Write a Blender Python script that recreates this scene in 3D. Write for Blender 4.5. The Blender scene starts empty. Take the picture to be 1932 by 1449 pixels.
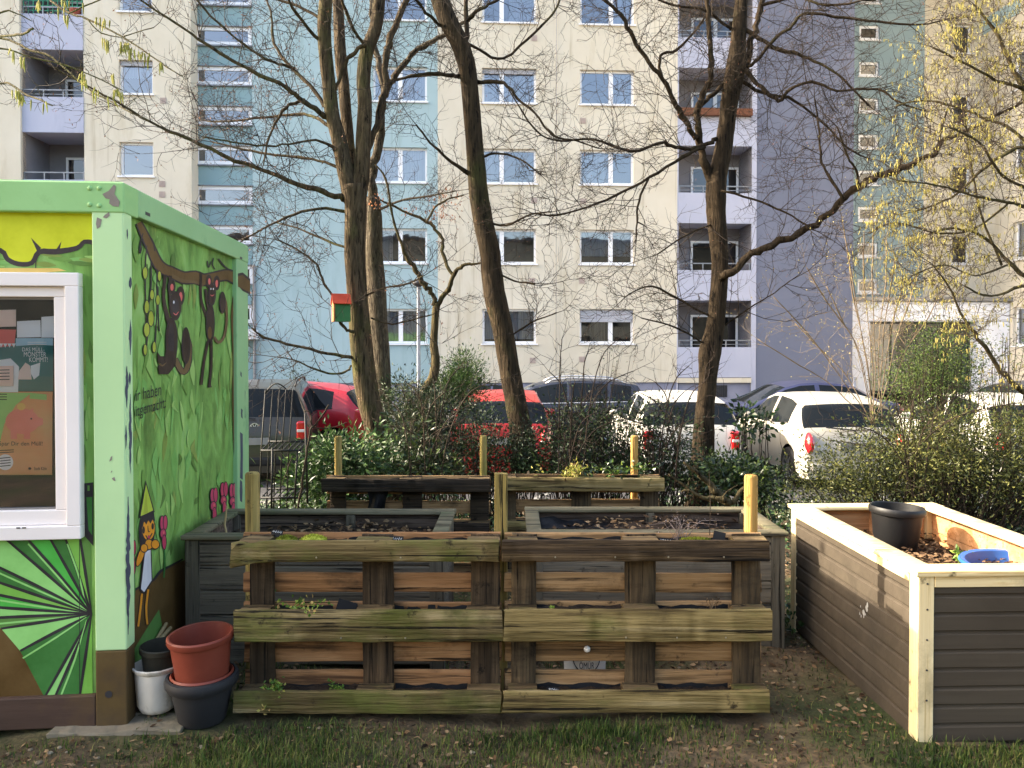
import bpy, math, random
import numpy as np
from mathutils import Vector, Matrix

SC = bpy.context.scene
COL = SC.collection
R = math.radians
# ------------------------------------------------------------------ camera
FPX, CX, CY = 1450.0, 966.0, 672.8
PITCH = R(0.9)
CAMZ = 1.72
cam_d = bpy.data.cameras.new('camera'); cam = bpy.data.objects.new('camera', cam_d); COL.objects.link(cam)
cam.location = (0, 0, CAMZ); cam.rotation_euler = (R(90) - PITCH, 0, 0)
cam_d.sensor_width = 36; cam_d.lens = FPX / 1932 * 36; cam_d.shift_y = -(724.5 - CY) / 1932
cam_d.clip_start = .05; cam_d.clip_end = 600
SC.camera = cam
CT, ST = math.cos(PITCH), math.sin(PITCH)

def ray(px, py):
    u = (px - CX) / FPX; v = (CY - py) / FPX
    return Vector((u, CT + v * ST, -ST + v * CT))

def P(px, py, Y):
    """a point measured off the photograph, at real distance Y in front of the camera"""
    d = ray(px, py)
    return Vector((0, 0, CAMZ)) + d * (Y / d.y)

def hit(px, py, pt, n):
    d = ray(px, py); o = Vector((0, 0, CAMZ))
    return o + d * ((pt - o).dot(n) / d.dot(n))

# ------------------------------------------------------------------ colour and materials
def c(r, g, b):
    def f(x):
        x /= 255
        return x / 12.92 if x <= .04045 else ((x + .055) / 1.055) ** 2.4
    return (f(r), f(g), f(b), 1)

def mul(col, k):
    return (col[0] * k, col[1] * k, col[2] * k, 1)

MATS = {}
def M(name, cols, scale=4, rough=.75, bump=0., bscale=None, stretch=(1, 1, 1), island=False, spec=.3, coat=0., metal=0., detail=6, trans=0., stain=None, distort=0., lo=.3, hi=.7):
    """procedural material: noise through a colour ramp, optional per-island variation, stains and bump"""
    m = bpy.data.materials.new(name); m.use_nodes = True; MATS[name] = m
    nt = m.node_tree; N = nt.nodes; L = nt.links
    b = N['Principled BSDF']
    b.inputs['Roughness'].default_value = rough
    b.inputs['Specular IOR Level'].default_value = spec
    b.inputs['Coat Weight'].default_value = coat
    b.inputs['Coat Roughness'].default_value = .06
    b.inputs['Metallic'].default_value = metal
    tc = N.new('ShaderNodeTexCoord'); oi = N.new('ShaderNodeObjectInfo')
    cm = N.new('ShaderNodeMath'); cm.operation = 'MULTIPLY'; cm.inputs[1].default_value = 37.
    L.new(oi.outputs['Random'], cm.inputs[0])
    va = N.new('ShaderNodeVectorMath'); va.operation = 'ADD'
    L.new(tc.outputs['Object'], va.inputs[0]); L.new(cm.outputs[0], va.inputs[1])
    mp = N.new('ShaderNodeMapping'); mp.inputs['Scale'].default_value = stretch
    L.new(va.outputs[0], mp.inputs[0])
    nz = N.new('ShaderNodeTexNoise'); nz.inputs['Scale'].default_value = scale; nz.inputs['Detail'].default_value = detail
    nz.inputs['Roughness'].default_value = .62; nz.inputs['Distortion'].default_value = distort
    L.new(mp.outputs[0], nz.inputs['Vector'])
    rp = N.new('ShaderNodeValToRGB')
    e = rp.color_ramp.elements
    n = len(cols)
    e[0].position = lo if n > 1 else 0; e[0].color = cols[0]
    e[1].position = hi if n > 1 else 1; e[1].color = cols[-1]
    for i in range(1, n - 1):
        k = e.new(lo + (hi - lo) * i / (n - 1)); k.color = cols[i]
    if island:
        g = N.new('ShaderNodeNewGeometry')
        mr = N.new('ShaderNodeMapRange'); mr.inputs['To Min'].default_value = -.26; mr.inputs['To Max'].default_value = .26
        L.new(g.outputs['Random Per Island'], mr.inputs['Value'])
        ad = N.new('ShaderNodeMath'); ad.operation = 'ADD'
        L.new(nz.outputs['Fac'], ad.inputs[0]); L.new(mr.outputs[0], ad.inputs[1]); L.new(ad.outputs[0], rp.inputs[0])
    else:
        L.new(nz.outputs['Fac'], rp.inputs[0])
    out = rp.outputs[0]
    for si, (scol, sscale, slo, shi, sst) in enumerate(stain if isinstance(stain, list) else ([stain] if stain else [])):
        m2 = N.new('ShaderNodeMapping'); m2.inputs['Scale'].default_value = sst; m2.inputs['Location'].default_value = (3.1 + si * 5.3, 7.7, 1.3)
        L.new(va.outputs[0], m2.inputs[0])
        n2 = N.new('ShaderNodeTexNoise'); n2.inputs['Scale'].default_value = sscale; n2.inputs['Detail'].default_value = 7
        n2.inputs['Roughness'].default_value = .65
        L.new(m2.outputs[0], n2.inputs['Vector'])
        r2 = N.new('ShaderNodeMapRange'); r2.inputs['From Min'].default_value = slo; r2.inputs['From Max'].default_value = shi
        L.new(n2.outputs['Fac'], r2.inputs['Value'])
        mx = N.new('ShaderNodeMix'); mx.data_type = 'RGBA'
        L.new(r2.outputs[0], mx.inputs['Factor']); L.new(out, mx.inputs['A']); mx.inputs['B'].default_value = scol
        out = mx.outputs['Result']
    L.new(out, b.inputs['Base Color'])
    if bump:
        nb = N.new('ShaderNodeTexNoise'); nb.inputs['Scale'].default_value = bscale or scale * 6; nb.inputs['Detail'].default_value = 5
        L.new(mp.outputs[0], nb.inputs['Vector'])
        bp = N.new('ShaderNodeBump'); bp.inputs['Strength'].default_value = bump; bp.inputs['Distance'].default_value = .02
        L.new(nb.outputs['Fac'], bp.inputs['Height']); L.new(bp.outputs[0], b.inputs['Normal'])
    if trans:
        tr = N.new('ShaderNodeBsdfTranslucent'); L.new(out, tr.inputs[0])
        ms = N.new('ShaderNodeMixShader'); ms.inputs[0].default_value = trans
        L.new(b.outputs[0], ms.inputs[1]); L.new(tr.outputs[0], ms.inputs[2])
        L.new(ms.outputs[0], N['Material Output'].inputs[0])
    return m

def glass(name, tint, refl=.35, clear=.5, rough=.02):
    """window glass: part mirror, part see-through, part tint"""
    m = bpy.data.materials.new(name); m.use_nodes = True; MATS[name] = m
    nt = m.node_tree; N = nt.nodes; L = nt.links
    N.remove(N['Principled BSDF'])
    tr = N.new('ShaderNodeBsdfTransparent'); tr.inputs[0].default_value = tint
    gl = N.new('ShaderNodeBsdfGlossy'); gl.inputs['Roughness'].default_value = rough; gl.inputs[0].default_value = (.85, .9, 1, 1)
    tc = N.new('ShaderNodeTexCoord'); nz = N.new('ShaderNodeTexNoise'); nz.inputs['Scale'].default_value = 1.3
    L.new(tc.outputs['Object'], nz.inputs['Vector'])
    bp = N.new('ShaderNodeBump'); bp.inputs['Strength'].default_value = .06; bp.inputs['Distance'].default_value = .05
    L.new(nz.outputs['Fac'], bp.inputs['Height']); L.new(bp.outputs[0], gl.inputs['Normal'])
    lw = N.new('ShaderNodeFresnel'); lw.inputs[0].default_value = 1.5
    mr = N.new('ShaderNodeMapRange'); mr.inputs['To Min'].default_value = refl; mr.inputs['To Max'].default_value = 1
    L.new(lw.outputs[0], mr.inputs['Value'])
    ms = N.new('ShaderNodeMixShader'); L.new(mr.outputs[0], ms.inputs[0]); L.new(tr.outputs[0], ms.inputs[1]); L.new(gl.outputs[0], ms.inputs[2])
    L.new(ms.outputs[0], N['Material Output'].inputs[0])
    return m

# ------------------------------------------------------------------ mesh collecting
class MB:
    def __init__(s): s.v = []; s.f = []; s.m = []
    def add(s, vs, fs, mi=0):
        o = len(s.v); s.v.extend([tuple(p) for p in vs])
        for q in fs: s.f.append(tuple(o + i for i in q)); s.m.append(mi)
    def box(s, x0, x1, y0, y1, z0, z1, mi=0):
        s.add([(x0, y0, z0), (x1, y0, z0), (x1, y1, z0), (x0, y1, z0), (x0, y0, z1), (x1, y0, z1), (x1, y1, z1), (x0, y1, z1)],
              [(0, 3, 2, 1), (4, 5, 6, 7), (0, 1, 5, 4), (1, 2, 6, 5), (2, 3, 7, 6), (3, 0, 4, 7)], mi)
    def quad(s, a, b, c_, d, mi=0): s.add([a, b, c_, d], [(0, 1, 2, 3)], mi)
    def tube(s, pts, rads, n=6, mi=0, cap=True):
        pts = [Vector(p) for p in pts]; k = len(pts)
        if isinstance(rads, (int, float)): rads = [rads] * k
        t0 = (pts[1] - pts[0]).normalized()
        a = t0.orthogonal().normalized()
        vs = []
        for i in range(k):
            t = (pts[min(i + 1, k - 1)] - pts[max(i - 1, 0)])
            if t.length < 1e-9: t = t0
            t = t.normalized()
            a = (a - t * a.dot(t))
            if a.length < 1e-6: a = t.orthogonal()
            a.normalize(); b = t.cross(a)
            for j in range(n):
                w = 2 * math.pi * j / n
                vs.append(pts[i] + (a * math.cos(w) + b * math.sin(w)) * rads[i])
        fs = []
        for i in range(k - 1):
            for j in range(n):
                j2 = (j + 1) % n
                fs.append((i * n + j, i * n + j2, (i + 1) * n + j2, (i + 1) * n + j))
        if cap:
            fs.append(tuple(range(n - 1, -1, -1))); fs.append(tuple((k - 1) * n + j for j in range(n)))
        s.add(vs, fs, mi)
    def lathe(s, prof, n=32, ctr=(0, 0, 0), mi=0, axis='z', arc=2 * math.pi):
        vs = []; k = len(prof)
        for r, z in prof:
            for j in range(n):
                w = arc * j / n
                x, y = r * math.cos(w), r * math.sin(w)
                p = (x, y, z) if axis == 'z' else ((x, z, y) if axis == 'y' else (z, x, y))
                vs.append((p[0] + ctr[0], p[1] + ctr[1], p[2] + ctr[2]))
        fs = []
        for i in range(k - 1):
            for j in range(n):
                j2 = (j + 1) % n
                q = (i * n + j, i * n + j2, (i + 1) * n + j2, (i + 1) * n + j)
                fs.append(q if axis != 'y' else q[::-1])
        s.add(vs, fs, mi)
    def plank(s, p0, p1, w, t, up, mi=0, seg=10, jit=.002, ch=.004, rng=random, ends=.004):
        """a sawn board from p0 to p1, w wide along `up`, t thick, chamfered and slightly uneven"""
        p0 = Vector(p0); p1 = Vector(p1); d = (p1 - p0).normalized(); up = Vector(up); up = (up - d * up.dot(d)).normalized(); q = d.cross(up)
        hw, ht = w / 2, t / 2
        cs = [(-hw + ch, -ht), (hw - ch, -ht), (hw, -ht + ch), (hw, ht - ch), (hw - ch, ht), (-hw + ch, ht), (-hw, ht - ch), (-hw, -ht + ch)]
        vs = []; o1 = [rng.uniform(-1, 1) for _ in range(8)]
        for i in range(seg + 1):
            f = i / seg
            o1 = [.72 * a + rng.uniform(-1, 1) * .55 for a in o1]
            for j, (a, b) in enumerate(cs):
                e = rng.uniform(-ends, ends) if i in (0, seg) else 0
                vs.append(p0.lerp(p1, f) + up * (a + o1[j] * jit) + q * (b + o1[(j + 3) % 8] * jit * .7) + d * e)
        fs = []
        for i in range(seg):
            for j in range(8):
                j2 = (j + 1) % 8
                fs.append((i * 8 + j, i * 8 + j2, (i + 1) * 8 + j2, (i + 1) * 8 + j))
        fs.append(tuple(range(7, -1, -1))); fs.append(tuple(seg * 8 + j for j in range(8)))
        s.add(vs, fs, mi)
    def leaf(s, p, d, n, L, W, mi=0, fold=.2):
        d = d.normalized(); sd = d.cross(n)
        if sd.length < 1e-5: sd = d.orthogonal()
        sd.normalize(); nn = sd.cross(d)
        m = p + d * (L * .5)
        s.add([p, m + sd * (W / 2) + nn * (W * fold), p + d * L, m - sd * (W / 2) + nn * (W * fold)], [(0, 1, 2), (0, 2, 3)], mi)
    def build(s, name, mats, parent=None, loc=None, smooth=False, bevel=0, auto=None):
        me = bpy.data.meshes.new(name)
        base = Vector(loc) if loc is not None else None
        vs = s.v if base is None else [(x - base.x, y - base.y, z - base.z) for x, y, z in s.v]
        me.from_pydata(vs, [], s.f); me.update()
        if not isinstance(mats, (list, tuple)): mats = [mats]
        for m in mats: me.materials.append(MATS[m] if isinstance(m, str) else m)
        if len(mats) > 1: me.polygons.foreach_set('material_index', s.m)
        if smooth or auto is not None: me.polygons.foreach_set('use_smooth', [True] * len(me.polygons))
        if auto is not None:
            try: me.set_sharp_from_angle(angle=R(auto))
            except Exception: pass
        o = bpy.data.objects.new(name, me); COL.objects.link(o)
        if parent is not None: o.parent = parent
        elif base is not None: o.location = base
        if bevel:
            md = o.modifiers.new('bevel', 'BEVEL'); md.width = bevel; md.segments = 2; md.limit_method = 'ANGLE'; md.angle_limit = R(40)
        return o

def tag(o, label=None, cat=None, group=None, kind=None):
    if label: o['label'] = label
    if cat: o['category'] = cat
    if group: o['group'] = group
    if kind: o['kind'] = kind
    return o

def thing(name, loc, label, cat, group=None, rz=0):
    o = bpy.data.objects.new(name, None); COL.objects.link(o)
    o.location = loc; o.rotation_euler = (0, 0, rz); o.empty_display_size = .1
    return tag(o, label, cat, group)

def copy_tree(o, label, parent=None):
    n = o.copy(); COL.objects.link(n)
    if parent is not None: n.parent = parent
    if label: n['label'] = label
    for ch in list(o.children): copy_tree(ch, None, n)
    return n

_txt = {}
def text_geo(body):
    """lettering as flat outlines: vertices scaled so that x runs 0..aspect and y 0..1"""
    if body in _txt: return _txt[body]
    cu = bpy.data.curves.new('lettering', 'FONT'); cu.body = body; cu.resolution_u = 3
    o = bpy.data.objects.new('lettering', cu); COL.objects.link(o)
    dg = bpy.context.evaluated_depsgraph_get(); me = bpy.data.meshes.new_from_object(o.evaluated_get(dg))
    vs = [v.co.copy() for v in me.vertices]; fs = [tuple(p.vertices) for p in me.polygons]
    bpy.data.objects.remove(o); bpy.data.curves.remove(cu); bpy.data.meshes.remove(me)
    x0 = min(v.x for v in vs); x1 = max(v.x for v in vs); y0 = min(v.y for v in vs); y1 = max(v.y for v in vs)
    vs = [((v.x - x0) / (x1 - x0), (v.y - y0) / (y1 - y0)) for v in vs]
    _txt[body] = (vs, fs, (x1 - x0) / (y1 - y0))
    return _txt[body]
def put_text(mb, body, tl, tr, br, bl, mi=0):
    """lettering stretched over the quadrilateral tl, tr, br, bl (3-D points)"""
    vs, fs, _ = text_geo(body)
    tl, tr, br, bl = map(Vector, (tl, tr, br, bl))
    mb.add([bl.lerp(br, a).lerp(tl.lerp(tr, a), b) for a, b in vs], fs, mi)

# ------------------------------------------------------------------ light
SUN_EL, SUN_AZ = R(29), R(6)            # azimuth: from -X (photo left) towards +Y
to_sun = Vector((-math.cos(SUN_AZ) * math.cos(SUN_EL), math.sin(SUN_AZ) * math.cos(SUN_EL), math.sin(SUN_EL)))
sd = bpy.data.lights.new('sun', 'SUN'); sd.energy = 3.0; sd.angle = R(.53); sd.color = (1, .93, .82)
so = bpy.data.objects.new('sun', sd); COL.objects.link(so); so.rotation_euler = to_sun.to_track_quat('Z', 'Y').to_euler(); so.location = to_sun * 60
w = bpy.data.worlds.new('World'); SC.world = w; w.use_nodes = True
sky = w.node_tree.nodes.new('ShaderNodeTexSky'); sky.sky_type = 'NISHITA'; sky.sun_disc = False
sky.sun_elevation = SUN_EL; sky.sun_rotation = math.atan2(to_sun.x, to_sun.y); sky.altitude = 60; sky.dust_density = 4.0; sky.air_density = 1.0; sky.ozone_density = 1.0
w.node_tree.links.new(sky.outputs[0], w.node_tree.nodes['Background'].inputs[0])
w.node_tree.nodes['Background'].inputs[1].default_value = .15
SC.view_settings.view_transform = 'Standard'; SC.view_settings.look = 'None'
SC.view_settings.exposure = 2.32; SC.view_settings.gamma = 1
SC.view_settings.use_white_balance = True; SC.view_settings.white_balance_temperature = 7200; SC.view_settings.white_balance_tint = 10
# ================================================================== the apartment building
M('render_cream', [c(206, 197, 179), c(214, 206, 189), c(220, 213, 198)], .5, .9, .25, 60, stain=[(c(184, 171, 144), .8, .54, .8, (1.5, 1.5, .35)), (c(178, 166, 142), 1.8, .6, .76, (2.6, 2.6, .1))])
M('render_teal', [c(158, 182, 187), c(164, 188, 193), c(170, 193, 199)], .4, .9, .2, 60, stain=[(c(140, 166, 168), .7, .55, .8, (1.5, 1.5, .3)), (c(146, 168, 168), 1.6, .6, .75, (2.5, 2.5, .12))])
M('render_teal_dark', [c(134, 164, 170), c(141, 170, 177)], .6, .9, .2, 60, stain=(c(124, 148, 150), .7, .58, .8, (1.5, 1.5, .3)))
M('render_lavender', [c(174, 178, 198), c(182, 186, 205)], .6, .9, .2, 60, stain=(c(158, 162, 184), .8, .56, .8, (1.5, 1.5, .4)))
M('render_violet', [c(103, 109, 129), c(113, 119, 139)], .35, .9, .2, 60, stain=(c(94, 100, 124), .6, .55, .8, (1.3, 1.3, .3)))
M('render_plinth', [c(128, 130, 150), c(145, 148, 168)], 1.2, .9, .2)
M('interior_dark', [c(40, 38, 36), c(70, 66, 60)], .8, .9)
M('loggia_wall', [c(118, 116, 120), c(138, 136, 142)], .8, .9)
M('white_frame', [c(232, 233, 238), c(240, 241, 245)], 2, .35, spec=.5)
M('curtain_white', [c(180, 186, 196), c(226, 230, 236)], 3, .9, stretch=(9, 1, .25), trans=.3)
M('curtain_warm', [c(120, 100, 84), c(196, 182, 160)], 2, .9, stretch=(7, 1, .3), trans=.3)
M('shutter_grey', [c(176, 178, 188), c(190, 192, 200)], 3, .6)
M('dark_metal', [c(44, 44, 48), c(58, 58, 62)], 4, .5, spec=.5)
M('grey_metal', [c(120, 124, 130), c(150, 152, 158)], 4, .45, metal=.6)
M('vent_pink', [c(176, 158, 150), c(196, 180, 170)], 8, .8)
M('brown_wood_box', [c(96, 62, 46), c(128, 84, 64)], 5, .8, stretch=(1, 1, 6))
M('portal_white', [c(240, 242, 252), c(246, 248, 254)], .8, .8, stain=(c(214, 214, 218), 1.1, .55, .8, (2, 2, .4)))
glass('window_glass', (.74, .77, .8, 1), .22)
glass('window_glass_dim', (.5, .52, .55, 1), .05)
glass('door_glass', (.06, .06, .07, 1), .06)

BA = R(3.0)
BROOT = thing('apartment_building', (-.11, 26.7, 0), 'tall cream and pale blue apartment block filling the background behind the parked cars', 'building', rz=BA)
BX = Vector((math.cos(BA), math.sin(BA), 0)); BY = Vector((-math.sin(BA), math.cos(BA), 0)); BO = Vector((-.11, 26.7, 0))
def bl(px, py, yo=0.):
    h = hit(px, py, BO + BY * yo, BY) - BO
    return h.dot(BX), h.z
def bx(px, yo=0., py=400): return bl(px, py, yo)[0]
def bz(py, yo=0., px=960): return bl(px, py, yo)[1]
GZ = -.6

def wall_holes(name, x0, x1, z0, z1, y, holes, mat, depth=.2, T=None, rmat=None):
    """a rendered wall with window openings and their reveals"""
    xs = sorted({x0, x1, *[h[0] for h in holes], *[h[1] for h in holes]}); xs = [x for x in xs if x0 <= x <= x1]
    zs = sorted({z0, z1, *[h[2] for h in holes], *[h[3] for h in holes]}); zs = [z for z in zs if z0 <= z <= z1]
    mb = MB()
    for i in range(len(xs) - 1):
        for j in range(len(zs) - 1):
            cx, cz = (xs[i] + xs[i + 1]) / 2, (zs[j] + zs[j + 1]) / 2
            if any(h[0] < cx < h[1] and h[2] < cz < h[3] for h in holes): continue
            mb.quad((xs[i], y, zs[j]), (xs[i + 1], y, zs[j]), (xs[i + 1], y, zs[j + 1]), (xs[i], y, zs[j + 1]))
    for a, b, q, r in holes:
        d = y + depth
        mb.quad((a, y, q), (a, d, q), (a, d, r), (a, y, r)); mb.quad((b, d, q), (b, y, q), (b, y, r), (b, d, r))
        mb.quad((a, d, r), (b, d, r), (b, y, r), (a, y, r)); mb.quad((a, y, q), (b, y, q), (b, d, q), (a, d, q))
    if T: mb.v = [T(*p) for p in mb.v]
    return mb.build(name, mat, BROOT)

wrng = random.Random(5)
def window(x0, x1, z0, z1, y, splits=(), T=None, curtain=None, shutter=0, sill=True, fw=.075, name='window', rec=.13, lab=None, pane='window_glass'):
    """white framed window: frame (part) > pane, sill, curtain, roller shutter"""
    yf = y + rec
    f = MB()
    f.box(x0, x1, yf, yf + .06, z0, z0 + fw); f.box(x0, x1, yf, yf + .06, z1 - fw, z1)
    f.box(x0, x0 + fw, yf, yf + .06, z0 + fw, z1 - fw); f.box(x1 - fw, x1, yf, yf + .06, z0 + fw, z1 - fw)
    xs = [x0 + fw, *[x0 + (x1 - x0) * s for s in splits], x1 - fw]
    for s in xs[1:-1]: f.box(s - .075, s + .075, yf - .012, yf + .06, z0 + fw, z1 - fw)
    g = MB()
    for i in range(len(xs) - 1):
        a = xs[i] + (.075 if i else 0); b = xs[i + 1] - (.075 if i < len(xs) - 2 else 0)
        g.quad((a, yf + .035, z0 + fw), (b, yf + .035, z0 + fw), (b, yf + .035, z1 - fw), (a, yf + .035, z1 - fw))
    parts = [(g, 'pane', pane)]
    if sill:
        s = MB(); s.box(x0 - .05, x1 + .05, y - .07, yf - .002, z0 - .055, z0 - .004); parts.append((s, 'sill', 'white_frame'))
    if curtain:
        q = MB(); n = 40
        cx0, cx1 = (x0 + .03, x1 - .03)
        if curtain[1] is not None: cx0, cx1 = x0 + (x1 - x0) * curtain[1][0], x0 + (x1 - x0) * curtain[1][1]
        zt = z1 - .03; zb = z0 + .05 + (curtain[2] if len(curtain) > 2 else 0)
        vs = []
        for i in range(n + 1):
            xx = cx0 + (cx1 - cx0) * i / n; yy = yf + .16 + .035 * math.sin(i * 1.9) + wrng.uniform(-.008, .008)
            vs += [(xx, yy, zb), (xx, yy, zt)]
        q.add(vs, [(2 * i, 2 * i + 2, 2 * i + 3, 2 * i + 1) for i in range(n)]); parts.append((q, 'curtain', curtain[0]))
    if shutter:
        s = MB(); zz = z1 - .01; h = .055
        while zz > z1 - shutter:
            s.add([(x0 + .02, yf - .03, zz), (x1 - .02, yf - .03, zz), (x1 - .02, yf - .05, zz - h * .5), (x0 + .02, yf - .05, zz - h * .5), (x1 - .02, yf - .03, zz - h), (x0 + .02, yf - .03, zz - h)],
                  [(0, 3, 2, 1), (3, 5, 4, 2)]); zz -= h
        parts.append((s, 'roller_shutter', 'shutter_grey'))
    if T:
        for m_ in [f] + [p[0] for p in parts]: m_.v = [T(*p) for p in m_.v]
    o = f.build(name, 'white_frame', BROOT)
    for m_, nm, mt in parts: m_.build(nm, mt, o)
    if lab: o['label'] = lab
    return o

TOP = 19.5
# ---- solid core, coloured dark to stand for unlit rooms, and roof
k = MB(); k.box(-30, bx(1610), 1.42, 15, GZ, TOP); k.build('dark_backing', 'interior_dark', BROOT)
k = MB(); k.box(-30.2, bx(1610) + .2, -.3, 15.2, TOP, TOP + .35); k.build('roof', 'grey_metal', BROOT)

# ---- middle cream section and teal section, windows in a grid
sp = (bz(42) - bz(648)) / 4; zb0 = bz(648); hh = bz(583) - zb0
rows = [zb0 + sp * i for i in range(7)]
cols_ = {'t': (bx(704), bx(806)), 'a': (bx(910), bx(1012)), 'b': (bx(1094), bx(1196))}
xm = bx(826); x_r = bx(1278); x_s = bx(477); x_l = bx(364)
tz0 = bz(722)
holesC = [(*cols_[q], z, z + hh) for q in 'ab' for z in rows]
wall_holes('wall', xm, x_r, tz0, TOP, 0, holesC, 'render_cream')
holesT = [(*cols_['t'], z, z + hh) for z in rows]
wall_holes('wall', x_s, xm, tz0, TOP, 0, holesT, 'render_teal')
cur = {('b', 5): ('curtain_warm', (0, .4)), ('a', 5): ('curtain_white', (0, .36)), ('t', 0): ('curtain_white', None), ('t', 1): ('curtain_white', (.0, .35)), ('t', 2): ('curtain_white', None), ('t', 3): ('curtain_white', None), ('t', 4): ('curtain_white', (.0, .5)),
       ('a', 0): ('curtain_white', None, .1), ('a', 2): ('curtain_white', (0, .3)), ('a', 3): ('curtain_white', None), ('a', 1): ('curtain_white', (.0, .34)), ('a', 4): ('curtain_white', (.5, 1.)), ('b', 2): ('curtain_white', (0., .5)), ('b', 4): ('curtain_white', (.6, 1.)),
       ('b', 0): ('curtain_warm', (0, .5)), ('b', 1): ('curtain_white', None, .25), ('b', 3): ('curtain_white', (.55, .99))}
for q in 'tab':
    for i, z in enumerate(rows):
        window(*cols_[q], z, z + hh, 0, (.36 if q == 'a' else .58,) if q != 't' else (.5,), curtain=cur.get((q, i)),
               shutter=.4 if (q, i) == ('b', 0) else (.16 if (q, i) == ('a', 3) else 0))
# stair windows
zs0 = bz(460, 0, 420); ssp = (bz(160, 0, 420) - bz(460, 0, 420)) / 4; sh = bz(426, 0, 420) - zs0
sx0, sx1 = bx(368), bx(476)
srows = [zs0 + ssp * i for i in range(-2, 9)]
wall_holes('wall', x_l, x_s, tz0, TOP, .03, [(sx0, sx1, z, z + sh) for z in srows], 'render_teal_dark')
for z in srows: window(sx0, sx1, z, z + sh, .03, (), sill=False, fw=.12, rec=.0)
k = MB()
for z in srows: k.box(sx0 - .03, sx1 + .05, -.05, .028, z + sh + .006, z + sh + .03); k.box(sx0 - .03, sx1 + .05, -.06, .028, z - .05, z - .006)
k.build('window_ledge', 'grey_metal', BROOT)
# left cream block, standing forward
yl = -.6
lx0, lx1 = bx(160, yl), bx(362, yl)
lw = (bx(226, yl), bx(290, yl))
lz = bz(332, yl, 260); lsp = bz(177, yl, 260) - lz; lh = bz(268, yl, 260) - lz
lrows = [lz + lsp * i for i in range(-2, 4)]
wall_holes('wall', lx0, lx1, GZ, TOP, yl, [(*lw, z, z + lh) for z in lrows], 'render_cream', depth=.2)
for i, z in enumerate(lrows): window(*lw, z, z + lh, yl, (), curtain=('curtain_white', None, .55) if i == 3 else None, rec=.14, shutter=.14 if i == 3 else 0)
k = MB(); k.quad((lx1, yl, GZ), (lx1, .05, GZ), (lx1, .05, TOP), (lx1, yl, TOP)); k.build('wall', 'render_cream', BROOT)

def loggia(px0, px1, y, zr, lo, hi, side, deep=1.25, par='render_lavender', planter=None, opts={}):
    """column of recessed balconies: zr = list of (z parapet bottom, z parapet top); opening above each parapet"""
    a, b = px0, px1
    k = MB()
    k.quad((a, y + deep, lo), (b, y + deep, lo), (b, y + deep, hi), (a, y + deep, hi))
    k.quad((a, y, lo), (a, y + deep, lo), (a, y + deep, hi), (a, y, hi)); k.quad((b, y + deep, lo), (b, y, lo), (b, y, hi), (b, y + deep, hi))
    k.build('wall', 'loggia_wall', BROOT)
    for i, (z0, z1) in enumerate(zr):
        f = MB(); f.box(a + .003, b - .003, y - .02, y + .12, z0, z1); f.box(a + .003, b - .003, y + .12, y + deep - .003, z0, z0 + .18)
        o = f.build('balcony', par, BROOT)
        r = MB(); zt = z1 + .22
        r.box(a + .004, b - .004, y + .02, y + .06, zt, zt + .04)
        for t in (.02, .34, .66, .98): xx = a + (b - a) * t; r.box(xx - .02, xx + .02, y + .022, y + .058, z1, zt)
        if i % 2 == 0: r.box(a + .004, b - .004, y + .03, y + .05, z1 + .09, z1 + .11)
        r.build('railing', 'grey_metal', o)
        # door and window in the back wall
        d = MB(); yb = y + deep
        dx0, dx1 = a + (b - a) * .3, a + (b - a) * .98; zd = z0 + .2; zh = zd + 2.05
        for q0, q1, r0, r1 in ((dx0, dx0 + .08, zd, zh), (dx1 - .08, dx1, zd, zh), ((dx0 + dx1) / 2 - .07, (dx0 + dx1) / 2 + .07, zd, zh)):
            d.box(q0, q1, yb - .06, yb - .004, r0, r1)
        d.box(dx0 + .08, (dx0 + dx1) / 2 - .07, yb - .06, yb - .004, zh - .08, zh); d.box((dx0 + dx1) / 2 + .07, dx1 - .08, yb - .06, yb - .004, zh - .08, zh)
        d.box((dx0 + dx1) / 2 + .07, dx1 - .08, yb - .06, yb - .004, zd, zd + .75)
        do = d.build('balcony_door', 'white_frame', o)
        g = MB(); g.quad((dx0 + .07, yb - .03, zd), (dx1 - .07, yb - .03, zd), (dx1 - .07, yb - .03, zh - .05), (dx0 + .07, yb - .03, zh - .05))
        g.build('balcony_pane', 'door_glass', o)
        if planter and i in planter:
            p = MB(); p.box(a - .03, b - .05, y - .22, y - .022, z1 - .04, z1 + .2); p.build('planter_box', 'brown_wood_box', o)
# right balconies
ra, rb = bx(1280), bx(1418)
zr = []
pz0, pz1 = bz(712, 0, 1350), bz(655, 0, 1350)
s2 = (bz(218, 0, 1350) - bz(655, 0, 1350)) / 3
ph = pz1 - pz0
for i in range(7): zr.append((pz0 + s2 * i, pz0 + s2 * i + ph))
loggia(ra, rb, 0, zr, GZ, TOP, 1, planter=(3,))
k = MB(); k.box(rb, bx(1427), -.02, 1.3, GZ, TOP); k.box(ra - .04, ra, -.004, 1.3, GZ, TOP); k.build('wall', 'render_lavender', BROOT)
k = MB(); k.quad((bx(1427), 0, GZ), (bx(1610), 0, GZ), (bx(1610), 0, TOP), (bx(1427), 0, TOP)); k.quad((bx(1610), 0, GZ), (bx(1610), 15, GZ), (bx(1610), 15, TOP), (bx(1610), 0, TOP)); k.build('wall', 'render_violet', BROOT)
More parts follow.
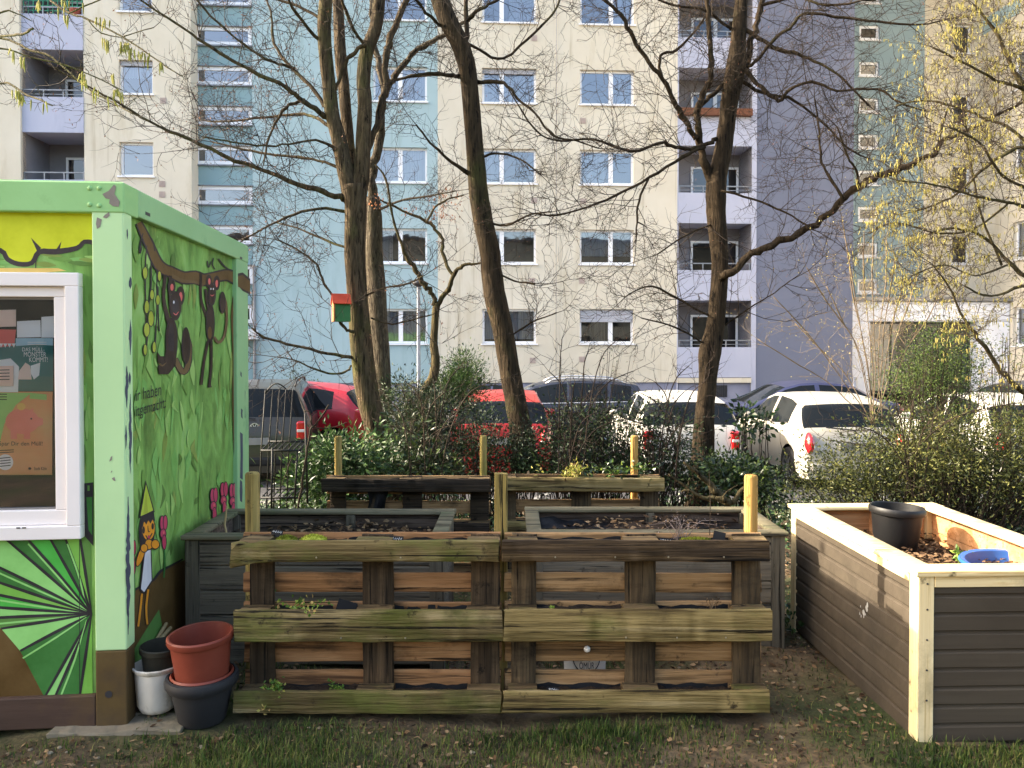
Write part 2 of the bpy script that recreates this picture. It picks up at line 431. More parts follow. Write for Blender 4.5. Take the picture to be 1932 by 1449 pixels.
# left balconies
la, lb = bx(44, yl), bx(160, yl)
q0, q1 = bz(250, yl, 100), bz(183, yl, 100)
loggia(la, lb, yl, [(q0 + lsp * i, q1 + lsp * i) for i in range(-2, 4)], GZ, TOP, -1, deep=1.6)
k = MB(); k.quad((-30, yl - .12, GZ), (la, yl - .12, GZ), (la, yl - .12, TOP), (-30, yl - .12, TOP)); k.quad((la, yl - .12, GZ), (la, yl + .2, GZ), (la, yl + .2, TOP), (la, yl - .12, TOP)); k.build('wall', 'render_cream', BROOT)
# things on the upper left balcony: green trellis and a bowl planter are parts of that balcony front
k = MB()
zt = q1 + lsp
for i in range(13): xx = la + .05 + (lb - la - .1) * i / 12; k.box(xx - .012, xx + .012, yl + .03, yl + .05, zt + .01, zt + .5)
for j in range(3): k.box(la + .04, lb - .04, yl + .05, yl + .065, zt + .12 + .16 * j, zt + .145 + .16 * j)
M('trellis_green', [c(40, 120, 96), c(60, 150, 120)], 4, .6)
k.build('trellis', 'trellis_green', BROOT)
k = MB(); k.lathe([(.0, zt), (.13, zt), (.2, zt + .14), (.21, zt + .2), (.18, zt + .2), (.15, zt + .1), (0, zt + .1)], 16, (lb - .28, yl + .12, .0))
M('terracotta_bowl', [c(140, 70, 58), c(158, 84, 68)], 5, .7)
k.build('flower_bowl', 'terracotta_bowl', BROOT)
# ground-floor plinth with ledge and cellar grilles
k = MB(); k.quad((x_l, .06, GZ - .3), (bx(1427), .06, GZ - .3), (bx(1427), .06, tz0), (x_l, .06, tz0)); k.build('plinth', 'render_plinth', BROOT)
k = MB(); k.box(ra - .03, rb, -.06, -.024, bz(722, 0, 1350), bz(713, 0, 1350)); k.build('ledge', 'render_cream', BROOT)
for pxa in (700, 890, 930, 1080, 1150, 1340):
    k = MB(); a = bx(pxa); z1 = bz(727, 0, pxa); z0 = z1 - .42
    for i in range(9): xx = a + .02 + i * .075; k.box(xx, xx + .018, .02, .04, z0, z1)
    k.box(a, a + .65, .042, .056, z0, z1)
    k.build('cellar_grille', 'dark_metal', BROOT)
# vents
for px, py, yy, cream in ((306, 347, yl, 1), (306, 367, yl, 1), (308, 190, yl, 1), (1008, 72, 0, 1), (1008, 378, 0, 1), (1100, 380, 0, 1), (1004, 530, 0, 1), (1098, 530, 0, 1), (1005, 680, 0, 1), (1098, 678, 0, 1), (1100, 228, 0, 1)):
    x, z = bl(px, py, yy); k = MB()
    k.box(x - .1, x + .1, yy - .012, yy - .003, z - .1, z + .1)
    for i in range(6): k.box(x - .09 + i * .033, x - .078 + i * .033, yy - .02, yy - .0125, z - .09, z + .09)
    k.build('vent_grille', 'vent_pink', BROOT)
# lightning conductor and downpipe
k = MB(); xx = bx(1049); k.tube([(xx, -.05, GZ), (xx, -.05, TOP)], .012, 5); k.build('lightning_rod', 'grey_metal', BROOT)
k = MB(); xx = bx(480); k.tube([(xx, -.07, GZ), (xx, -.07, bz(500, 0, 480))], .05, 8); k.build('downpipe', 'grey_metal', BROOT)
k = MB(); k.box(bx(455), bx(486), -1.0, -.003, bz(640, 0, 470), bz(622, 0, 470)); k.build('canopy', 'portal_white', BROOT)

# ---- recessed stair tower at the right, and the wing beyond it
yr = 2.9
M('render_recess', [c(136, 158, 166), c(144, 165, 173)], .6, .9, .2, 60)
wx0 = bx(1600, yr); wxt = bx(1742, yr); wxc = bx(1852, yr)
rz0 = bz(553, yr, 1640); rsp = (bz(75, yr, 1640) - rz0) / 7; rh = bz(526, yr, 1640) - rz0
w0, w1 = bx(1619, yr), bx(1657, yr)
rr = [rz0 + rsp * i for i in range(11)]
wall_holes('wall', wx0, wxt, GZ, TOP, yr, [(w0, w1, z, z + rh) for z in rr], 'render_recess')
rc0, rc1 = bx(1797, yr), bx(1831, yr); rcz = bz(498, yr, 1810); rch = bz(443, yr, 1810) - rcz
rcr = [rcz + sp * i for i in range(1 - 1, 6)]
wall_holes('wall', wxt, wxc, GZ, TOP, yr, [(rc0, rc1, z, z + rch) for z in rcr], 'render_cream')
for z in rcr: window(rc0, rc1, z, z + rch, yr, (), curtain=('curtain_white', (0, .5)), pane='window_glass_dim')
for z in rr: window(w0, w1, z, z + rh, yr, (), fw=.1, rec=.06, pane='window_glass_dim')
# wing: faces left, runs towards the camera
def Tw(x, y, z): return (wxc + y, yr - x, z)          # x' runs towards the camera, y' into the wing
def wing(px, py):
    h = hit(px, py, BO + BX * wxc, BX) - BO
    return yr - h.dot(BY), h.z
wl = 14.
hw = []
for pxa, pxb, pt, pb in ((1912, 1962, 580, 652), (1912, 1962, 420, 490), (1912, 1962, 265, 335), (1912, 1962, 100, 172)):
    a, zt = wing(pxa, pt); b, _ = wing(pxb, pt); _, zb = wing(pxa, pb)
    hw.append((a, b, zb, zt))
wall_holes('wall', 0, wl, GZ, TOP, 0, hw, 'render_cream', T=Tw)
for h in hw: window(*h, 0, (.5,), T=Tw, curtain=('curtain_white', (0, .4)))
k = MB(); k.box(wx0 + .4, wxc + 1.3, yr + .95, 15, GZ, TOP); k.build('dark_backing', 'interior_dark', BROOT)  # dark core standing for unlit rooms behind the stair panes
k = MB(); k.box(wxc + 1.4, wxc + 12, yr - wl, 15, GZ, TOP); k.build('dark_backing', 'interior_dark', BROOT)  # same dark stand-in for the wing's unlit rooms
k = MB(); k.box(wx0, wxc + 12, yr - wl, 15, TOP, TOP + .3); k.build('roof', 'grey_metal', BROOT)
k = MB(); k.quad((wxc, yr - wl, GZ), (wxc + 12, yr - wl, GZ), (wxc + 12, yr - wl, TOP), (wxc, yr - wl, TOP)); k.build('wall', 'render_cream', BROOT)
# pale blue bands high on the wing
for pt, pb in ((50, 78),):
    a, zt = wing(1835, pt); b, _ = wing(1925, pt); _, zb = wing(1835, pb)
    k = MB(); k.box(a, b, -.006, -.003, zb, zt); k.v = [Tw(*p) for p in k.v]; k.build('blue_band', 'render_teal', BROOT)
# entrance portal
yp = yr - 1.7
e0, e1, e2 = bx(1598, yp, 650), bx(1643, yp, 650), bx(1846, yp, 650)
zt0, zt1 = bz(607, yp, 1700), bz(568, yp, 1700)
e3 = wxc - .004
e2 = min(e2, wxc - .12)
k = MB(); k.box(e0, e1, yp, yr - .003, GZ, zt0); k.box(e0, e3, yp, yr - .003, zt0 + .003, zt1); k.box(e2, e3, yp + .004, yr - .003, GZ, zt0)
k.build('entrance_portal', 'portal_white', BROOT, bevel=.06)
k = MB(); k.box(e0 + .25, e3 - .002, yp - .14, yr - .003, zt1 + .003, zt1 + .14); k.build('portal_roof', 'grey_metal', BROOT)
k = MB()
n = 4
for i in range(n + 1): xx = e1 + (e2 - e1 - .06) * i / n; k.box(xx, xx + .06, yp + .5, yp + .56, GZ, zt0 - .07)
k.box(e1, e2, yp + .5, yp + .56, zt0 - .066, zt0 - .003)
fo = k.build('entrance_door', 'dark_metal', BROOT)
k = MB(); k.quad((e1, yp + .53, GZ), (e2, yp + .53, GZ), (e2, yp + .53, zt0 - .05), (e1, yp + .53, zt0 - .05)); k.build('pane', 'door_glass', fo)
# round house-number plaque on the wing
a, z = wing(1862, 655)
k = MB(); n = 24
k.add([(a + .2 * math.cos(2 * math.pi * i / n), -.03, z + .2 * math.sin(2 * math.pi * i / n)) for i in range(n)] + [(a + .2 * math.cos(2 * math.pi * i / n), 0, z + .2 * math.sin(2 * math.pi * i / n)) for i in range(n)],
      [tuple(range(n))[::-1]] + [(i, (i + 1) % n, n + (i + 1) % n, n + i) for i in range(n)], 0)
put_text(k, '9', (a - .07, -.034, z + .12), (a + .07, -.034, z + .12), (a + .07, -.034, z - .12), (a - .07, -.034, z - .12), 1)
k.v = [Tw(*p) for p in k.v]; k.build('house_number', ['portal_white', 'dark_metal'], BROOT)
# ================================================================== ground
def gh(x, y):
    """height of the garden ground; the car park beyond the shrubs lies lower"""
    s = min(1, max(0, (y - 6.8) / 3.4)); s = s * s * (3 - 2 * s)
    n = .016 * math.sin(x * 2.1 + y * 1.3) + .012 * math.sin(x * 5.3 - y * 4.1) + .006 * math.sin(11 * x + 7 * y)
    return -.6 * s + n * (1 - s)
M('soil_ground', [c(52, 44, 33), c(82, 68, 50), c(110, 94, 70)], 5, .95, 1., 26, stain=[(c(54, 62, 30), 1.1, .46, .62, (1, 1, 1)), (c(40, 33, 25), 9, .58, .7, (1, 1, 1))])
M('asphalt', [c(56, 56, 58), c(72, 72, 74)], 3, .9, .3, 90, stain=(c(48, 48, 50), .5, .5, .7, (1, 1, 1)))
M('paving', [c(128, 124, 118), c(150, 146, 138)], 2, .9, .2, 40)
M('kerb_stone', [c(96, 94, 90), c(112, 110, 106)], 5, .85, .2)
M('concrete', [c(112, 104, 88), c(140, 130, 112)], 4, .9, .4, 30, stain=(c(96, 92, 74), 2, .5, .7, (1, 1, 1)))
def grid_sheet(name, xs, ys, mat):
    k = MB(); k.v = [(x, y, gh(x, y)) for y in ys for x in xs]; n = len(xs)
    k.f = [(j * n + i, j * n + i + 1, (j + 1) * n + i + 1, (j + 1) * n + i) for j in range(len(ys) - 1) for i in range(n - 1)]; k.m = [0] * len(k.f)
    return tag(k.build(name, mat, smooth=True), kind='structure')
xs = [-150, -60, -25, -12] + [-6 + i * .12 for i in range(101)] + [12, 25, 60, 150]
ys = [-60, -20, -6, -1] + [1 + i * .12 for i in range(90)] + [13, 20, 40, 80, 200]
grid_sheet('ground', xs, ys, 'soil_ground')
k = MB(); k.box(-60, 60, 10.9, 22.2, -.7, -.594); tag(k.build('car_park_road', 'asphalt'), kind='structure')
k = MB(); k.box(-60, 60, 22.35, 24.6, -.7, -.48); tag(k.build('pavement', 'paving'), kind='structure')
k = MB(); k.box(-60, 60, 22.2, 22.35, -.7, -.474); k.box(-60, 60, 10.75, 10.9, -.7, -.5); tag(k.build('kerb', 'kerb_stone'), kind='structure')
k = MB()
for i in range(14): xx = -18 + i * 2.6; k.add([(xx, 11.3, -.59), (xx + .1, 11.3, -.59), (xx + 2.3, 15.6, -.59), (xx + 2.2, 15.6, -.59)], [(0, 1, 2, 3)])
M('road_paint', [c(110, 110, 108), c(130, 130, 128)], 8, .8)
tag(k.build('parking_marking', 'road_paint'), kind='structure')
k = MB(); k.plank((-2.02, 3.39, .004), (-1.46, 3.43, .006), .17, .05, (0, 1, 0), seg=14, jit=.012); k.build('concrete_slab', 'concrete')
tag(bpy.data.objects['concrete_slab'], 'worn concrete paving slab edging out under the green cabin corner', 'slab')

# ================================================================== painted site cabin (left)
M('cabin_green', [c(184, 222, 164), c(190, 228, 169), c(195, 231, 174)], .9, .5, .05, 40, spec=.4, stain=(c(174, 212, 154), 2.2, .6, .8, (1, 1, 1)))
M('cabin_beam_green', [c(136, 190, 120), c(146, 198, 129), c(152, 204, 136)], 1.6, .5, .05, 40, spec=.4, stain=(c(118, 170, 106), 3, .58, .75, (1, 1, 1)))
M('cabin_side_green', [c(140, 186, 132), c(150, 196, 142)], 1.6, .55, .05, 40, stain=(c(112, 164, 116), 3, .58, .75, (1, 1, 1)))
M('mural_green', [c(74, 112, 52), c(108, 152, 74), c(128, 176, 90), c(150, 192, 116)], 2.6, .7, .1, 20, stretch=(1, 1.4, .6), distort=1.6, stain=[(c(104, 162, 84), 1.6, .52, .72, (1, 1, .5)), (c(84, 112, 52), 1.9, .54, .7, (1, 1.2, .7)), (c(168, 190, 110), 3.4, .62, .78, (1, 1, .5))])
M('cabin_brown', [c(84, 66, 38), c(104, 84, 48)], 2.5, .7, .1, 20, stain=(c(72, 58, 46), 2, .5, .7, (1, 1, 1)))
M('cabin_base_brown', [c(66, 50, 42), c(84, 64, 54)], 3, .7, .1, 20, stretch=(.3, 1, 2), stain=(c(92, 72, 48), 2, .55, .7, (1, 1, 1)))
M('peeled_slate', [c(66, 70, 86), c(84, 88, 104)], 8, .8)
M('peeled_grey', [c(128, 120, 112), c(150, 142, 132)], 8, .8)
for nm, col in dict(lime=(206, 212, 44), dark=(58, 50, 52), brown=(98, 74, 38), pbrown=(50, 38, 32), pink=(214, 104, 100), yellow=(158, 172, 62), orange=(224, 148, 44), white=(214, 218, 226), brush_a=(106, 150, 70), brush_b=(146, 188, 104), brush_c=(86, 122, 56), brush_d=(118, 174, 92), brush_e=(128, 150, 74),
                    flower=(186, 62, 92), fan_a=(58, 120, 56), fan_b=(142, 208, 118), fan_c=(70, 178, 72), fan_d=(122, 186, 80), fan_e=(90, 138, 66), tan=(222, 186, 104), hat=(176, 196, 70), outline=(48, 44, 48), tail=(104, 84, 54)).items():
    q = tuple(min(255, x + 10) for x in col); p = tuple(max(0, x - 16) for x in col)
    M('paint_' + nm, [c(*p), c(*col), c(*q)], 5, .6, .05, 40)
CR = thing('site_cabin', (-1.714, 3.4, 0), 'bright green painted metal site cabin with jungle mural and white framed window', 'cabin', rz=R(5.3))
cm4 = Matrix.Translation((-1.714, 3.4, 0)) @ Matrix.Rotation(R(5.3), 4, 'Z'); cmi = cm4.inverted()
cxa = cm4.to_3x3() @ Vector((1, 0, 0)); cya = cm4.to_3x3() @ Vector((0, 1, 0)); co_ = Vector((-1.714, 3.4, 0))
REC = .03
def cf(px, py, off=REC): return cmi @ hit(px, py, co_ + cya * off, cya)        # on the front panel, off = local y
def cs(px, py, off=-REC): return cmi @ hit(px, py, co_ + cxa * off, cxa)       # on the side panel, off = local x
LEN, DEP, HT = 5.9, 2.2, 2.435
pw = -cf(175, 700, 0).x
pd = cs(251, 700, 0).y; pdb = DEP - cs(447, 600, 0).y
zt_f = cf(120, 400, 0).z; zbr = cf(200, 1228, 0).z
zbase = cf(100, 1316, 0).z
# roof, floor, panels
k = MB(); k.box(-LEN + .01, -.01, .01, DEP - .01, HT - .012, HT + .004); k.build('roof', 'cabin_beam_green', CR)
k = MB(); k.box(-LEN + .02, -.02, .02, DEP - .02, .03, .06); k.build('floor_plate', 'cabin_base_brown', CR)
wxa, wza = cf(156, 516).x, cf(150, 516).z; wxb, wzb = cf(-420, 1000).x, cf(150, 1013).z
ws = 0.03
def rect_with_hole(x0, x1, z0, z1, a, b, q, r, y):
    k = MB()
    for A in ((x0, a, z0, z1), (b, x1, z0, z1), (a, b, z0, q), (a, b, r, z1)):
        k.quad((A[0], y, A[2]), (A[1], y, A[2]), (A[1], y, A[3]), (A[0], y, A[3]))
    return k
k = rect_with_hole(-LEN + .1, -.05, .05, HT - .05, wxb + ws, wxa - ws, wzb + ws, wza - ws, REC)
k.build('wall_panel', 'mural_green', CR)
k = MB(); k.quad((-REC, .02, .03), (-REC, DEP - .02, .03), (-REC, DEP - .02, HT - .02), (-REC, .02, HT - .02)); k.build('wall_panel', 'mural_green', CR)
k = MB(); k.quad((-LEN + .03, .02, .03), (-LEN + .03, DEP, .03), (-LEN + .03, DEP, HT), (-LEN + .03, .02, HT)); k.quad((-LEN, DEP - .03, .03), (0, DEP - .03, .03), (0, DEP - .03, HT), (-LEN, DEP - .03, HT)); k.build('wall_panel', 'mural_green', CR)
# frame
k = MB(); k.box(-pw, 0, 0, pd, zbr, HT - .02); k.build('corner_post', 'cabin_green', CR, bevel=.006)
k = MB(); k.box(-pw, 0, 0, pd, .0, zbr - .001); k.build('post_foot', 'cabin_brown', CR, bevel=.006)
k = MB(); k.box(-.14, 0, DEP - pdb, DEP, 0, HT - .02); k.build('corner_post', 'cabin_side_green', CR, bevel=.006)
k = MB(); k.box(-LEN, -LEN + .14, 0, .14, 0, HT - .02); k.build('corner_post', 'cabin_green', CR, bevel=.006)
k = MB(); k.box(-LEN, .004, -.004, .16, zt_f, HT); k.build('top_beam', 'cabin_beam_green', CR, bevel=.006)
zs_ = cs(300, 426, 0).z
k = MB(); k.box(-.14, .003, .162, DEP + .003, zs_, HT - .002); k.build('top_beam', 'cabin_side_green', CR, bevel=.006)
k = MB(); k.box(-LEN, -pw - .001, .003, .14, .02, zbase); k.box(-.13, -.004, pd + .001, DEP - pdb - .001, .02, zbase); k.build('base_beam', 'cabin_base_brown', CR, bevel=.006)
# bolts, holes and peeled paint
k = MB()
for px, py in ((169, 355), (187, 355), (169, 386), (187, 388)):
    p = cf(px, py, -.004); k.lathe([(0, -.004), (.009, -.004), (.011, .0), (.011, .001)], 10, p, axis='y')
k.build('bolt', 'cabin_beam_green', CR, smooth=True)
k = MB()
def blob(k, f, pts, off, mi=0): k.add([f(x, y, off) for x, y in pts], [tuple(range(len(pts)))], mi)
blob(k, cf, [(193, 366), (205, 360), (215, 348), (219, 352), (216, 366), (226, 380), (224, 390), (213, 389), (206, 384), (207, 376), (199, 374)], -.0055, 1)
blob(k, cf, [(198, 405), (206, 400), (207, 407), (201, 412), (194, 410)], -.0012, 1); blob(k, cf, [(183, 410), (192, 414), (189, 428), (183, 432), (181, 422)], -.0012, 1)
for pts in ([(209, 862), (212, 860), (211, 868), (206, 871)], [(210, 888), (212, 889), (209, 893)], [(211, 902), (216, 900), (218, 908), (213, 906)]): blob(k, cf, pts, -.0012, 1)
prng = random.Random(3)
for y0, y1, xa, xb in ((356, 372, 240, 247), (382, 398, 241, 247), (430, 452, 239, 242), (520, 545, 243, 249), (604, 670, 243, 249), (690, 770, 236, 243), (745, 892, 243, 249), (800, 850, 236, 240), (936, 1198, 237, 247), (700, 724, 242, 248)):
    n = max(3, int((y1 - y0) / 8)); le, re = [], []
    for i in range(n + 1):
        yy = y0 + (y1 - y0) * i / n; e = min(1, 2.2 * min(i, n - i) / n + .15); m_ = (xa + xb) / 2; h_ = (xb - xa) / 2
        le.append((m_ - h_ * e * prng.uniform(.4, 1.1), yy + prng.uniform(-3, 3))); re.append((m_ + h_ * e * prng.uniform(.4, 1.1), yy + prng.uniform(-3, 3)))
    blob(k, cs, le + re[::-1], .0012, 0)
for y0, y1, xa, xb in ((700, 712, 454, 456), (735, 790, 462, 463), (815, 905, 453, 458), (905, 948, 453, 457), (770, 790, 455, 458)):
    blob(k, cs, [(xa, y0), (xb, y0 + 4), (xb + prng.uniform(-1, 1), (y0 + y1) / 2), (xb, y1), (xa, y1 - 3), (xa + prng.uniform(-1, 1), (y0 + y1) / 2)], .0012, 0)
k.build('peeled_paint', ['peeled_slate', 'peeled_grey'], CR)
k = MB(); p = cf(205, 1310, -.001); k.lathe([(0, -.0005), (.016, -.0005)], 14, p, axis='y')
p = cs(279, 404, .004); k.box(.0036, .0042, p.y - .03, p.y + .03, p.z - .008, p.z + .008); p = cs(455, 487, .004); k.box(.0036, .0042, p.y - .03, p.y + .03, p.z - .008, p.z + .008)
k.build('drain_hole', 'dark_metal', CR)
# ---- mural
PN = ['lime', 'dark', 'brown', 'pbrown', 'pink', 'yellow', 'orange', 'white', 'flower', 'fan_a', 'fan_b', 'fan_c', 'fan_d', 'fan_e', 'tan', 'hat', 'outline', 'tail', 'brush_a', 'brush_b', 'brush_c', 'brush_d', 'brush_e']
PI = {n: i for i, n in enumerate(PN)}
class Mural:
    def __init__(s, f, base, sgn): s.k = MB(); s.f = f; s.b = base; s.s = sgn; s.n = 0
    def off(s): s.n += 1; return s.b + s.s * (.0006 + .00003 * s.n)
    def poly(s, pts, col): o = s.off(); s.k.add([s.f(x, y, o) for x, y in pts], [tuple(range(len(pts)))], PI[col])
    def ell(s, cx, cy, rx, ry, col, rot=0., n=22):
        s.poly([(cx + rx * math.cos(a) * math.cos(rot) - ry * math.sin(a) * math.sin(rot), cy + rx * math.cos(a) * math.sin(rot) + ry * math.sin(a) * math.cos(rot)) for a in [2 * math.pi * i / n for i in range(n)]], col)
    def oell(s, cx, cy, rx, ry, col, o=1.5, rot=0.): s.ell(cx, cy, rx + o, ry + o * 1.3, 'outline', rot); s.ell(cx, cy, rx, ry, col, rot)
    def stroke(s, pts, col, sm=3):
        pts = [(p[0], p[1], p[2] if len(p) > 2 else 2) for p in pts]
        q = []
        for i in range(len(pts) - 1):                       # Catmull-Rom through the given points
            p0, p1, p2, p3 = pts[max(i - 1, 0)], pts[i], pts[i + 1], pts[min(i + 2, len(pts) - 1)]
            for j in range(sm):
                t = j / sm
                q.append(tuple(.5 * ((2 * b) + (-a + cc) * t + (2 * a - 5 * b + 4 * cc - d) * t * t + (-a + 3 * b - 3 * cc + d) * t ** 3) for a, b, cc, d in zip(p0, p1, p2, p3)))
        q.append(pts[-1]); L_, R_ = [], []
        for i in range(len(q)):
            a, b = q[max(i - 1, 0)], q[min(i + 1, len(q) - 1)]
            dx, dy = b[0] - a[0], b[1] - a[1]; l = math.hypot(dx, dy) or 1
            nx, ny = -dy / l * q[i][2] / 2, dx / l * q[i][2] / 2
            L_.append((q[i][0] + nx, q[i][1] + ny)); R_.append((q[i][0] - nx, q[i][1] - ny))
        o = s.off(); n = len(q)
        s.k.add([s.f(x, y, o) for x, y in L_ + R_], [(i, i + 1, n + i + 1, n + i) for i in range(n - 1)], PI[col])
    def ostroke(s, pts, col, o=3):
        s.stroke([(p[0], p[1], p[2] + o) for p in pts], 'outline'); s.stroke(pts, col)
m = Mural(cf, REC, -1)
for q in range(26):
    x = prng.uniform(156, 176) if q < 14 else prng.uniform(-60, 160); y = prng.uniform(505, 880) if q < 14 else prng.uniform(478, 506); l = prng.uniform(20, 70) if q < 14 else 4
    m.stroke([(x, y, 2), (x + prng.uniform(-3, 3) + (0 if q < 14 else 20), y + l * .5, prng.uniform(5, 11)), (x + prng.uniform(-4, 4) + (0 if q < 14 else 44), y + l, 2)], 'brush_' + prng.choice('abcde'))
m.poly([(-300, 395), (178, 395), (178, 458), (159, 457), (145, 468), (104, 475), (86, 474), (74, 476), (62, 496), (35, 499), (14, 489), (0, 472), (-60, 470), (-300, 480)], 'lime')
m.stroke([(-200, 480, 8), (-60, 466, 8), (0, 472, 9), (14, 489, 9), (35, 498, 9), (60, 496, 9), (74, 475, 10), (104, 475, 11), (145, 468, 9), (159, 456, 8), (178, 458, 9)], 'dark')
m.poly([(58, 448), (78, 468), (70, 474)], 'dark'); m.poly([(116, 455), (112, 474), (104, 474)], 'dark'); m.stroke([(68, 490, 2), (67, 508, 2)], 'dark')
m.poly([(-200, 505), (110, 506), (125, 511), (60, 516), (0, 522), (-200, 524)], 'tan')
C0 = (173, 1158)
E = [(171, 990), (150, 1008), (122, 1012), (92, 1012), (48, 1012), (5, 1012), (-40, 1052), (-40, 1086), (-60, 1110), (-60, 1142), (-60, 1168), (2, 1186), (38, 1228), (84, 1316), (103, 1316), (150, 1316), (175, 1316)]
fc = ['fan_e', 'fan_d', 'fan_a', 'fan_c', 'fan_a', 'fan_b', 'fan_a', 'fan_d', 'fan_c', 'fan_b', 'fan_e', 'fan_b', 'fan_a', 'fan_b', 'fan_a', 'fan_d']
m.poly([(-200, 1100), (0, 1178), (40, 1232), (86, 1316), (-200, 1316)], 'brown')
for i in range(len(E) - 1): m.poly([C0, E[i], E[i + 1]], fc[i])
for i, (x, y) in enumerate(E[1:-1]):
    ex, ey = C0[0] + (x - C0[0]), C0[1] + (y - C0[1])
    m.stroke([(*C0, 2), ((C0[0] + ex) / 2, (C0[1] + ey) / 2 + prng.uniform(-2, 2), 6), (ex, ey, 4)], 'outline')
    if i % 2: m.stroke([(C0[0] - 10, C0[1] + (ey - C0[1]) * .06 + 2, 1), ((C0[0] + ex) / 2 + 3, (C0[1] + ey) / 2 + 8, 3.5), (ex + 5, ey + 14, 3)], 'fan_b')
m.stroke([(150, 1018, 1.2), (150, 1160, 1.2), (150, 1314, 1.2)], 'outline')
m.poly([(158, 912), (176, 910), (176, 1030), (160, 1012)], 'outline'); m.poly([(163, 938), (174, 938), (174, 1010), (167, 1000)], 'fan_a'); m.poly([(165, 916), (169, 916), (169, 926), (165, 926)], 'fan_e')
m.k.build('mural', ['paint_' + n for n in PN], CR)
m = Mural(cs, -REC, 1)
for q in range(150):
    x = prng.uniform(254, 444); y0 = 425 + (x - 254) * .42; y = prng.uniform(y0, 1040); l = prng.uniform(14, 80); g = 1 - .5 * (x - 254) / 190
    m.stroke([(x, y, 1), (x + prng.uniform(-4, 4), y + l * .45, prng.uniform(4, 15) * g), (x + prng.uniform(-8, 8), min(y + l, 1075), 1.5)], 'brush_' + prng.choice('aabbcdde'))
# hill at the bottom
m.poly([(248, 1116), (270, 1104), (290, 1094), (303, 1078), (325, 1066), (360, 1052), (400, 1040), (440, 1030), (448, 1120), (440, 1200), (340, 1300), (248, 1380)], 'brown')
m.poly([(250, 1230), (268, 1200), (300, 1150), (306, 1180), (280, 1240), (252, 1280)], 'fan_e')
m.stroke([(249, 1116, 4), (270, 1104, 4), (290, 1094, 4), (303, 1078, 5), (325, 1066, 4), (345, 1055, 3)], 'outline')
# branch
br = [(262, 420, 8), (270, 437, 11), (282, 462, 13), (296, 494, 16), (308, 507, 17), (322, 513, 17), (346, 524, 19), (368, 523, 20), (385, 528, 19), (409, 522, 16), (431, 519, 18), (448, 528, 18)]
m.ostroke(br, 'brown', 6); m.stroke([(325, 519, 5), (345, 530, 6), (366, 532, 5), (384, 538, 5)], 'tail')
for pts in ([(270, 440, 2), (265, 460, 3), (264, 478, 3), (267, 470, 2), (271, 450, 1)], [(286, 450, 2), (290, 460, 3), (292, 474, 2)], [(391, 492, 2), (394, 505, 2), (398, 493, 2)], [(403, 487, 2), (401, 500, 2), (406, 508, 2)], [(412, 488, 3), (424, 503, 3), (438, 512, 2)]): m.stroke(pts, 'outline')
# hanging vines with pods
for pts in ([(277, 463), (274, 510), (275, 566), (278, 643)], [(285, 491), (285, 538), (280, 580)], [(296, 510), (296, 593), (292, 662)], [(283, 600), (278, 640), (275, 665)], [(298, 540), (299, 600), (301, 625)]): m.stroke([(*p, 2.4) for p in pts], 'outline')
for cx, cy, rx, ry in ((274, 515, 4, 11), (277, 579, 4, 12), (285, 601, 5, 14), (277, 622, 5, 13), (287, 556, 3.5, 9), (298, 566, 3.5, 9), (301, 521, 3, 9), (291, 655, 3, 10), (274, 660, 3, 10)): m.oell(cx, cy, rx, ry, 'yellow', 1.2)
m.stroke([(442, 552, 3), (438, 600, 4), (440, 650, 3), (441, 704, 4), (440, 760, 3), (442, 820, 4), (444, 880, 3)], 'brown'); m.stroke([(444, 600, 1), (443, 640, 2), (444, 700, 1)], 'yellow')
# first hanging figure (monkey)
for pts in ([(312, 518, 7), (309, 560, 6), (314, 590, 8), (321, 615, 9)], [(322, 520, 6), (320, 545, 5), (322, 575, 5)]): m.stroke(pts, 'pbrown')
m.oell(324, 541, 6, 12, 'pbrown'); m.oell(341, 558, 6, 16, 'pbrown'); m.ell(324.5, 542, 3, 6.5, 'pink'); m.ell(341, 560, 3.2, 9, 'pink')
m.oell(331, 577, 10, 26, 'pbrown'); m.ell(331, 580, 7, 17, 'outline'); m.ell(328, 570, 1.5, 3, 'white'); m.stroke([(327, 590, 1), (332, 594, 2), (337, 588, 1)], 'pink')
m.ostroke([(331, 676, 7), (338, 693, 9), (347, 702, 9), (355, 688, 9), (357, 655, 9), (352, 632, 7)], 'tail', 3)
m.oell(324, 643, 10, 42, 'pbrown'); m.ell(323, 640, 6, 30, 'outline'); m.poly([(313, 660), (334, 665), (331, 690), (318, 706), (300, 706), (298, 690), (310, 684)], 'pbrown')
m.poly([(297, 664), (303, 672), (310, 672), (312, 690), (298, 684)], 'pbrown'); m.stroke([(299, 684, 1), (306, 690, 3), (314, 684, 1)], 'tail')
m.oell(351, 652, 7, 33, 'pbrown')
# second hanging figure
for pts in ([(379, 515, 5), (379, 560, 5), (385, 585, 6), (393, 600, 8)], [(388, 545, 5), (391, 570, 5), (396, 590, 5)]): m.stroke(pts, 'pbrown')
m.oell(394, 531, 4, 11, 'pbrown'); m.oell(409, 534, 4.5, 12, 'pbrown'); m.ell(395, 531, 2.2, 6, 'pink'); m.ell(409, 535, 2.4, 7, 'pink'); m.oell(400, 556, 6, 19, 'pbrown'); m.stroke([(397, 556, 1), (400, 558, 2), (404, 556, 1)], 'pink')
m.ell(398, 545, 1, 2, 'white'); m.ell(402.5, 545, 1, 2, 'white')
m.stroke([(404, 635, 5), (412, 646, 6), (423, 635, 5), (428, 604, 5), (426, 571, 5), (420, 556, 5)], 'tail'); m.oell(420, 571, 4.5, 19, 'pbrown')
m.oell(397, 610, 7, 36, 'pbrown'); m.ell(396, 628, 4, 12, 'brown')
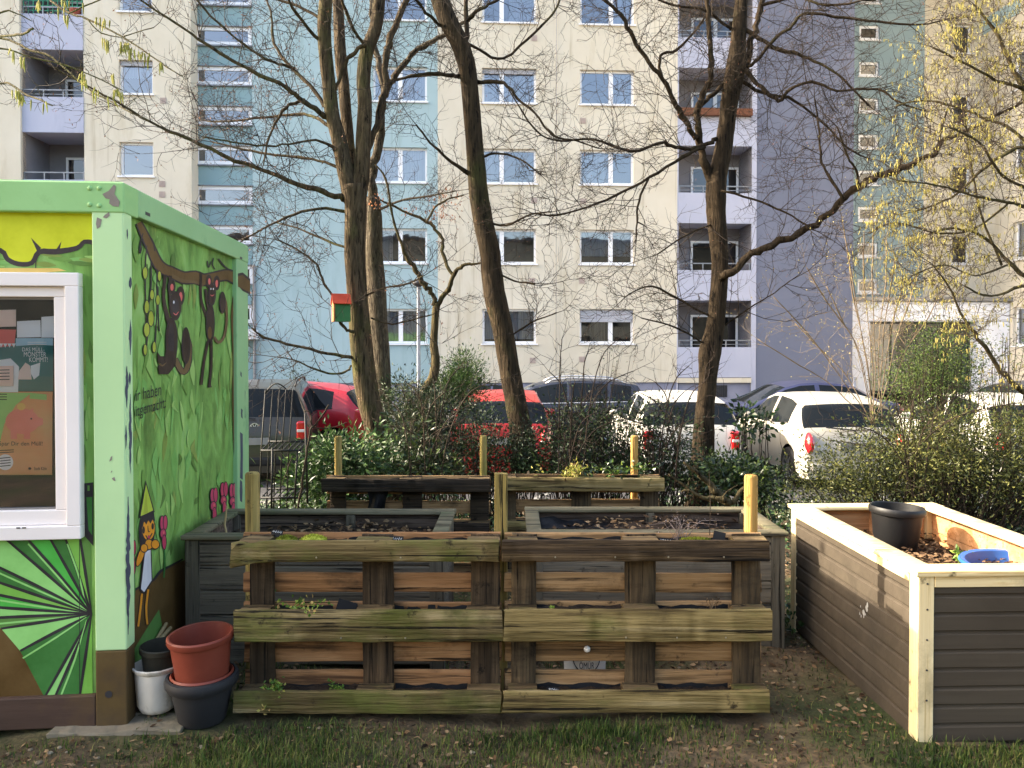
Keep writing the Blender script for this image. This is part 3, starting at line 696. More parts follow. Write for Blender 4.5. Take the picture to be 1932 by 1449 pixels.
for pts in ([(393, 643, 5), (385, 684, 5), (380, 726, 5)], [(399, 643, 5), (399, 690, 5), (396, 722, 5), (396, 731, 8)]): m.stroke(pts, 'pbrown')
# girl in a pointed hat
m.ell(277, 1004, 15, 40, 'outline'); m.poly([(275, 906), (262, 978), (292, 966)], 'outline'); m.poly([(275.5, 914), (265, 974), (289, 963)], 'hat'); m.poly([(276, 930), (270, 970), (279, 967)], 'yellow')
m.oell(280, 997, 12, 22, 'orange'); m.poly([(265, 985), (270, 975), (290, 966), (293, 984), (288, 980), (284, 988), (280, 982), (276, 990), (272, 984), (269, 996)], 'outline')
m.ell(271, 1000, 2.6, 7, 'outline'); m.ell(288, 993, 2.4, 6, 'outline'); m.stroke([(275, 1010, 2), (280, 1017, 2.5), (287, 1006, 2)], 'outline'); m.ell(281, 1013, 2.4, 3.4, 'flower'); m.stroke([(279, 992, 1.2), (280, 1003, 1.8), (283, 1002, 1)], 'outline')
m.poly([(272, 1038), (286, 1033), (288, 1096), (272, 1122), (263, 1114)], 'outline'); m.poly([(274, 1041), (284, 1037), (286, 1095), (272, 1117), (266, 1111)], 'white')
m.oell(266, 1048, 5, 21, 'orange', 1.5, .35); m.oell(281, 1027, 7, 9, 'orange'); m.oell(293, 1027, 7, 8, 'orange'); m.oell(272, 1034, 6, 7, 'orange')
for pts in ([(268, 1120, 4), (265, 1150, 4), (261, 1182, 4)], [(280, 1112, 4), (276, 1146, 4), (278, 1178, 4)]): m.ostroke(pts, 'orange', 2.4)
for cx, cy in ((309, 995), (404, 943), (423, 932), (440, 934), (252, 1042)):
    d = 1 if cx > 253 else .6
    m.stroke([(cx + 1, cy + 40, 3), (cx + 2, cy + 70, 3), (cx, cy + 95, 3)], 'fan_a')
    m.oell(cx - 3 * d, cy - 8, 3.4 * d, 13, 'flower', 1.4); m.oell(cx + 3 * d, cy - 9, 3.4 * d, 13, 'flower', 1.4); m.oell(cx - 1, cy + 12, 5 * d, 8, 'flower', 1.4); m.oell(cx + 1, cy + 28, 3.4 * d, 13, 'flower', 1.4); m.ell(cx, cy + 10, 1.5, 3, 'pink')
o_ = m.off()
put_text(m.k, 'ir haben', *[cs(x, y, o_) for x, y in ((256, 735), (304, 722), (304, 746), (256, 757))], PI['outline'])
put_text(m.k, 'itgemacht:', *[cs(x, y, o_) for x, y in ((256, 765), (313, 748), (313, 776), (256, 793))], PI['outline'])
m.k.build('mural', ['paint_' + n for n in PN], CR)
# far post: the painted branch runs on over it
m = Mural(cs, 0, 1); m.poly([(449, 520), (458, 518), (472, 530), (472, 552), (460, 546), (449, 541)], 'brown'); m.poly([(449, 516), (458, 514), (472, 526), (472, 531), (458, 519), (449, 521)], 'outline'); m.poly([(451, 541), (460, 546), (472, 552), (472, 556), (458, 549)], 'outline')
m.k.build('mural', ['paint_' + n for n in PN], CR)
# ---- window
M('pvc', [c(238, 231, 228), c(244, 238, 236)], 2, .35, spec=.5)
M('gasket', [c(120, 116, 114), c(140, 136, 132)], 4, .6)
M('cabin_inside', [c(16, 15, 15), c(32, 29, 27)], 3, .9)
glass('cabin_glass', (.97, .98, .98, 1), .08)
def frame(k, xa, xb, za, zb, wd, y0, y1, wb=None, wt=None):
    wb = wb or wd; wt = wt or wd
    k.box(xa, xb, y0, y1, za, za + wb); k.box(xa, xb, y0, y1, zb - wt, zb); k.box(xa, xa + wd, y0, y1, za + wb, zb - wt); k.box(xb - wd, xb, y0, y1, za + wb, zb - wt)
gx1, gz1, gz0 = cf(106, 700, .03).x, cf(50, 560, .03).z, cf(50, 962, .03).z
f1 = wxa - cf(125, 700, .0).x
k = MB(); frame(k, wxb, wxa, wzb, wza, f1, -.012, .05); wf = k.build('window', 'pvc', CR, bevel=.004)
k = MB(); s_ = wxa - f1 - gx1; frame(k, wxb + f1 + .001, wxa - f1 - .001, wzb + f1 + .001, wza - f1 - .001, s_ - .001, .012, .055, wb=gz0 - wzb - f1, wt=wza - f1 - gz1); k.build('sash', 'pvc', wf, bevel=.004)
k = MB(); frame(k, wxb + f1 + s_ - .001, gx1 + .001, gz0, gz1, .008, .03, .058, wt=.012); k.build('gasket', 'gasket', wf)
k = MB(); k.quad((wxb + .1, .045, gz0), (gx1, .045, gz0), (gx1, .045, gz1), (wxb + .1, .045, gz1)); k.build('pane', 'cabin_glass', wf)
k = MB(); p = cf(40, 996, -.0125)
for dx in (-.012, .012): k.box(p.x + dx - .008, p.x + dx + .008, -.0135, -.0125, p.z - .003, p.z + .003)
k.build('drain_slot', 'dark_metal', wf)
k = MB(); k.quad((-LEN + .1, 1.0, .1), (-.1, 1.0, .1), (-.1, 1.0, HT - .1), (-LEN + .1, 1.0, HT - .1)); k.build('dark_backing', 'cabin_inside', CR)  # near-black sheet standing for the unlit inside of the cabin
# ---- posters behind the pane (things of their own)
for nm, col, col2 in (('poster_teal', (6, 66, 70), (22, 92, 84)), ('poster_blue', (90, 140, 166), (170, 200, 206)), ('poster_orange', (206, 112, 62), (190, 150, 96)), ('paper', (222, 216, 210), (236, 232, 228)), ('paper_pink', (214, 166, 150), (226, 186, 172)),
                      ('pig', (222, 96, 74), (228, 120, 104)), ('coin', (224, 156, 66), (232, 172, 90)), ('ink', (34, 44, 40), (44, 54, 50)), ('poster_green', (110, 170, 80), (150, 190, 100)), ('red', (190, 66, 60), (206, 86, 78))):
    M('print_' + nm, [c(*[min(250, int(40 + q * 1.02)) if nm != 'ink' else q for q in col]), c(*[min(250, int(40 + q * 1.02)) if nm != 'ink' else q for q in col2])], 2.2, .6)
def pp(px, py, off): return cm4 @ cf(px, py, off)
def sheet(name, pts, mats, draw, label, cat, off, group=None):
    k = MB(); pts = [pp(x, y, off) for x, y in pts]; b = cya * .0012
    k.add(pts + [p + b for p in pts], [(0, 1, 2, 3), (7, 6, 5, 4), (0, 4, 5, 1), (1, 5, 6, 2), (2, 6, 7, 3), (3, 7, 4, 0)], 0)
    draw(k, off)
    o = k.build(name, ['print_' + q for q in mats], loc=pts[3]); return tag(o, label, cat, group)
def pe(k, cx, cy, rx, ry, off, mi, n=24): k.add([pp(cx + rx * math.cos(2 * math.pi * i / n), cy + ry * math.sin(2 * math.pi * i / n), off) for i in range(n)], [tuple(range(n))], mi)
def ppoly(k, pts, off, mi): k.add([pp(x, y, off) for x, y in pts], [tuple(range(len(pts)))], mi)
def ptext(k, s, x0, y0, x1, y1, off, mi): put_text(k, s, pp(x0, y0, off), pp(x1, y0, off), pp(x1, y1, off), pp(x0, y1, off), mi)
def d1(k, o):
    ppoly(k, [(30, 638), (100, 638), (100, 652), (70, 650), (30, 653)], o - .0006, 1)
    ppoly(k, [(34, 716), (60, 716), (57, 690), (48, 684), (36, 700)], o - .0009, 3); ppoly(k, [(58, 690), (76, 684), (74, 708), (64, 716), (58, 704)], o - .0009, 2)
    ppoly(k, [(-60, 688), (20, 676), (36, 692), (34, 740), (-60, 740)], o - .0007, 2)
    for i, t in enumerate(('DAS MÜLL-', 'MONSTER', 'KOMMT!')): ptext(k, t, (42, 45, 55)[i], 654 + i * 10, (84, 87, 90)[i], 663 + i * 10, o - .0014, 2)
    for y in (645, 649): ppoly(k, [(52, y), (88, y), (88, y + 1.4), (52, y + 1.4)], o - .0014, 2)
sheet('poster', [(-70, 638), (100, 638), (100, 738), (-70, 738)], ['poster_teal', 'poster_blue', 'paper', 'paper_pink'], d1, 'teal and blue poster with white capital lettering behind the cabin window', 'poster', .058)
def d2(k, o):
    ppoly(k, [(-88, 741), (60, 741), (30, 764), (8, 800), (-4, 850), (-88, 860)], o - .0004, 1)
    pe(k, 42, 795, 32, 24, o - .0008, 2); ppoly(k, [(54, 776), (62, 770), (64, 786)], o - .0009, 2); ppoly(k, [(70, 786), (81, 790), (81, 801), (70, 806)], o - .0009, 2)
    for x in (20, 45): ppoly(k, [(x, 812), (x + 12, 812), (x + 12, 828), (x, 828)], o - .0007, 2)
    pe(k, 40, 767, 8, 7, o - .0009, 3); pe(k, 59, 790, 1.6, 1.6, o - .0012, 5)
    ptext(k, 'Spar Dir den Müll!', -2, 833, 80, 843, o - .0012, 5); ptext(k, 'Stadt Köln', 64, 881, 88, 887, o - .0012, 5); pe(k, 56, 884, 3, 2.5, o - .0012, 5)
    pe(k, 10, 872, 15, 15, o - .0009, 4)
    for i in range(4): ppoly(k, [(0, 864 + 5 * i), (20, 862 + 5 * i), (20, 863.6 + 5 * i), (0, 865.6 + 5 * i)], o - .0014, 5)
    for i in range(3): ppoly(k, [(-20, 743 + 5 * i), (13, 743 + 5 * i), (13, 744.6 + 5 * i), (-20, 744.6 + 5 * i)], o - .0012, 5)
    ppoly(k, [(56, 741), (88, 744), (88, 755), (56, 752)], o - .0008, 6)
    for i in range(2): ppoly(k, [(-10, 850 + 4 * i), (26, 848 + 4 * i), (26, 849.4 + 4 * i), (-10, 851.4 + 4 * i)], o - .0012, 5)
sheet('poster', [(-90, 739), (99, 739), (98, 896), (-90, 896)], ['poster_orange', 'poster_green', 'pig', 'coin', 'paper', 'ink', 'poster_green'], d2, 'orange and green poster with a pink piggy bank behind the cabin window', 'poster', .060)
def d0(k, o): pass
sheet('paper_sheet', [(32, 606), (76, 604), (77, 636), (32, 637)], ['paper'], d0, 'blank pale paper sheet above the teal poster in the cabin window', 'paper', .055)
sheet('paper_sheet', [(-40, 586), (30, 584), (30, 616), (-40, 618)], ['paper_pink'], d0, 'pinkish paper sheet highest in the cabin window', 'paper', .053)
sheet('paper_sheet', [(78, 598), (105, 596), (105, 637), (78, 637)], ['paper'], d0, 'narrow white paper strip at the cabin window edge', 'paper', .0545)
def d3(k, o):
    for i in range(5): ppoly(k, [(-10 + i * 8, 648), (-2 + i * 8, 648), (-6 + i * 8, 656)], o - .0006, 1)
sheet('paper_sheet', [(-40, 620), (30, 622), (27, 652), (-40, 660)], ['red', 'paper'], d3, 'red paper with a row of white zigzag points in the cabin window', 'paper', .056)
sheet('paper_sheet', [(-40, 692), (25, 690), (25, 728), (-40, 730)], ['paper_pink', 'ink'], lambda k, o: [ppoly(k, [(-30, 698 + 6 * i), (18, 697 + 6 * i), (18, 698.6 + 6 * i), (-30, 699.6 + 6 * i)], o - .0006, 1) for i in range(4)], 'small printed pink card in front of the teal poster', 'paper', .0515)
# ================================================================== pallets, posts, raised beds, pots
def wood(name, cols, axis, stain=None, scale=2.2, rough=.85, bump=.55, crack=None, plain=False):
    st = {'x': (.3, 7, 7), 'z': (7, 7, .3), 'y': (7, .3, 7)}[axis]
    s2 = {'x': (.22, 9, 9), 'z': (9, 9, .22), 'y': (9, .22, 9)}[axis]
    if crack is None: crack = tuple(max(8, q * .38) for q in cols[0])
    stain = ([stain] if stain else []) + [(c(*crack), 5.2, .56, .63, s2), (c(*[q * .55 for q in cols[0]]), 9, .62, .69, (1, 1, 1)), (c(*[q * .74 for q in cols[0]]), 2.6, .57, .78, (1, 1, 1)), (c(*[min(255, q * 1.14) for q in cols[-1]]), 7, .64, .78, s2)]
    if plain: stain = stain[:1]
    M(name, [c(*q) for q in cols], scale * 1.6, rough, bump, scale * 6, stretch=st, stain=stain, detail=11, distort=.5, spec=.2, lo=.36, hi=.64)
GREEN = lambda lo=.46, hi=.64: (c(86, 88, 42), 3.2, lo, hi, (.8, 1.2, 1.6))
DARK = lambda lo=.5, hi=.66: (c(50, 40, 28), 3.4, lo, hi, (.7, 1, 1.6))
wood('wood_front', [(64, 54, 34), (102, 88, 57), (123, 108, 73), (144, 129, 94)], 'x', GREEN())
wood('wood_front_warm', [(80, 66, 40), (118, 102, 64), (139, 121, 79), (152, 135, 96)], 'x', GREEN(.52, .74))
wood('wood_front_dark', [(44, 35, 26), (76, 61, 43), (98, 81, 58)], 'x', DARK())
wood('wood_back', [(84, 58, 38), (136, 98, 64), (156, 114, 78), (166, 126, 88)], 'x', DARK(.55, .72))
wood('wood_back_warm', [(100, 76, 50), (156, 122, 84), (170, 136, 98)], 'x', DARK(.6, .75))
wood('wood_upright', [(44, 35, 26), (70, 57, 42), (88, 72, 54)], 'z', DARK(.5, .68))
wood('wood_upright_warm', [(52, 43, 32), (82, 68, 50), (100, 84, 62)], 'z', DARK(.5, .68))
wood('wood_block', [(62, 50, 34), (104, 86, 60), (132, 110, 78)], 'x', GREEN(.5, .7))
wood('wood_old', [(34, 28, 22), (56, 46, 36), (74, 62, 48)], 'x', DARK(.5, .7))
wood('wood_post', [(104, 92, 52), (142, 124, 72), (164, 142, 88)], 'z', (c(96, 104, 46), 3, .5, .7, (1, 1, .5)), scale=1.6)
wood('wood_post_warm', [(120, 88, 44), (170, 130, 70), (186, 150, 88)], 'z', scale=1.6)
M('pocket_soil', [c(28, 22, 17), c(50, 38, 28), c(70, 54, 40)], 30, .95, .8, 60)
M('liner_black', [c(20, 20, 21), c(34, 34, 36)], 6, .7, .2)
M('screw_metal', [c(160, 156, 140), c(190, 184, 166)], 4, .35, metal=.8)
M('slate_tag', [c(22, 22, 24), c(34, 34, 36)], 6, .7)
M('chalk', [c(216, 216, 214), c(228, 228, 226)], 4, .9)
M('moss', [c(62, 72, 22), c(110, 120, 36), c(150, 156, 52)], 30, .95, island=True)
U = ((.03, .145), (.558, .70), (1.06, 1.192))
def pallet(loc, label, seed, fronts, backs, upr, group, rotten=False, screws=(), full=True, soil_top=(.0, .0)):
    rg = random.Random(seed)
    t = thing('pallet', loc, label, 'pallet', group)
    FB = ((0, .1), (.325, .468), (.69, .785)); BB = ((-.02, .145), (.185, .28), (.325, .468), (.512, .602), (.655, .79))
    for i, (a, b) in enumerate(FB):
        k = MB(); e = rg.uniform(-.012, .012)
        k.plank((-.004 + e, .011, (a + b) / 2), (1.204 + e, .011, (a + b) / 2 + rg.uniform(-.004, .004)), b - a, .024, (0, 0, 1), 0, 30, .0035, .005, rg, .006)
        if rotten and i == 2:      # the worn left end of the top board
            for q in range(len(k.v)):
                x, y, z = k.v[q]
                if x < .16: k.v[q] = (x, y - rg.uniform(0, .012), z + (rg.uniform(-.03, .012) if z < .74 else rg.uniform(-.034, .0)) * (1 - x / .16))
        for s in screws[i] if i < len(screws) else ():
            k.lathe([(0, -.0045), (.0035, -.004), (.0042, -.002), (.0042, 0)], 8, (s, .0, a + .02), 1, 'y')
        o = k.build('board', [fronts[i], 'screw_metal'], t, auto=50)
        if (a, b) == FB[2] and rotten: o['label'] = 'weathered top board rotted at its left end'
        for x0, x1 in U:
            k = MB(); k.plank((x0 - .014, .0605, (a + b) / 2), (x1 + .004, .0605, (a + b) / 2), b - a - .006, .075, (0, 0, 1), 0, 6, .003, .005, rg)
            k.build('block', 'wood_block', t, auto=50)
    for x0, x1 in U:
        k = MB(); k.plank(((x0 + x1) / 2, .111, -.01), ((x0 + x1) / 2 + rg.uniform(-.005, .005), .111, .787), x1 - x0, .022, (1, 0, 0), 0, 16, .003, .004, rg)
        k.build('upright', upr, t, auto=50)
    for i, (a, b) in enumerate(BB):
        k = MB(); k.plank((0, .134, (a + b) / 2), (1.2, .134, (a + b) / 2 + rg.uniform(-.005, .005)), b - a, .021, (0, 0, 1), 0, 20, .0025, .004, rg)
        k.build('board', backs, t, auto=50)
    # planting pockets between the blocks: liner and soil
    for i, (a, b) in enumerate(FB):
        for j in range(2):
            x0, x1 = U[j][1] + .006, U[j + 1][0] - .016
            k = MB(); n = 14; zt = b - .02 - rg.uniform(0, .02); g = []
            for yy in (.024, .045, .07, .095, .122):
                for q in range(n + 1): g.append((x0 + (x1 - x0) * q / n, yy, zt + rg.uniform(-.009, .009)))
            k.add(g, [(r * (n + 1) + q, r * (n + 1) + q + 1, (r + 1) * (n + 1) + q + 1, (r + 1) * (n + 1) + q) for r in range(4) for q in range(n)])
            k.build('soil', 'pocket_soil', t, smooth=True)
            k = MB(); k.box(x0, x1, .0245, .122, a + .004, a + .01)
            for yy in (.0245, .121):
                g = []
                for q in range(n + 1):
                    xx = x0 + (x1 - x0) * q / n; top = b - .012 - .006 + .005 * math.sin(q * .9 + i + j) + rg.uniform(-.003, .003)
                    g += [(xx, yy + rg.uniform(-.0002, .002), a + .008), (xx, yy + rg.uniform(-.0002, .002), min(top, b + .012) if yy > .1 else min(top, b - .002))]
                k.add(g, [(2 * q, 2 * q + 2, 2 * q + 3, 2 * q + 1) for q in range(n)])
            k.build('liner', 'liner_black', t)
    return t
PG = 'upright pallets used as planters'
PA = pallet((-1.252, 3.45, .05), 'green stained pallet planter with rotted top left corner and moss on top', 11, ['wood_front', 'wood_front', 'wood_front'], 'wood_back', 'wood_upright', PG, True, ((), (.48, .77), (.37, .75)))
PB = pallet((-.035, 3.45, .052), 'pallet planter with pale yellowish middle board and row of brass screws along its top board', 12, ['wood_front_warm', 'wood_front_warm', 'wood_front_dark'], 'wood_back_warm', 'wood_upright_warm', PG, False, ((), (.55, .78, 1.0), (.23, .5, .74, .99)))
PC_ = pallet((-1.36, 5.5, -.03), 'dark weathered pallet planter in the back row, partly lined with black sheet', 13, ['wood_old', 'wood_old', 'wood_old'], 'wood_back_warm', 'wood_old', PG)
PD_ = pallet((-.12, 5.5, -.02), 'greenish pallet planter in the back row with leafy plants along its top', 14, ['wood_front_warm', 'wood_front_warm', 'wood_front_warm'], 'wood_back_warm', 'wood_upright_warm', PG)
k = MB(); g = []; rq = random.Random(77)
for i in range(9):
    for j in range(7):
        f, h = i / 8, j / 6; g.append((.30 + .17 * f * (1 - .25 * math.sin(h * 3)) + .02 * math.sin(h * 4), .018 + .03 * math.sin(f * 9 + h * 2) * (.3 + h) + rq.uniform(-.004, .004), .70 - h * .2 - .02 * math.sin(f * 5)))
k.add(g, [(i * 7 + j, i * 7 + j + 1, (i + 1) * 7 + j + 1, (i + 1) * 7 + j) for i in range(8) for j in range(6)])
k.v = [(x, y + .05, z) for x, y, z in k.v]; k.build('liner', 'liner_black', PC_, smooth=True)['label'] = 'crumpled black sheet hanging out of the top pocket'
# white hook and little lamp-like knob on the warm pallet
k = MB(); p = P(1107, 1222, 3.582); k.lathe([(0, -.03), (.011, -.028), (.016, -.016), (.012, -.004), (.006, 0)], 14, p, axis='y')
M('white_plastic', [c(232, 230, 226), c(240, 238, 234)], 5, .45, stain=(c(160, 150, 128), 9, .58, .75, (1, 1, 1)))
tag(k.build('knob', 'white_plastic', loc=p, smooth=True), 'small round white knob fixed on the rear slat of the warm pallet', 'knob')

def post(x, y, z0, z1, r, mat, label, square=False, group='stakes behind the pallets'):
    k = MB(); z0 -= .12
    if square:
        k.plank((x, y, z0), (x, y, z1), r * 2, r * 2, (1, 0, 0), 0, 10, .001, .004)
    else:
        k.lathe([(r, z0), (r * 1.0, z1 - .012), (r * .93, z1 - .004), (r * .8, z1), (0, z1 + .001)], 20, (x, y, 0))
        for i in range(len(k.v)):
            a, b, d = k.v[i]; ang = math.atan2(b - y, a - x)
            if abs(ang + 1.45) < .17: k.v[i] = (x + (a - x) * .9, y + (b - y) * .9, d)
    return tag(k.build('wooden_stake', mat, loc=(x, y, 0), auto=40), label, 'stake', group)
def px_post(px, py, Y, z0, r, mat, label, square=False):
    p = P(px, py, Y); post(p.x, p.y, z0, p.z, r, mat, label, square)
px_post(476, 891, 3.64, 0, .033, 'wood_post', 'round greenish stake with a split, beside the cabin behind the mossy pallet')
px_post(945, 893, 3.64, 0, .031, 'wood_post', 'square greenish stake where the two front pallets meet', True)
px_post(1417, 896, 3.64, 0, .031, 'wood_post_warm', 'round yellow stake behind the right end of the front pallet row')
px_post(638, 823, 5.69, -.1, .0275, 'wood_post', 'round stake at the left end of the back pallet row, in front of glossy laurel')
px_post(912, 822, 5.69, -.1, .0265, 'wood_post', 'round stake in the middle of the back pallet row, before the leaning trunk')
px_post(1197, 822, 5.69, -.1, .027, 'wood_post_warm', 'round brown stake at the right end of the back pallet row')

# ---- raised beds
wood('bed_grey', [(96, 89, 78), (110, 102, 88), (122, 113, 97)], 'x', (c(70, 64, 56), 2, .55, .75, (1, 1, 1)), bump=.3)
wood('bed_grey_post', [(86, 80, 68), (98, 92, 79), (108, 102, 88)], 'z', bump=.3)
wood('bed_cap_grey', [(88, 82, 64), (106, 99, 78), (120, 113, 92)], 'x', (c(82, 88, 62), 3, .52, .7, (1, 1, 1)), bump=.4)
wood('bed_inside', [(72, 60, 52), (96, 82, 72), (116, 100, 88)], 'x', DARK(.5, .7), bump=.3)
wood('pine_pale', [(212, 186, 134), (228, 204, 154), (238, 218, 172)], 'x', (c(206, 172, 110), 2, .6, .8, (1, 3, 3)), bump=.12, scale=1.2, crack=(196, 166, 112))
wood('pine_pale_z', [(214, 190, 140), (230, 208, 160), (238, 220, 176)], 'z', bump=.12, scale=1.2, crack=(198, 172, 122))
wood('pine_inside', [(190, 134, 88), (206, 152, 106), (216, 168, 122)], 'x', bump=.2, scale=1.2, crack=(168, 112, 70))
wood('cladding_taupe', [(67, 60, 50), (72, 64, 54), (77, 69, 58)], 'x', (c(66, 58, 48), 1.5, .55, .8, (1, 1, 1)), bump=.1, scale=.8, plain=True)
def litter_sheet(k, x0, x1, y0, y1, z, amp, n=26, mi=0, rg=random.Random(4)):
    g = []
    for j in range(n + 1):
        for i in range(n + 1):
            x = x0 + (x1 - x0) * i / n; y = y0 + (y1 - y0) * j / n
            g.append((x, y, z + amp * math.sin(x * 5 + 1) * math.cos(y * 6) + rg.uniform(-.012, .012)))
    k.add(g, [(j * (n + 1) + i, j * (n + 1) + i + 1, (j + 1) * (n + 1) + i + 1, (j + 1) * (n + 1) + i) for j in range(n) for i in range(n)], mi)
def raised_bed(loc, w_, d_, h, label, rz, mats, cap=.085, nb=6, post_w=.07, soil=-.12, trim=False, seed=1, groove=.006):
    side, sidep, capm, inside, postm = mats
    t = thing('raised_bed', loc, label, 'raised bed', 'raised garden beds', rz)
    ct = .022; hb = h - ct; rg = random.Random(seed)
    oh = .018
    bh = (hb - .02) / nb
    for nm, a, b, up in (('front', (post_w, .012), (w_ - post_w, .012), 0), ('back', (post_w, d_ - .012), (w_ - post_w, d_ - .012), 0), ('left', (.012, post_w), (.012, d_ - post_w), 1), ('right', (w_ - .012, post_w), (w_ - .012, d_ - post_w), 1)):
        k = MB()
        for i in range(nb):
            z = .01 + bh * (i + .5)
            k.plank((*a, z), (*b, z), bh - groove, .022, (0, 0, 1), 0, 12, .0013, .006, rg)
            k.plank((*a, z), (*b, z), bh - .0005, .008, (0, 0, 1), 0, 2, 0, .001, rg)
        k.build('plank_wall', side, t)
    for xx, yy in ((0, 0), (w_ - post_w, 0), (0, d_ - post_w), (w_ - post_w, d_ - post_w)):
        k = MB(); k.box(xx - .004, xx + post_w + .004, yy - .004, yy + post_w + .004, -.03, hb - .001); k.build('corner_post', postm, t, bevel=.004)
    # inside faces
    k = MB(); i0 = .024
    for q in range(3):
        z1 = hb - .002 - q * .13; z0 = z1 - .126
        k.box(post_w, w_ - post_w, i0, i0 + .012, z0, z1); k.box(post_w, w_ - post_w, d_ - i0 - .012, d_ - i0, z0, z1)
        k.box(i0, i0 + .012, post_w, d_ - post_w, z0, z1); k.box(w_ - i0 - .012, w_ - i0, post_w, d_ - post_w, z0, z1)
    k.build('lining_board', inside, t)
    k = MB(); k.box(w_ * .53, w_ * .53 + .05, d_ - i0 - .05, d_ - i0 - .0125, .1, hb - .003); k.build('stiffener', sidep, t)
    # cap boards, butted at the corners
    for q in (0, 1):
        k = MB(); yy = cap / 2 - oh if q == 0 else d_ + oh - cap / 2
        k.plank((-oh, yy, h - ct / 2), (w_ + oh, yy, h - ct / 2), cap, ct, (0, 1, 0), 0, 8, .0012, .003, rg); k.build('cap_board', capm, t, auto=50)
        k = MB(); xx = cap / 2 - oh if q == 0 else w_ + oh - cap / 2
        k.plank((xx, cap - oh + .002, h - ct / 2 - .001), (xx, d_ + oh - cap - .002, h - ct / 2 - .001), cap, ct, (1, 0, 0), 0, 8, .0012, .003, rg); k.build('cap_board', capm, t, auto=50)
    if trim:
        k = MB(); k.box(post_w + .005, w_ - post_w - .005, -.006, .0015, hb - .05, hb - .001); k.box(-.006, .0015, post_w + .005, d_ - post_w - .005, hb - .045, hb - .001); k.build('trim_board', capm, t, bevel=.002)
    k = MB(); litter_sheet(k, .03, w_ - .03, .03, d_ - .03, h + soil, .02); k.build('soil', 'pocket_soil', t, smooth=True)
    return t
GM = ('bed_grey', 'bed_grey_post', 'bed_cap_grey', 'bed_inside', 'bed_grey_post')
BEDL = raised_bed((-1.735, 4.07, 0), 1.37, .66, .705, 'dark grey stained raised bed against the green cabin behind the mossy pallet', 0, GM, nb=5, seed=3)
BEDR = raised_bed((.10, 4.3, 0), 1.43, .66, .668, 'dark grey stained raised bed behind the right front pallet, lined with black sheet', 0, GM, nb=5, seed=4, soil=-.10)
k = MB(); g = []                                      # sagging black liner along the back of the right bed
for i in range(31):
    f = i / 30; x = .13 + 1.38 * f; zt = .625 - .11 * min(1, f * 1.4) - .012 * math.sin(i * 1.7)
    g += [(x, 4.905 - .006 * math.sin(i), zt), (x, 4.87 - .02 * math.sin(i * .9), .575 - .01 * math.cos(i)), (x, 4.78, .572)]
k.add(g, [(3 * i + j, 3 * i + 3 + j, 3 * i + 4 + j, 3 * i + 1 + j) for i in range(30) for j in range(2)])
M('pond_liner', [c(16, 16, 18), c(28, 28, 30)], 4, .4, .3)
k.v = [(x - .10, y - 4.3, z) for x, y, z in k.v]; k.build('liner', 'pond_liner', BEDR, smooth=True)
NB = raised_bed((1.735, 3.262, 0), .86, 1.37, .757, 'new taupe clad raised bed with pale pine edging holding a black pot', R(1.8), ('cladding_taupe', 'pine_inside', 'pine_pale', 'pine_inside', 'pine_pale_z'), cap=.115, nb=9, post_w=.062, soil=-.2, trim=True, seed=6, groove=.01)
k = MB()
for z in (.2, .33, .46, .59, .70): k.lathe([(0, -.0075), (.004, -.007), (.0045, -.0045)], 8, (.035, 0, z), axis='y')
k.build('screw', 'dark_metal', NB)
k = MB()                                               # paint splash on its left side
sp_ = random.Random(2)
for q in range(10):
    cy_, cz = .46 + sp_.gauss(0, .012) + (.05 * q / 10 if q > 5 else 0), .43 + sp_.gauss(0, .02) - (.04 if q > 5 else 0); rr_ = sp_.uniform(.003, .014 if q < 5 else .006)
    k.add([(.0008 - .0002 * q, cy_ + rr_ * math.cos(a) * sp_.uniform(.6, 1.2), cz + rr_ * 1.5 * math.sin(a)) for a in [2 * math.pi * i / 9 for i in range(9)]], [tuple(range(9))])
M('splash', [c(150, 150, 146), c(180, 180, 176)], 8, .8); k.build('paint_splash', 'splash', NB)

# ---- pots
M('pot_red', [c(112, 48, 34), c(126, 57, 42), c(138, 68, 50)], 3, .5, .03, 60, spec=.4, stain=(c(176, 110, 88), 5, .62, .8, (1, 1, .6)))
M('pot_anthracite', [c(40, 40, 42), c(50, 50, 52)], 3, .6, .05, 60, stain=(c(92, 88, 84), 4, .58, .8, (1, 1, .6)))
M('pot_black', [c(14, 14, 15), c(23, 23, 24)], 3, .5, .03, 60, spec=.4)
M('pot_white', [c(214, 206, 190), c(228, 222, 210)], 4, .5, .05, 50, stain=(c(130, 116, 92), 5, .55, .72, (1, 1, .7)))
M('pot_dark_green', [c(40, 40, 34), c(54, 52, 42)], 4, .6, .1)
M('pot_blue', [c(30, 84, 160), c(44, 100, 176)], 3, .45, spec=.4)
M('potting_soil', [c(34, 26, 20), c(60, 46, 34)], 20, .95, .6)
def pot(name, loc, prof, n, mat, label, tilt=(0, 0), cat='pot', rim=None, inner=None, soil=None):
    t = thing(name, loc, label, cat)
    k = MB(); k.lathe(prof, n); o = k.build('body', mat, t, auto=35)
    if rim: k = MB(); k.lathe(rim, n); k.build('rim', mat, t, auto=35)
    if inner: k = MB(); k.lathe(inner[0], n); k.build('inner_rim', inner[1], t, auto=35)
    if soil: k = MB(); k.lathe([(0, soil[1] + .006), (soil[0] * .5, soil[1] + .004), (soil[0], soil[1])], n); k.build('soil', 'potting_soil', t, smooth=True)
    t.rotation_euler = (tilt[0], tilt[1], 0)
    return t
pA = P(382, 1350, 3.47); gA = gh(pA.x, 3.47)
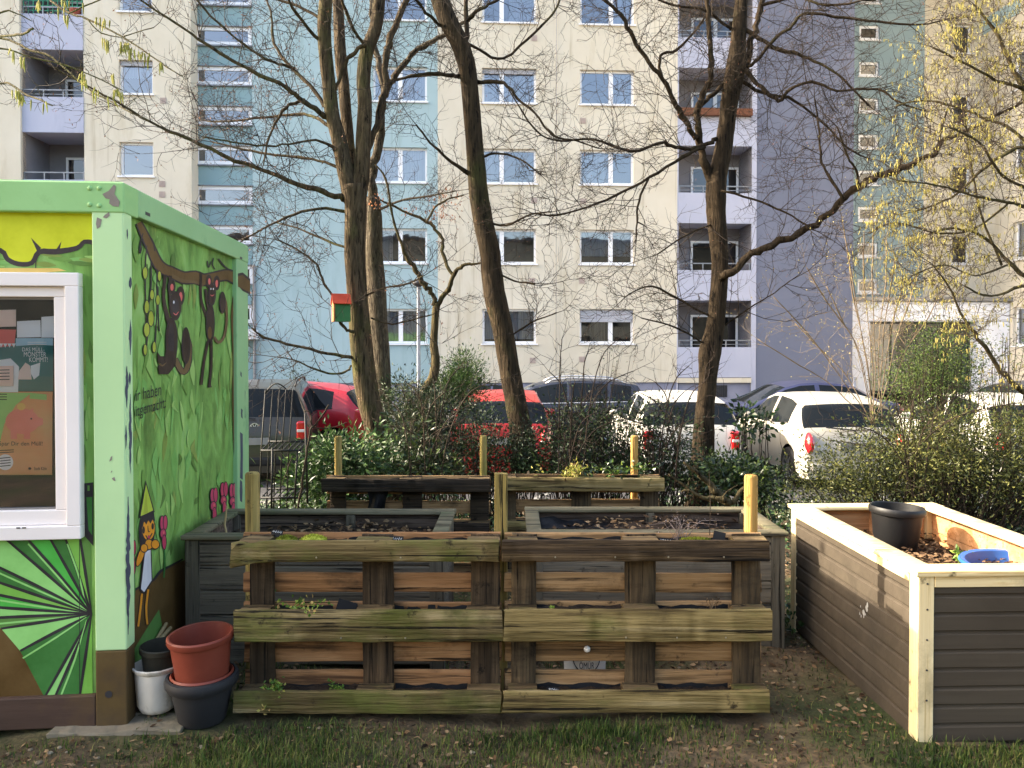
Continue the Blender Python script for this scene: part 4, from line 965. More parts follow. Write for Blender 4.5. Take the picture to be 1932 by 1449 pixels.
pot('plant_pot', (pA.x, 3.47, gA), [(0, 0), (.098, 0), (.104, .01), (.134, .155), (.135, .17)], 40, 'pot_anthracite', 'big anthracite tub with thick rounded rim under the red pot', rim=[(.134, .156), (.15, .16), (.158, .176), (.16, .192), (.154, .208), (.142, .212), (.136, .2)], inner=([(.137, .212), (.13, .22), (.124, .212), (.114, .08), (0, .08)], 'pot_red'))
pot('plant_pot', (pA.x + .004, 3.465, gA + .187), [(0, 0), (.106, 0), (.112, .006), (.126, .14), (.13, .182)], 40, 'pot_red', 'red brown plastic pot standing inside the anthracite tub', rim=[(.1295, .178), (.14, .181), (.144, .188), (.144, .206), (.138, .212), (.13, .21), (.124, .18), (.108, .02), (0, .02)], tilt=(R(2), R(-1.5)))
pW = P(298, 1330, 3.52); gW = gh(pW.x, 3.52)
pot('plant_pot', (pW.x, 3.52, gW + .01), [(0, 0), (.06, 0), (.076, .01), (.088, .035), (.098, .19)], 12, 'pot_white', 'dirty white faceted pot beside the cabin corner', rim=[(.098, .19), (.108, .2), (.11, .212), (.104, .216), (.096, .2), (.08, .04), (0, .04)])
pot('plant_pot', (pW.x + .012, 3.525, gW + .16), [(0, 0), (.07, 0), (.086, .125)], 30, 'pot_dark_green', 'small blackish pot standing in the white faceted pot', rim=[(.086, .12), (.093, .124), (.094, .146), (.088, .15), (.082, .13), (.068, .04), (0, .04)], tilt=(R(1), R(2)))
pk = P(1689, 1040, 4.33)
pot('plant_pot', (pk.x, pk.y, .545), [(0, 0), (.1, 0), (.106, .008), (.132, .22), (.134, .24)], 40, 'pot_black', 'black nursery pot standing in the pale edged raised bed', rim=[(.134, .22), (.145, .224), (.148, .236), (.148, .252), (.142, .262), (.136, .256), (.12, .1), (.1, .02), (0, .02)], tilt=(R(0), R(2)))
pot('plant_pot', (2.46, 3.69, .492), [(0, 0), (.17, 0), (.2, .02), (.238, .15)], 48, 'pot_blue', 'wide blue tub sunk in the pale edged raised bed', rim=[(.238, .145), (.262, .152), (.268, .163), (.262, .174), (.24, .17), (.225, .1), (.19, .03), (0, .03)], soil=(.21, .07))
# white bucket with lettering half hidden behind the warm pallet
pb = P(1106, 1262, 3.78)
t = thing('bucket', (pb.x, 3.86, gh(pb.x, 3.86)), 'white bucket with round printed badge behind the warm pallet', 'bucket')
k = MB(); k.lathe([(0, 0), (.1, 0), (.112, .3), (.118, .3), (.118, .31), (.105, .31), (.1, .06), (0, .06)], 36); k.build('body', 'white_plastic', t, auto=40)
k = MB(); M('badge_ink', [c(24, 24, 40), c(34, 34, 52)], 5, .6)
def cyl(a, z, r=.1125): return (r * math.sin(a), -r * math.cos(a), z)
zc = .2; n = 40
for r0, r1, mi in ((.068, .074, 0), (.0, .066, 1)):
    if r0 == 0: k.add([cyl(.0, zc, .1125)] + [cyl(r1 / .112 * math.cos(2 * math.pi * i / n), zc + r1 * math.sin(2 * math.pi * i / n), .1125) for i in range(n)], [(0, i + 1, (i + 1) % n + 1) for i in range(n)], mi)
    else: k.add([cyl(r / .112 * math.cos(2 * math.pi * i / n), zc + r * math.sin(2 * math.pi * i / n), .1128) for r in (r0, r1) for i in range(n)], [(i, (i + 1) % n, n + (i + 1) % n, n + i) for i in range(n)], mi)
vs, fs, _ = text_geo('ÖMÜR'); k.add([cyl((a - .5) * .66, zc - .052 + b * .04, .1136) for a, b in vs], fs, 0)
k.build('badge', ['badge_ink', 'pot_white'], t)
# bundle of canes leaning behind the pots
M('cane', [c(150, 128, 88), c(176, 154, 112)], 6, .7, stretch=(1, 1, .2), stain=(c(90, 74, 52), 8, .5, .7, (1, 1, 1)))
rg = random.Random(8)
for i, (a, b, l) in enumerate((((272, 1242), (322, 1184), 'pale dry cane leaning behind the red pot'), ((276, 1240), (314, 1176), 'thin darker cane leaning by the cabin wall'), ((283, 1246), (334, 1192), 'short split cane leaning behind the red pot'))):
    p0 = P(*a, 3.66 + .04 * i); p1 = P(*b, 3.86 + .03 * i); p0 = p0 + (p0 - p1) * 1.0
    p0.z = max(p0.z, .02); k = MB(); k.tube([p0, p0.lerp(p1, .5) + Vector((.004, 0, .004)), p1], [.012, .011, .009], 8)
    tag(k.build('bamboo_cane', 'cane', loc=p0, smooth=True), l, 'cane')
M('rack_black', [c(20, 20, 21), c(30, 30, 32)], 6, .6)
# black wrought metal plant rack between cabin and laurel
t = thing('plant_rack', (-1.75, 6.4, gh(-1.75, 6.4)), 'black wrought iron tiered plant rack beside the cabin', 'rack')
def rp(px, py, Y=6.4): return P(px, py, Y) - Vector(t.location)
k = MB()
for px in (489, 503, 516, 528, 541): k.tube([rp(px, 960, 6.45), rp(px + 4, 850, 6.42), rp(px + 12, 735, 6.4)], .006, 5)
k.tube([rp(556, 950, 6.1), rp(561, 850, 6.1)], .009, 6); k.tube([rp(580, 950, 6.1), rp(576, 780, 6.1)], .009, 6); k.tube([rp(512, 965, 6.05), rp(514, 845, 6.05)], .009, 6)
k.build('upright_bar', 'rack_black', t, smooth=True)
k = MB(); k.tube([rp(500 + i * 5, 742 - 14 * math.sin(i / 8 * math.pi) - (i * 1), 6.4) for i in range(9)], .006, 5); k.build('arched_top', 'rack_black', t, smooth=True)
for y in (845, 934):
    k = MB()
    for i in range(8): k.tube([rp(494 + i * 10, y + 4, 6.1), rp(508 + i * 10, y - 11, 6.45)], .006, 5)
    k.tube([rp(492, y + 5, 6.1), rp(568, y + 5, 6.1)], .009, 5); k.tube([rp(506, y - 12, 6.45), rp(582, y - 12, 6.45)], .009, 5)
    k.build('shelf', 'rack_black', t, smooth=True)
# slate plant tags with chalk scribbles
rg = random.Random(9)
for i, (px, py, Y, wd, hh_, rot, l) in enumerate(((523, 1004, 3.56, .055, .02, .1, 'black slate tag at the left of the mossy top pocket'), (748, 1017, 3.53, .066, .026, 0, 'black slate tag with white script left of centre on the mossy pallet'), (1258, 1020, 3.53, .075, .022, .12, 'black slate tag with white script by the dry lavender'), (1357, 1012, 3.55, .055, .042, .2, 'bent black tag at the right end of the top pocket'),
                                         (1023, 1152, 3.53, .06, .03, -.2, 'black tag leaning at left in the middle pocket of the warm pallet'), (1328, 1153, 3.535, .06, .02, 0, 'small black tag at right in the middle pocket of the warm pallet'), (1044, 1301, 3.51, .055, .02, .05, 'black slate tag with script in the bottom pocket of the warm pallet'), (655, 1142, 3.555, .09, .04, .3, 'folded black tag in the middle pocket of the mossy pallet'))):
    p = P(px, py, Y); t = thing('plant_tag', p, l, 'tag', 'plant tags in the pallet pockets')
    k = MB(); k.box(-wd / 2, wd / 2, -.0015, .0015, -hh_ / 2 - .012, hh_ / 2); k.build('plate', 'slate_tag', t)
    if i not in (3, 7):
        k = MB(); pts = []
        for j in range(15): pts.append((-wd * .4 + wd * .8 * j / 14, -.002, hh_ * (.05 + .32 * math.sin(j * 2.3 + i) * rg.uniform(.5, 1))))
        k.tube(pts, .0011, 4); k.build('script', 'chalk', t)
    t.rotation_euler = (-.25, rot, rg.uniform(-.2, .2))
# ================================================================== trees
def bark(name, cols, stain, sc=7):
    M(name, [c(*q) for q in cols], sc * 2.4, .92, 1., sc * 4.5, stretch=(1.5, 1.5, .22), stain=[stain, (c(*[q * .5 for q in cols[0]]), sc * 3.6, .55, .64, (1.5, 1.5, .2)), (c(*[min(255, q * 1.15) for q in cols[-1]]), sc * 1.6, .62, .72, (1, 1, .7))], detail=9, distort=.3, spec=.12)
bark('bark_maple', [(40, 33, 25), (62, 52, 40), (82, 70, 54), (96, 82, 64)], (c(76, 78, 44), 2.2, .52, .72, (1, 1, .6)))
bark('bark_rough', [(38, 34, 29), (76, 68, 57), (112, 104, 90)], (c(70, 66, 50), 4, .5, .7, (1, 1, .5)), 14)
bark('bark_dark', [(34, 28, 22), (54, 45, 34), (72, 60, 46)], (c(64, 64, 38), 2.4, .55, .75, (1, 1, .6)))
bark('bark_hazel', [(50, 44, 32), (74, 66, 46), (90, 80, 57)], (c(74, 74, 44), 3, .52, .72, (1, 1, .6)))
M('twig_dark', [c(34, 26, 21), c(50, 39, 31)], 6, .85)
M('twig_grey', [c(42, 34, 26), c(62, 51, 39)], 6, .85)
M('twig_pale', [c(104, 90, 72), c(132, 116, 94)], 6, .8)
M('dry_leaf', [c(120, 72, 46), c(164, 104, 70), c(188, 136, 100)], 4, .8, island=True, trans=.3)
M('bud_brown', [c(110, 72, 56), c(150, 104, 82)], 4, .8, island=True)
M('catkin', [c(122, 116, 54), c(150, 142, 74), c(172, 162, 96)], 6, .85, island=True, trans=.2)
M('bud_yellow', [c(150, 144, 78), c(178, 168, 102), c(196, 184, 126)], 6, .8, island=True, trans=.3)
M('young_leaf', [c(120, 146, 52), c(158, 176, 76)], 6, .7, island=True, trans=.35)

def smooth_pts(pts, sub=3):
    """Catmull-Rom through (Vector, radius) pairs"""
    q = []
    for i in range(len(pts) - 1):
        a, b, d, e = pts[max(i - 1, 0)], pts[i], pts[i + 1], pts[min(i + 2, len(pts) - 1)]
        for j in range(sub):
            t = j / sub
            f = lambda A, B, D, E: .5 * ((2 * B) + (D - A) * t + (2 * A - 5 * B + 4 * D - E) * t * t + (-A + 3 * B - 3 * D + E) * t ** 3)
            q.append((f(a[0], b[0], d[0], e[0]), max(.002, f(a[1], b[1], d[1], e[1]))))
    q.append(pts[-1]); return q

class Tree:
    def __init__(s, name, base, label, cat, barkm, twigm, seed, group=None):
        s.root = thing(name, base, label, cat, group); s.b = Vector(base); s.bm, s.tm = barkm, twigm
        s.trunk = MB(); s.branch = MB(); s.twig = MB(); s.tips = []; s.rg = random.Random(seed); s.limbs = []
    def limb(s, px, Y, dY=0., trunk=False, n=None, flare=0., twigs=True, wig=.0):
        """px: (x, y, width) measured along the limb on the photograph; Y distance at its start, dY drift in depth by its end"""
        L_ = len(px); pts = []
        for i, q in enumerate(px):
            yy = Y + dY * i / max(1, L_ - 1); w = (q[2] if len(q) > 2 else 4) * (1 if trunk else .86)
            pts.append((P(q[0], q[1], yy), max(w, 1.7) / 2 / FPX * yy))
        pts = smooth_pts(pts, 4)
        if trunk:
            n = n or 16; mb = s.trunk
            vs = [list(p) for p, _ in pts]
        else:
            n = n or (9 if pts[0][1] > .02 else 6); mb = s.branch
        if not trunk:                               # knees and swellings along the limb
            pts = [(p + Vector((s.rg.gauss(0, 1), s.rg.gauss(0, 1), s.rg.gauss(0, 1))) * r * .32 if 0 < i < len(pts) - 1 else p, r * s.rg.uniform(.88, 1.16)) for i, (p, r) in enumerate(pts)]
        o = len(mb.v)
        mb.tube([p for p, _ in pts], [r for _, r in pts], n, cap=True)
        if trunk:                                   # uneven, slightly fluted stem
            ph = s.rg.uniform(0, 6)
            for q in range(o, len(mb.v)):
                i, j = divmod(q - o, n); cp, r = pts[min(i, len(pts) - 1)]
                k_ = 1 + .055 * math.sin(3 * 2 * math.pi * j / n + ph + i * .13) + .035 * s.rg.uniform(-1, 1)
                v = Vector(mb.v[q]); mb.v[q] = tuple(cp + (v - cp) * k_)
        if twigs: s.limbs.append(pts)
        return pts
    def sprout(s, p, d, L, r, lvl, up=.12):
        rg = s.rg; n = 4 if lvl else 3
        seg = L / n; pts = [p]; rads = [r]; d = d.normalized(); kids = []
        for i in range(n):
            d = (d + Vector((rg.gauss(0, .22), rg.gauss(0, .22), rg.gauss(0, .2) + up * .5))).normalized()
            p = p + d * seg; pts.append(p); rads.append(r * (1 - .7 * (i + 1) / n))
            if lvl > 0 and i < n:
                for _ in range(1 if rg.random() < .8 else 2):
                    ax = d.orthogonal().normalized(); ax.rotate(Matrix.Rotation(rg.uniform(0, 6.28), 3, d))
                    kids.append((p.copy(), (d * rg.uniform(.5, 1.) + ax).normalized(), L * rg.uniform(.32, .62), max(r * .64, .002)))
        (s.twig if r < .012 else s.branch).tube(pts, rads, 4 if r > .006 else 3, cap=False)
        s.tips.append((pts[-1], d))
        if lvl == 0 and rg.random() < .5: s.tips.append((pts[1], d))
        for k_ in kids: s.sprout(*k_, lvl - 1, up)
    def grow(s, dens=5., L=(.5, 1.1), lvl=2, up=.15, rr=.005, side=None, skip=.15):
        for pts in s.limbs:
            tot = sum((pts[i + 1][0] - pts[i][0]).length for i in range(len(pts) - 1))
            for _ in range(int(tot * dens + s.rg.random())):
                f = s.rg.uniform(skip, 1) * (len(pts) - 1); i = min(int(f), len(pts) - 2)
                p = pts[i][0].lerp(pts[i + 1][0], f - i); d = (pts[i + 1][0] - pts[i][0]).normalized()
                ax = d.orthogonal().normalized(); ax.rotate(Matrix.Rotation(s.rg.uniform(0, 6.28), 3, d))
                g = f / (len(pts) - 1)
                s.sprout(p, d * s.rg.uniform(.3, 1.2) + ax, s.rg.uniform(*L) * (1.1 - .45 * g), min(rr, pts[i][1] * .7), lvl, up)
            s.sprout(pts[-1][0], (pts[-1][0] - pts[-2][0]), s.rg.uniform(*L) * .8, min(rr, pts[-1][1]), lvl, up)
    def flecks(s, name, mat, frac, L, W, hang=0., n=1, spread=.02):
        k = MB()
        for p, d in s.tips:
            if s.rg.random() > frac: continue
            for _ in range(s.rg.randint(1, n)):
                dd = Vector((s.rg.gauss(0, 1), s.rg.gauss(0, 1), s.rg.gauss(0, 1) - hang)).normalized()
                q = p + Vector((s.rg.gauss(0, spread), s.rg.gauss(0, spread), s.rg.gauss(0, spread)))
                k.leaf(q, dd, Vector((s.rg.gauss(0, 1), s.rg.gauss(0, 1), s.rg.gauss(0, 1))), s.rg.uniform(*L), s.rg.uniform(*W))
        if k.v: tag(k.build(name, mat, s.root, s.b), kind='stuff')
    def catkins(s, pts, mat='catkin', L=(.04, .07), r=.0042, n=(2, 4), name='catkins'):
        k = MB()
        for p in pts:
            for _ in range(s.rg.randint(*n)):
                q = p + Vector((s.rg.gauss(0, .012), s.rg.gauss(0, .012), s.rg.gauss(0, .006))); l = s.rg.uniform(*L)
                e = q + Vector((s.rg.gauss(0, .008), s.rg.gauss(0, .008), -l))
                k.tube([q, q.lerp(e, .15), q.lerp(e, .6), e], [.001, r, r * .9, r * .3], 5, cap=False)
        if k.v: tag(k.build(name, mat, s.root, s.b, smooth=True), kind='stuff')
    def done(s):
        if s.trunk.v: s.trunk.build('trunk', s.bm, s.root, s.b, smooth=True)
        if s.branch.v: s.branch.build('branches', s.bm, s.root, s.b, smooth=True)
        if s.twig.v: tag(s.twig.build('twigs', s.tm, s.root, s.b, smooth=True), kind='stuff')
        return s

# ---- A: the many-stemmed tree left of centre, carrying the nest box
Y = 7.9; b = P(729, 935, Y); b.z = gh(b.x, Y) - .05
A = Tree('bare_tree', b, 'bare many-stemmed tree with a red roofed nest box on its trunk', 'tree', 'bark_maple', 'twig_dark', 21)
A.limb([(738, 960, 62), (728, 890, 47), (710, 813, 43), (692, 741, 43), (681, 654, 42), (674, 567, 38), (669, 480, 39), (671, 397, 40), (668, 350, 44)], Y, 0, True, 18, twigs=False)
up = lambda x, y, w: [(x, y, w)]
A.limb([(666, 380, 34), (652, 325, 32), (639, 265, 28), (626, 215, 27), (621, 166, 26), (614, 99, 25), (612, 50, 25), (616, -20, 24), (612, -120, 20), (600, -260, 12)], Y, -.1, True, 14, twigs=False)
A.limb([(672, 390, 34), (682, 331, 31), (686, 265, 28), (689, 199, 27), (686, 149, 26), (692, 99, 25), (709, 50, 24), (716, -10, 22), (730, -120, 18), (750, -260, 10)], Y, .1, True, 14, twigs=False)
A.limb([(668, 360, 20), (662, 298, 20), (655, 232, 21), (649, 166, 22), (642, 99, 22), (639, 33, 20), (634, -60, 18), (628, -200, 12)], Y + .15, .5, True, 12, twigs=False)
A.limb([(680, 330, 14), (700, 270, 14), (722, 190, 14), (727, 116, 14), (732, 83, 14), (745, 50, 14), (764, 10, 13), (790, -60, 11), (830, -160, 7)], Y, .5)
A.limb([(634, 170, 8), (648, 128, 9), (669, 97, 10), (690, 84, 7)], Y, -.1, twigs=False)
A.limb([(622, 225, 13), (596, 207, 12), (563, 182, 10), (536, 162, 9), (490, 142, 8), (431, 109, 7), (374, 73, 6), (331, 43, 5), (275, 7, 4), (230, -25, 3)], Y, -1.0)
A.limb([(620, 205, 9), (585, 162, 8), (546, 122, 7), (517, 83, 6), (513, 33, 5), (500, -10, 4)], Y, .6)
A.limb([(556, 130, 7), (525, 120, 6), (497, 109, 6), (447, 73, 5), (397, 30, 5), (365, -10, 4)], Y + .2, -.6)
A.limb([(624, 240, 8), (596, 221, 7), (563, 215, 6), (497, 222, 5), (431, 229, 4), (391, 229, 3)], Y, .7)
A.limb([(636, 288, 8), (623, 275, 7), (596, 265, 6), (545, 272, 5), (497, 275, 5), (440, 268, 4), (381, 258, 3)], Y, -.9)
A.limb([(655, 378, 13), (620, 365, 13), (563, 348, 11), (480, 315, 9), (414, 291, 8), (348, 258, 7), (298, 238, 6), (232, 199, 5), (159, 159, 4), (90, 120, 3)], Y, -.8)
A.limb([(648, 318, 7), (600, 303, 6), (550, 295, 6), (490, 288, 5), (430, 275, 4), (400, 268, 3)], Y, .4)
A.limb([(575, 188, 7), (550, 195, 7), (530, 215, 6), (508, 258, 5), (497, 311, 3)], Y, -.3)
A.limb([(655, 400, 7), (600, 393, 6), (540, 410, 5), (480, 440, 4), (420, 480, 3)], Y, -.5)
A.limb([(668, 628, 8), (656, 622, 8), (640, 605, 7), (630, 567, 6), (611, 532, 6), (597, 500, 5), (560, 470, 4), (520, 452, 3)], Y - .2, -.2)
A.limb([(676, 680, 9), (660, 674, 8), (602, 663, 7), (541, 648, 6), (498, 636, 5), (475, 619, 4)], Y, -.4)
A.limb([(662, 690, 5), (656, 700, 5), (628, 705, 5), (590, 695, 4), (556, 680, 3), (524, 674, 2)], Y - .1, -.3)
A.limb([(664, 470, 6), (620, 455, 5), (560, 430, 4), (520, 420, 3)], Y, .4)
A.limb([(690, 90, 8), (660, 40, 7), (640, -20, 6)], Y, -.5); A.limb([(614, 90, 8), (570, 40, 7), (540, -10, 6)], Y, -.6); A.limb([(613, 40, 7), (560, 10, 6), (500, -8, 5), (440, -30, 4)], Y, .3)
A.limb([(690, 560, 5), (720, 545, 4), (770, 535, 4), (800, 520, 3)], Y, -.3)
A.limb([(700, 600, 4), (740, 612, 4), (790, 600, 3), (815, 594, 3)], Y, -.2)
A.grow(7, (.4, 1.0), 2, .14, .005)
A.flecks('seed_tufts', 'bud_brown', .16, (.018, .034), (.008, .014), .4, 2, .012)
A.done()

# ---- B: rough barked tree right behind it
Y = 9.3; b = P(726, 880, Y); b.z = gh(b.x, Y) - .05
B_ = Tree('bare_tree', b, 'rough grey barked tree close behind the many-stemmed one', 'tree', 'bark_rough', 'twig_grey', 22)
B_.limb([(727, 905, 44), (724, 830, 38), (720, 697, 36), (714, 625, 37), (709, 538, 37), (705, 480, 34), (706, 420, 30), (703, 372, 26)], Y, 0, True, 16, twigs=False)
B_.limb([(703, 390, 22), (703, 340, 20), (708, 298, 19), (717, 248, 18), (722, 199, 17), (735, 159, 15), (755, 129, 13), (785, 96, 12), (811, 79, 11), (839, 65, 9), (870, 45, 7), (900, 20, 5)], Y, -.4)
B_.limb([(724, 190, 10), (716, 130, 12), (705, 60, 11), (700, -10, 10), (690, -120, 7)], Y, .3)
B_.limb([(745, 150, 5), (790, 142, 7), (835, 141, 6), (866, 148, 4)], Y - .2, -.4)
B_.limb([(708, 400, 5), (750, 380, 5), (800, 372, 4), (860, 360, 3)], Y, -.5)
B_.grow(6, (.4, .95), 2, .15, .005)
k = MB()
for cx, cy, n_, s_ in ((700, 385, 60, 26), (840, 385, 46, 22), (835, 408, 30, 14), (790, 392, 26, 20), (845, 362, 20, 12)):
    for _ in range(n_):
        p = P(cx + B_.rg.gauss(0, s_), cy + B_.rg.gauss(0, s_ * .55), Y - .3 + B_.rg.gauss(0, .15))
        k.leaf(p, Vector((B_.rg.gauss(0, .6), B_.rg.gauss(0, .6), -1)), Vector((B_.rg.gauss(0, 1), B_.rg.gauss(0, 1), .2)), B_.rg.uniform(.025, .045), B_.rg.uniform(.012, .02))
tag(k.build('dry_leaves', 'dry_leaf', B_.root, B_.b), kind='stuff')
B_.done()

# ---- C: the leaning trunk in the middle
Y = 8.3; b = P(992, 890, Y); b.z = gh(b.x, Y) - .05
Cc = Tree('bare_tree', b, 'leaning single trunk with furrowed brown bark in the middle of the row', 'tree', 'bark_dark', 'twig_dark', 23)
Cc.limb([(996, 920, 60), (990, 850, 47), (976, 770, 41), (965, 712, 39), (950, 625, 39), (936, 567, 41), (927, 509, 39), (924, 477, 38), (907, 397, 37), (899, 331, 35), (894, 265, 33), (889, 199, 32), (882, 132, 33), (868, 83, 34), (851, 50, 35), (831, 0, 34), (812, -70, 30), (795, -190, 20)], Y, -.1, True, 18, twigs=False)
Cc.limb([(880, 75, 10), (881, 40, 10), (879, -5, 9), (874, -60, 7)], Y, .3); Cc.limb([(882, 40, 8), (896, 24, 8), (911, 15, 7), (934, 3, 6), (965, -18, 4)], Y, -.3)
Cc.limb([(890, 155, 10), (915, 154, 9), (950, 157, 8), (977, 185, 6), (1010, 215, 5), (1043, 255, 5), (1086, 265, 4), (1130, 280, 3)], Y, -.6)
Cc.limb([(880, 148, 9), (860, 143, 9), (828, 139, 8), (790, 140, 6), (748, 152, 4)], Y, -.5)
Cc.limb([(895, 331, 9), (881, 326, 9), (844, 298, 7), (811, 268, 5), (785, 235, 4)], Y, -.4)
Cc.limb([(865, 70, 8), (905, 95, 6), (950, 110, 6), (1010, 60, 5), (1050, 15, 5), (1060, -30, 4)], Y, .6); Cc.limb([(900, 300, 6), (935, 290, 5), (980, 300, 4), (1020, 330, 3)], Y, -.4)
Cc.limb([(915, 420, 5), (955, 425, 5), (1000, 405, 4), (1040, 400, 3)], Y, -.5); Cc.limb([(930, 510, 5), (970, 530, 4), (1010, 535, 3)], Y, -.3); Cc.limb([(955, 640, 4), (1000, 610, 4), (1050, 590, 3)], Y, -.3)
Cc.limb([(850, 60, 8), (820, 40, 7), (790, 5, 6), (760, -30, 4)], Y, -.5)
Cc.grow(6.6, (.4, .95), 2, .12, .005)
Cc.done()

# ---- D: small forked stem
Y = 9.0; b = P(800, 830, Y); b.z = gh(b.x, Y) - .05
D = Tree('forked_sapling', b, 'slender crooked sapling forking into a Y against the facade', 'tree', 'bark_hazel', 'twig_dark', 24)
D.limb([(790, 850, 22), (796, 790, 21), (803, 740, 20), (817, 712, 18), (822, 683, 17), (819, 650, 15), (820, 625, 14), (822, 590, 14), (824, 572, 15)], Y, 0, True, 10, twigs=False)
D.limb([(824, 578, 12), (812, 552, 11), (802, 538, 11), (788, 515, 10), (776, 497, 10), (763, 478, 8), (750, 440, 6), (738, 400, 5), (728, 338, 5), (708, 310, 3)], Y, -.3)
D.limb([(824, 576, 12), (846, 547, 11), (854, 523, 9), (869, 503, 8), (890, 499, 6), (910, 496, 4)], Y, -.2); D.limb([(856, 520, 8), (843, 500, 8), (836, 480, 8), (834, 452, 7), (820, 432, 7), (805, 417, 7), (745, 391, 5), (712, 374, 3)], Y, .3)
D.limb([(805, 418, 5), (821, 391, 5), (845, 376, 4), (875, 368, 3)], Y, -.2)
D.grow(5, (.3, .8), 2, .15, .004); D.done()

# ---- E: the right tree with the big side limb
Y = 8.3; b = P(1328, 930, Y); b.z = gh(b.x, Y) - .05
E_ = Tree('bare_tree', b, 'knobbly barked bare tree with one long limb reaching right', 'tree', 'bark_dark', 'twig_grey', 25)
E_.limb([(1322, 960, 60), (1326, 886, 46), (1327, 828, 41), (1330, 770, 35), (1335, 715, 33), (1337, 672, 41), (1344, 640, 38), (1350, 610, 33), (1355, 560, 32), (1359, 509, 31), (1357, 460, 33), (1352, 397, 36), (1352, 350, 38), (1356, 325, 34), (1364, 281, 33), (1371, 232, 31), (1377, 182, 33), (1388, 125, 37), (1392, 85, 30), (1396, 30, 25), (1400, -20, 22), (1404, -140, 14)], Y, 0, True, 18, twigs=False)
E_.limb([(1344, 350, 22), (1334, 315, 18), (1321, 265, 15), (1316, 215, 14), (1321, 185, 13), (1337, 159, 12), (1341, 116, 12), (1338, 50, 11), (1334, -10, 10), (1330, -90, 7)], Y, -.3)
E_.limb([(1318, 210, 9), (1333, 188, 9), (1351, 172, 9), (1374, 150, 10)], Y - .1, .1, twigs=False)
E_.limb([(1314, 262, 12), (1300, 235, 12), (1275, 199, 11), (1258, 159, 10), (1225, 119, 10), (1195, 73, 9), (1172, 30, 8), (1135, -5, 7), (1090, -40, 5)], Y - .1, -.6)
E_.limb([(1262, 165, 6), (1250, 150, 7), (1245, 106, 6), (1278, 93, 6), (1318, 50, 5), (1340, 10, 4)], Y - .3, .3)
E_.limb([(1358, 262, 9), (1335, 270, 9), (1304, 282, 8), (1275, 277, 8), (1245, 270, 7), (1192, 285, 6), (1119, 263, 5), (1053, 265, 4), (1010, 245, 4), (960, 169, 3)], Y, -.8)
E_.limb([(1330, 278, 7), (1308, 284, 8), (1258, 315, 7), (1192, 354, 6), (1126, 384, 5), (1053, 406, 4), (1003, 402, 3)], Y - .1, -.5); E_.limb([(1224, 336, 5), (1205, 381, 5), (1202, 420, 4), (1200, 457, 3)], Y - .3, -.1)
E_.limb([(1362, 522, 18), (1380, 512, 17), (1420, 477, 16), (1457, 464, 16), (1523, 431, 15), (1573, 394, 15), (1599, 368, 15), (1627, 345, 15), (1667, 329, 15), (1705, 317, 14), (1736, 301, 12), (1764, 289, 11), (1776, 267, 9), (1816, 252, 8), (1860, 227, 7), (1932, 193, 6), (2000, 160, 4)], Y - .1, -1.0, n=10)
E_.limb([(1592, 375, 7), (1562, 329, 6), (1549, 298, 5), (1546, 248, 4), (1537, 186, 3)], Y - .6, .3); E_.limb([(1620, 352, 6), (1616, 320, 5), (1599, 295, 4), (1580, 240, 3)], Y - .6, -.3); E_.limb([(1770, 285, 6), (1775, 250, 5), (1790, 200, 4)], Y - .9, .2)
E_.limb([(1385, 118, 10), (1410, 136, 10), (1434, 165, 9), (1469, 189, 8), (1493, 168, 7), (1531, 155, 6), (1580, 171, 5), (1655, 168, 5), (1695, 193, 4), (1750, 210, 3)], Y, -.7)
E_.limb([(1392, 150, 8), (1440, 175, 7), (1500, 190, 6), (1560, 240, 5), (1600, 280, 4), (1640, 300, 3)], Y, .5)
E_.limb([(1400, 50, 9), (1422, 65, 9), (1462, 90, 8), (1506, 102, 7), (1546, 121, 6), (1590, 149, 5), (1640, 200, 4)], Y, -.4); E_.limb([(1390, 128, 14), (1407, 125, 14), (1417, 83, 13), (1427, 40, 13), (1440, -5, 12), (1450, -80, 8)], Y, .2)
E_.limb([(1394, 128, 9), (1425, 118, 8), (1456, 78, 7), (1497, 47, 7), (1518, 26, 6), (1596, 34, 6), (1658, 40, 5), (1733, 47, 4), (1798, 34, 3)], Y, -.6); E_.limb([(1437, 10, 7), (1500, -5, 6), (1560, 10, 5), (1640, 0, 4)], Y, -.5)
E_.limb([(1390, 60, 7), (1330, 20, 6), (1270, 10, 5), (1200, -20, 4)], Y, -.4); E_.limb([(1360, 360, 5), (1420, 375, 5), (1480, 400, 4), (1530, 430, 4)], Y - .2, -.3); E_.limb([(1355, 420, 4), (1300, 440, 4), (1240, 480, 3)], Y, -.3)
E_.limb([(1346, 600, 5), (1290, 570, 5), (1230, 540, 4), (1180, 560, 3)], Y, -.3); E_.limb([(1345, 660, 4), (1280, 620, 4), (1210, 600, 3)], Y, -.3); E_.limb([(1360, 620, 4), (1400, 590, 4), (1450, 560, 3), (1490, 530, 3)], Y, -.2)
E_.grow(8.6, (.4, 1.05), 2, .1, .0052)
E_.flecks('buds', 'bud_brown', .1, (.014, .026), (.006, .01), 0, 1, .01)
E_.done()

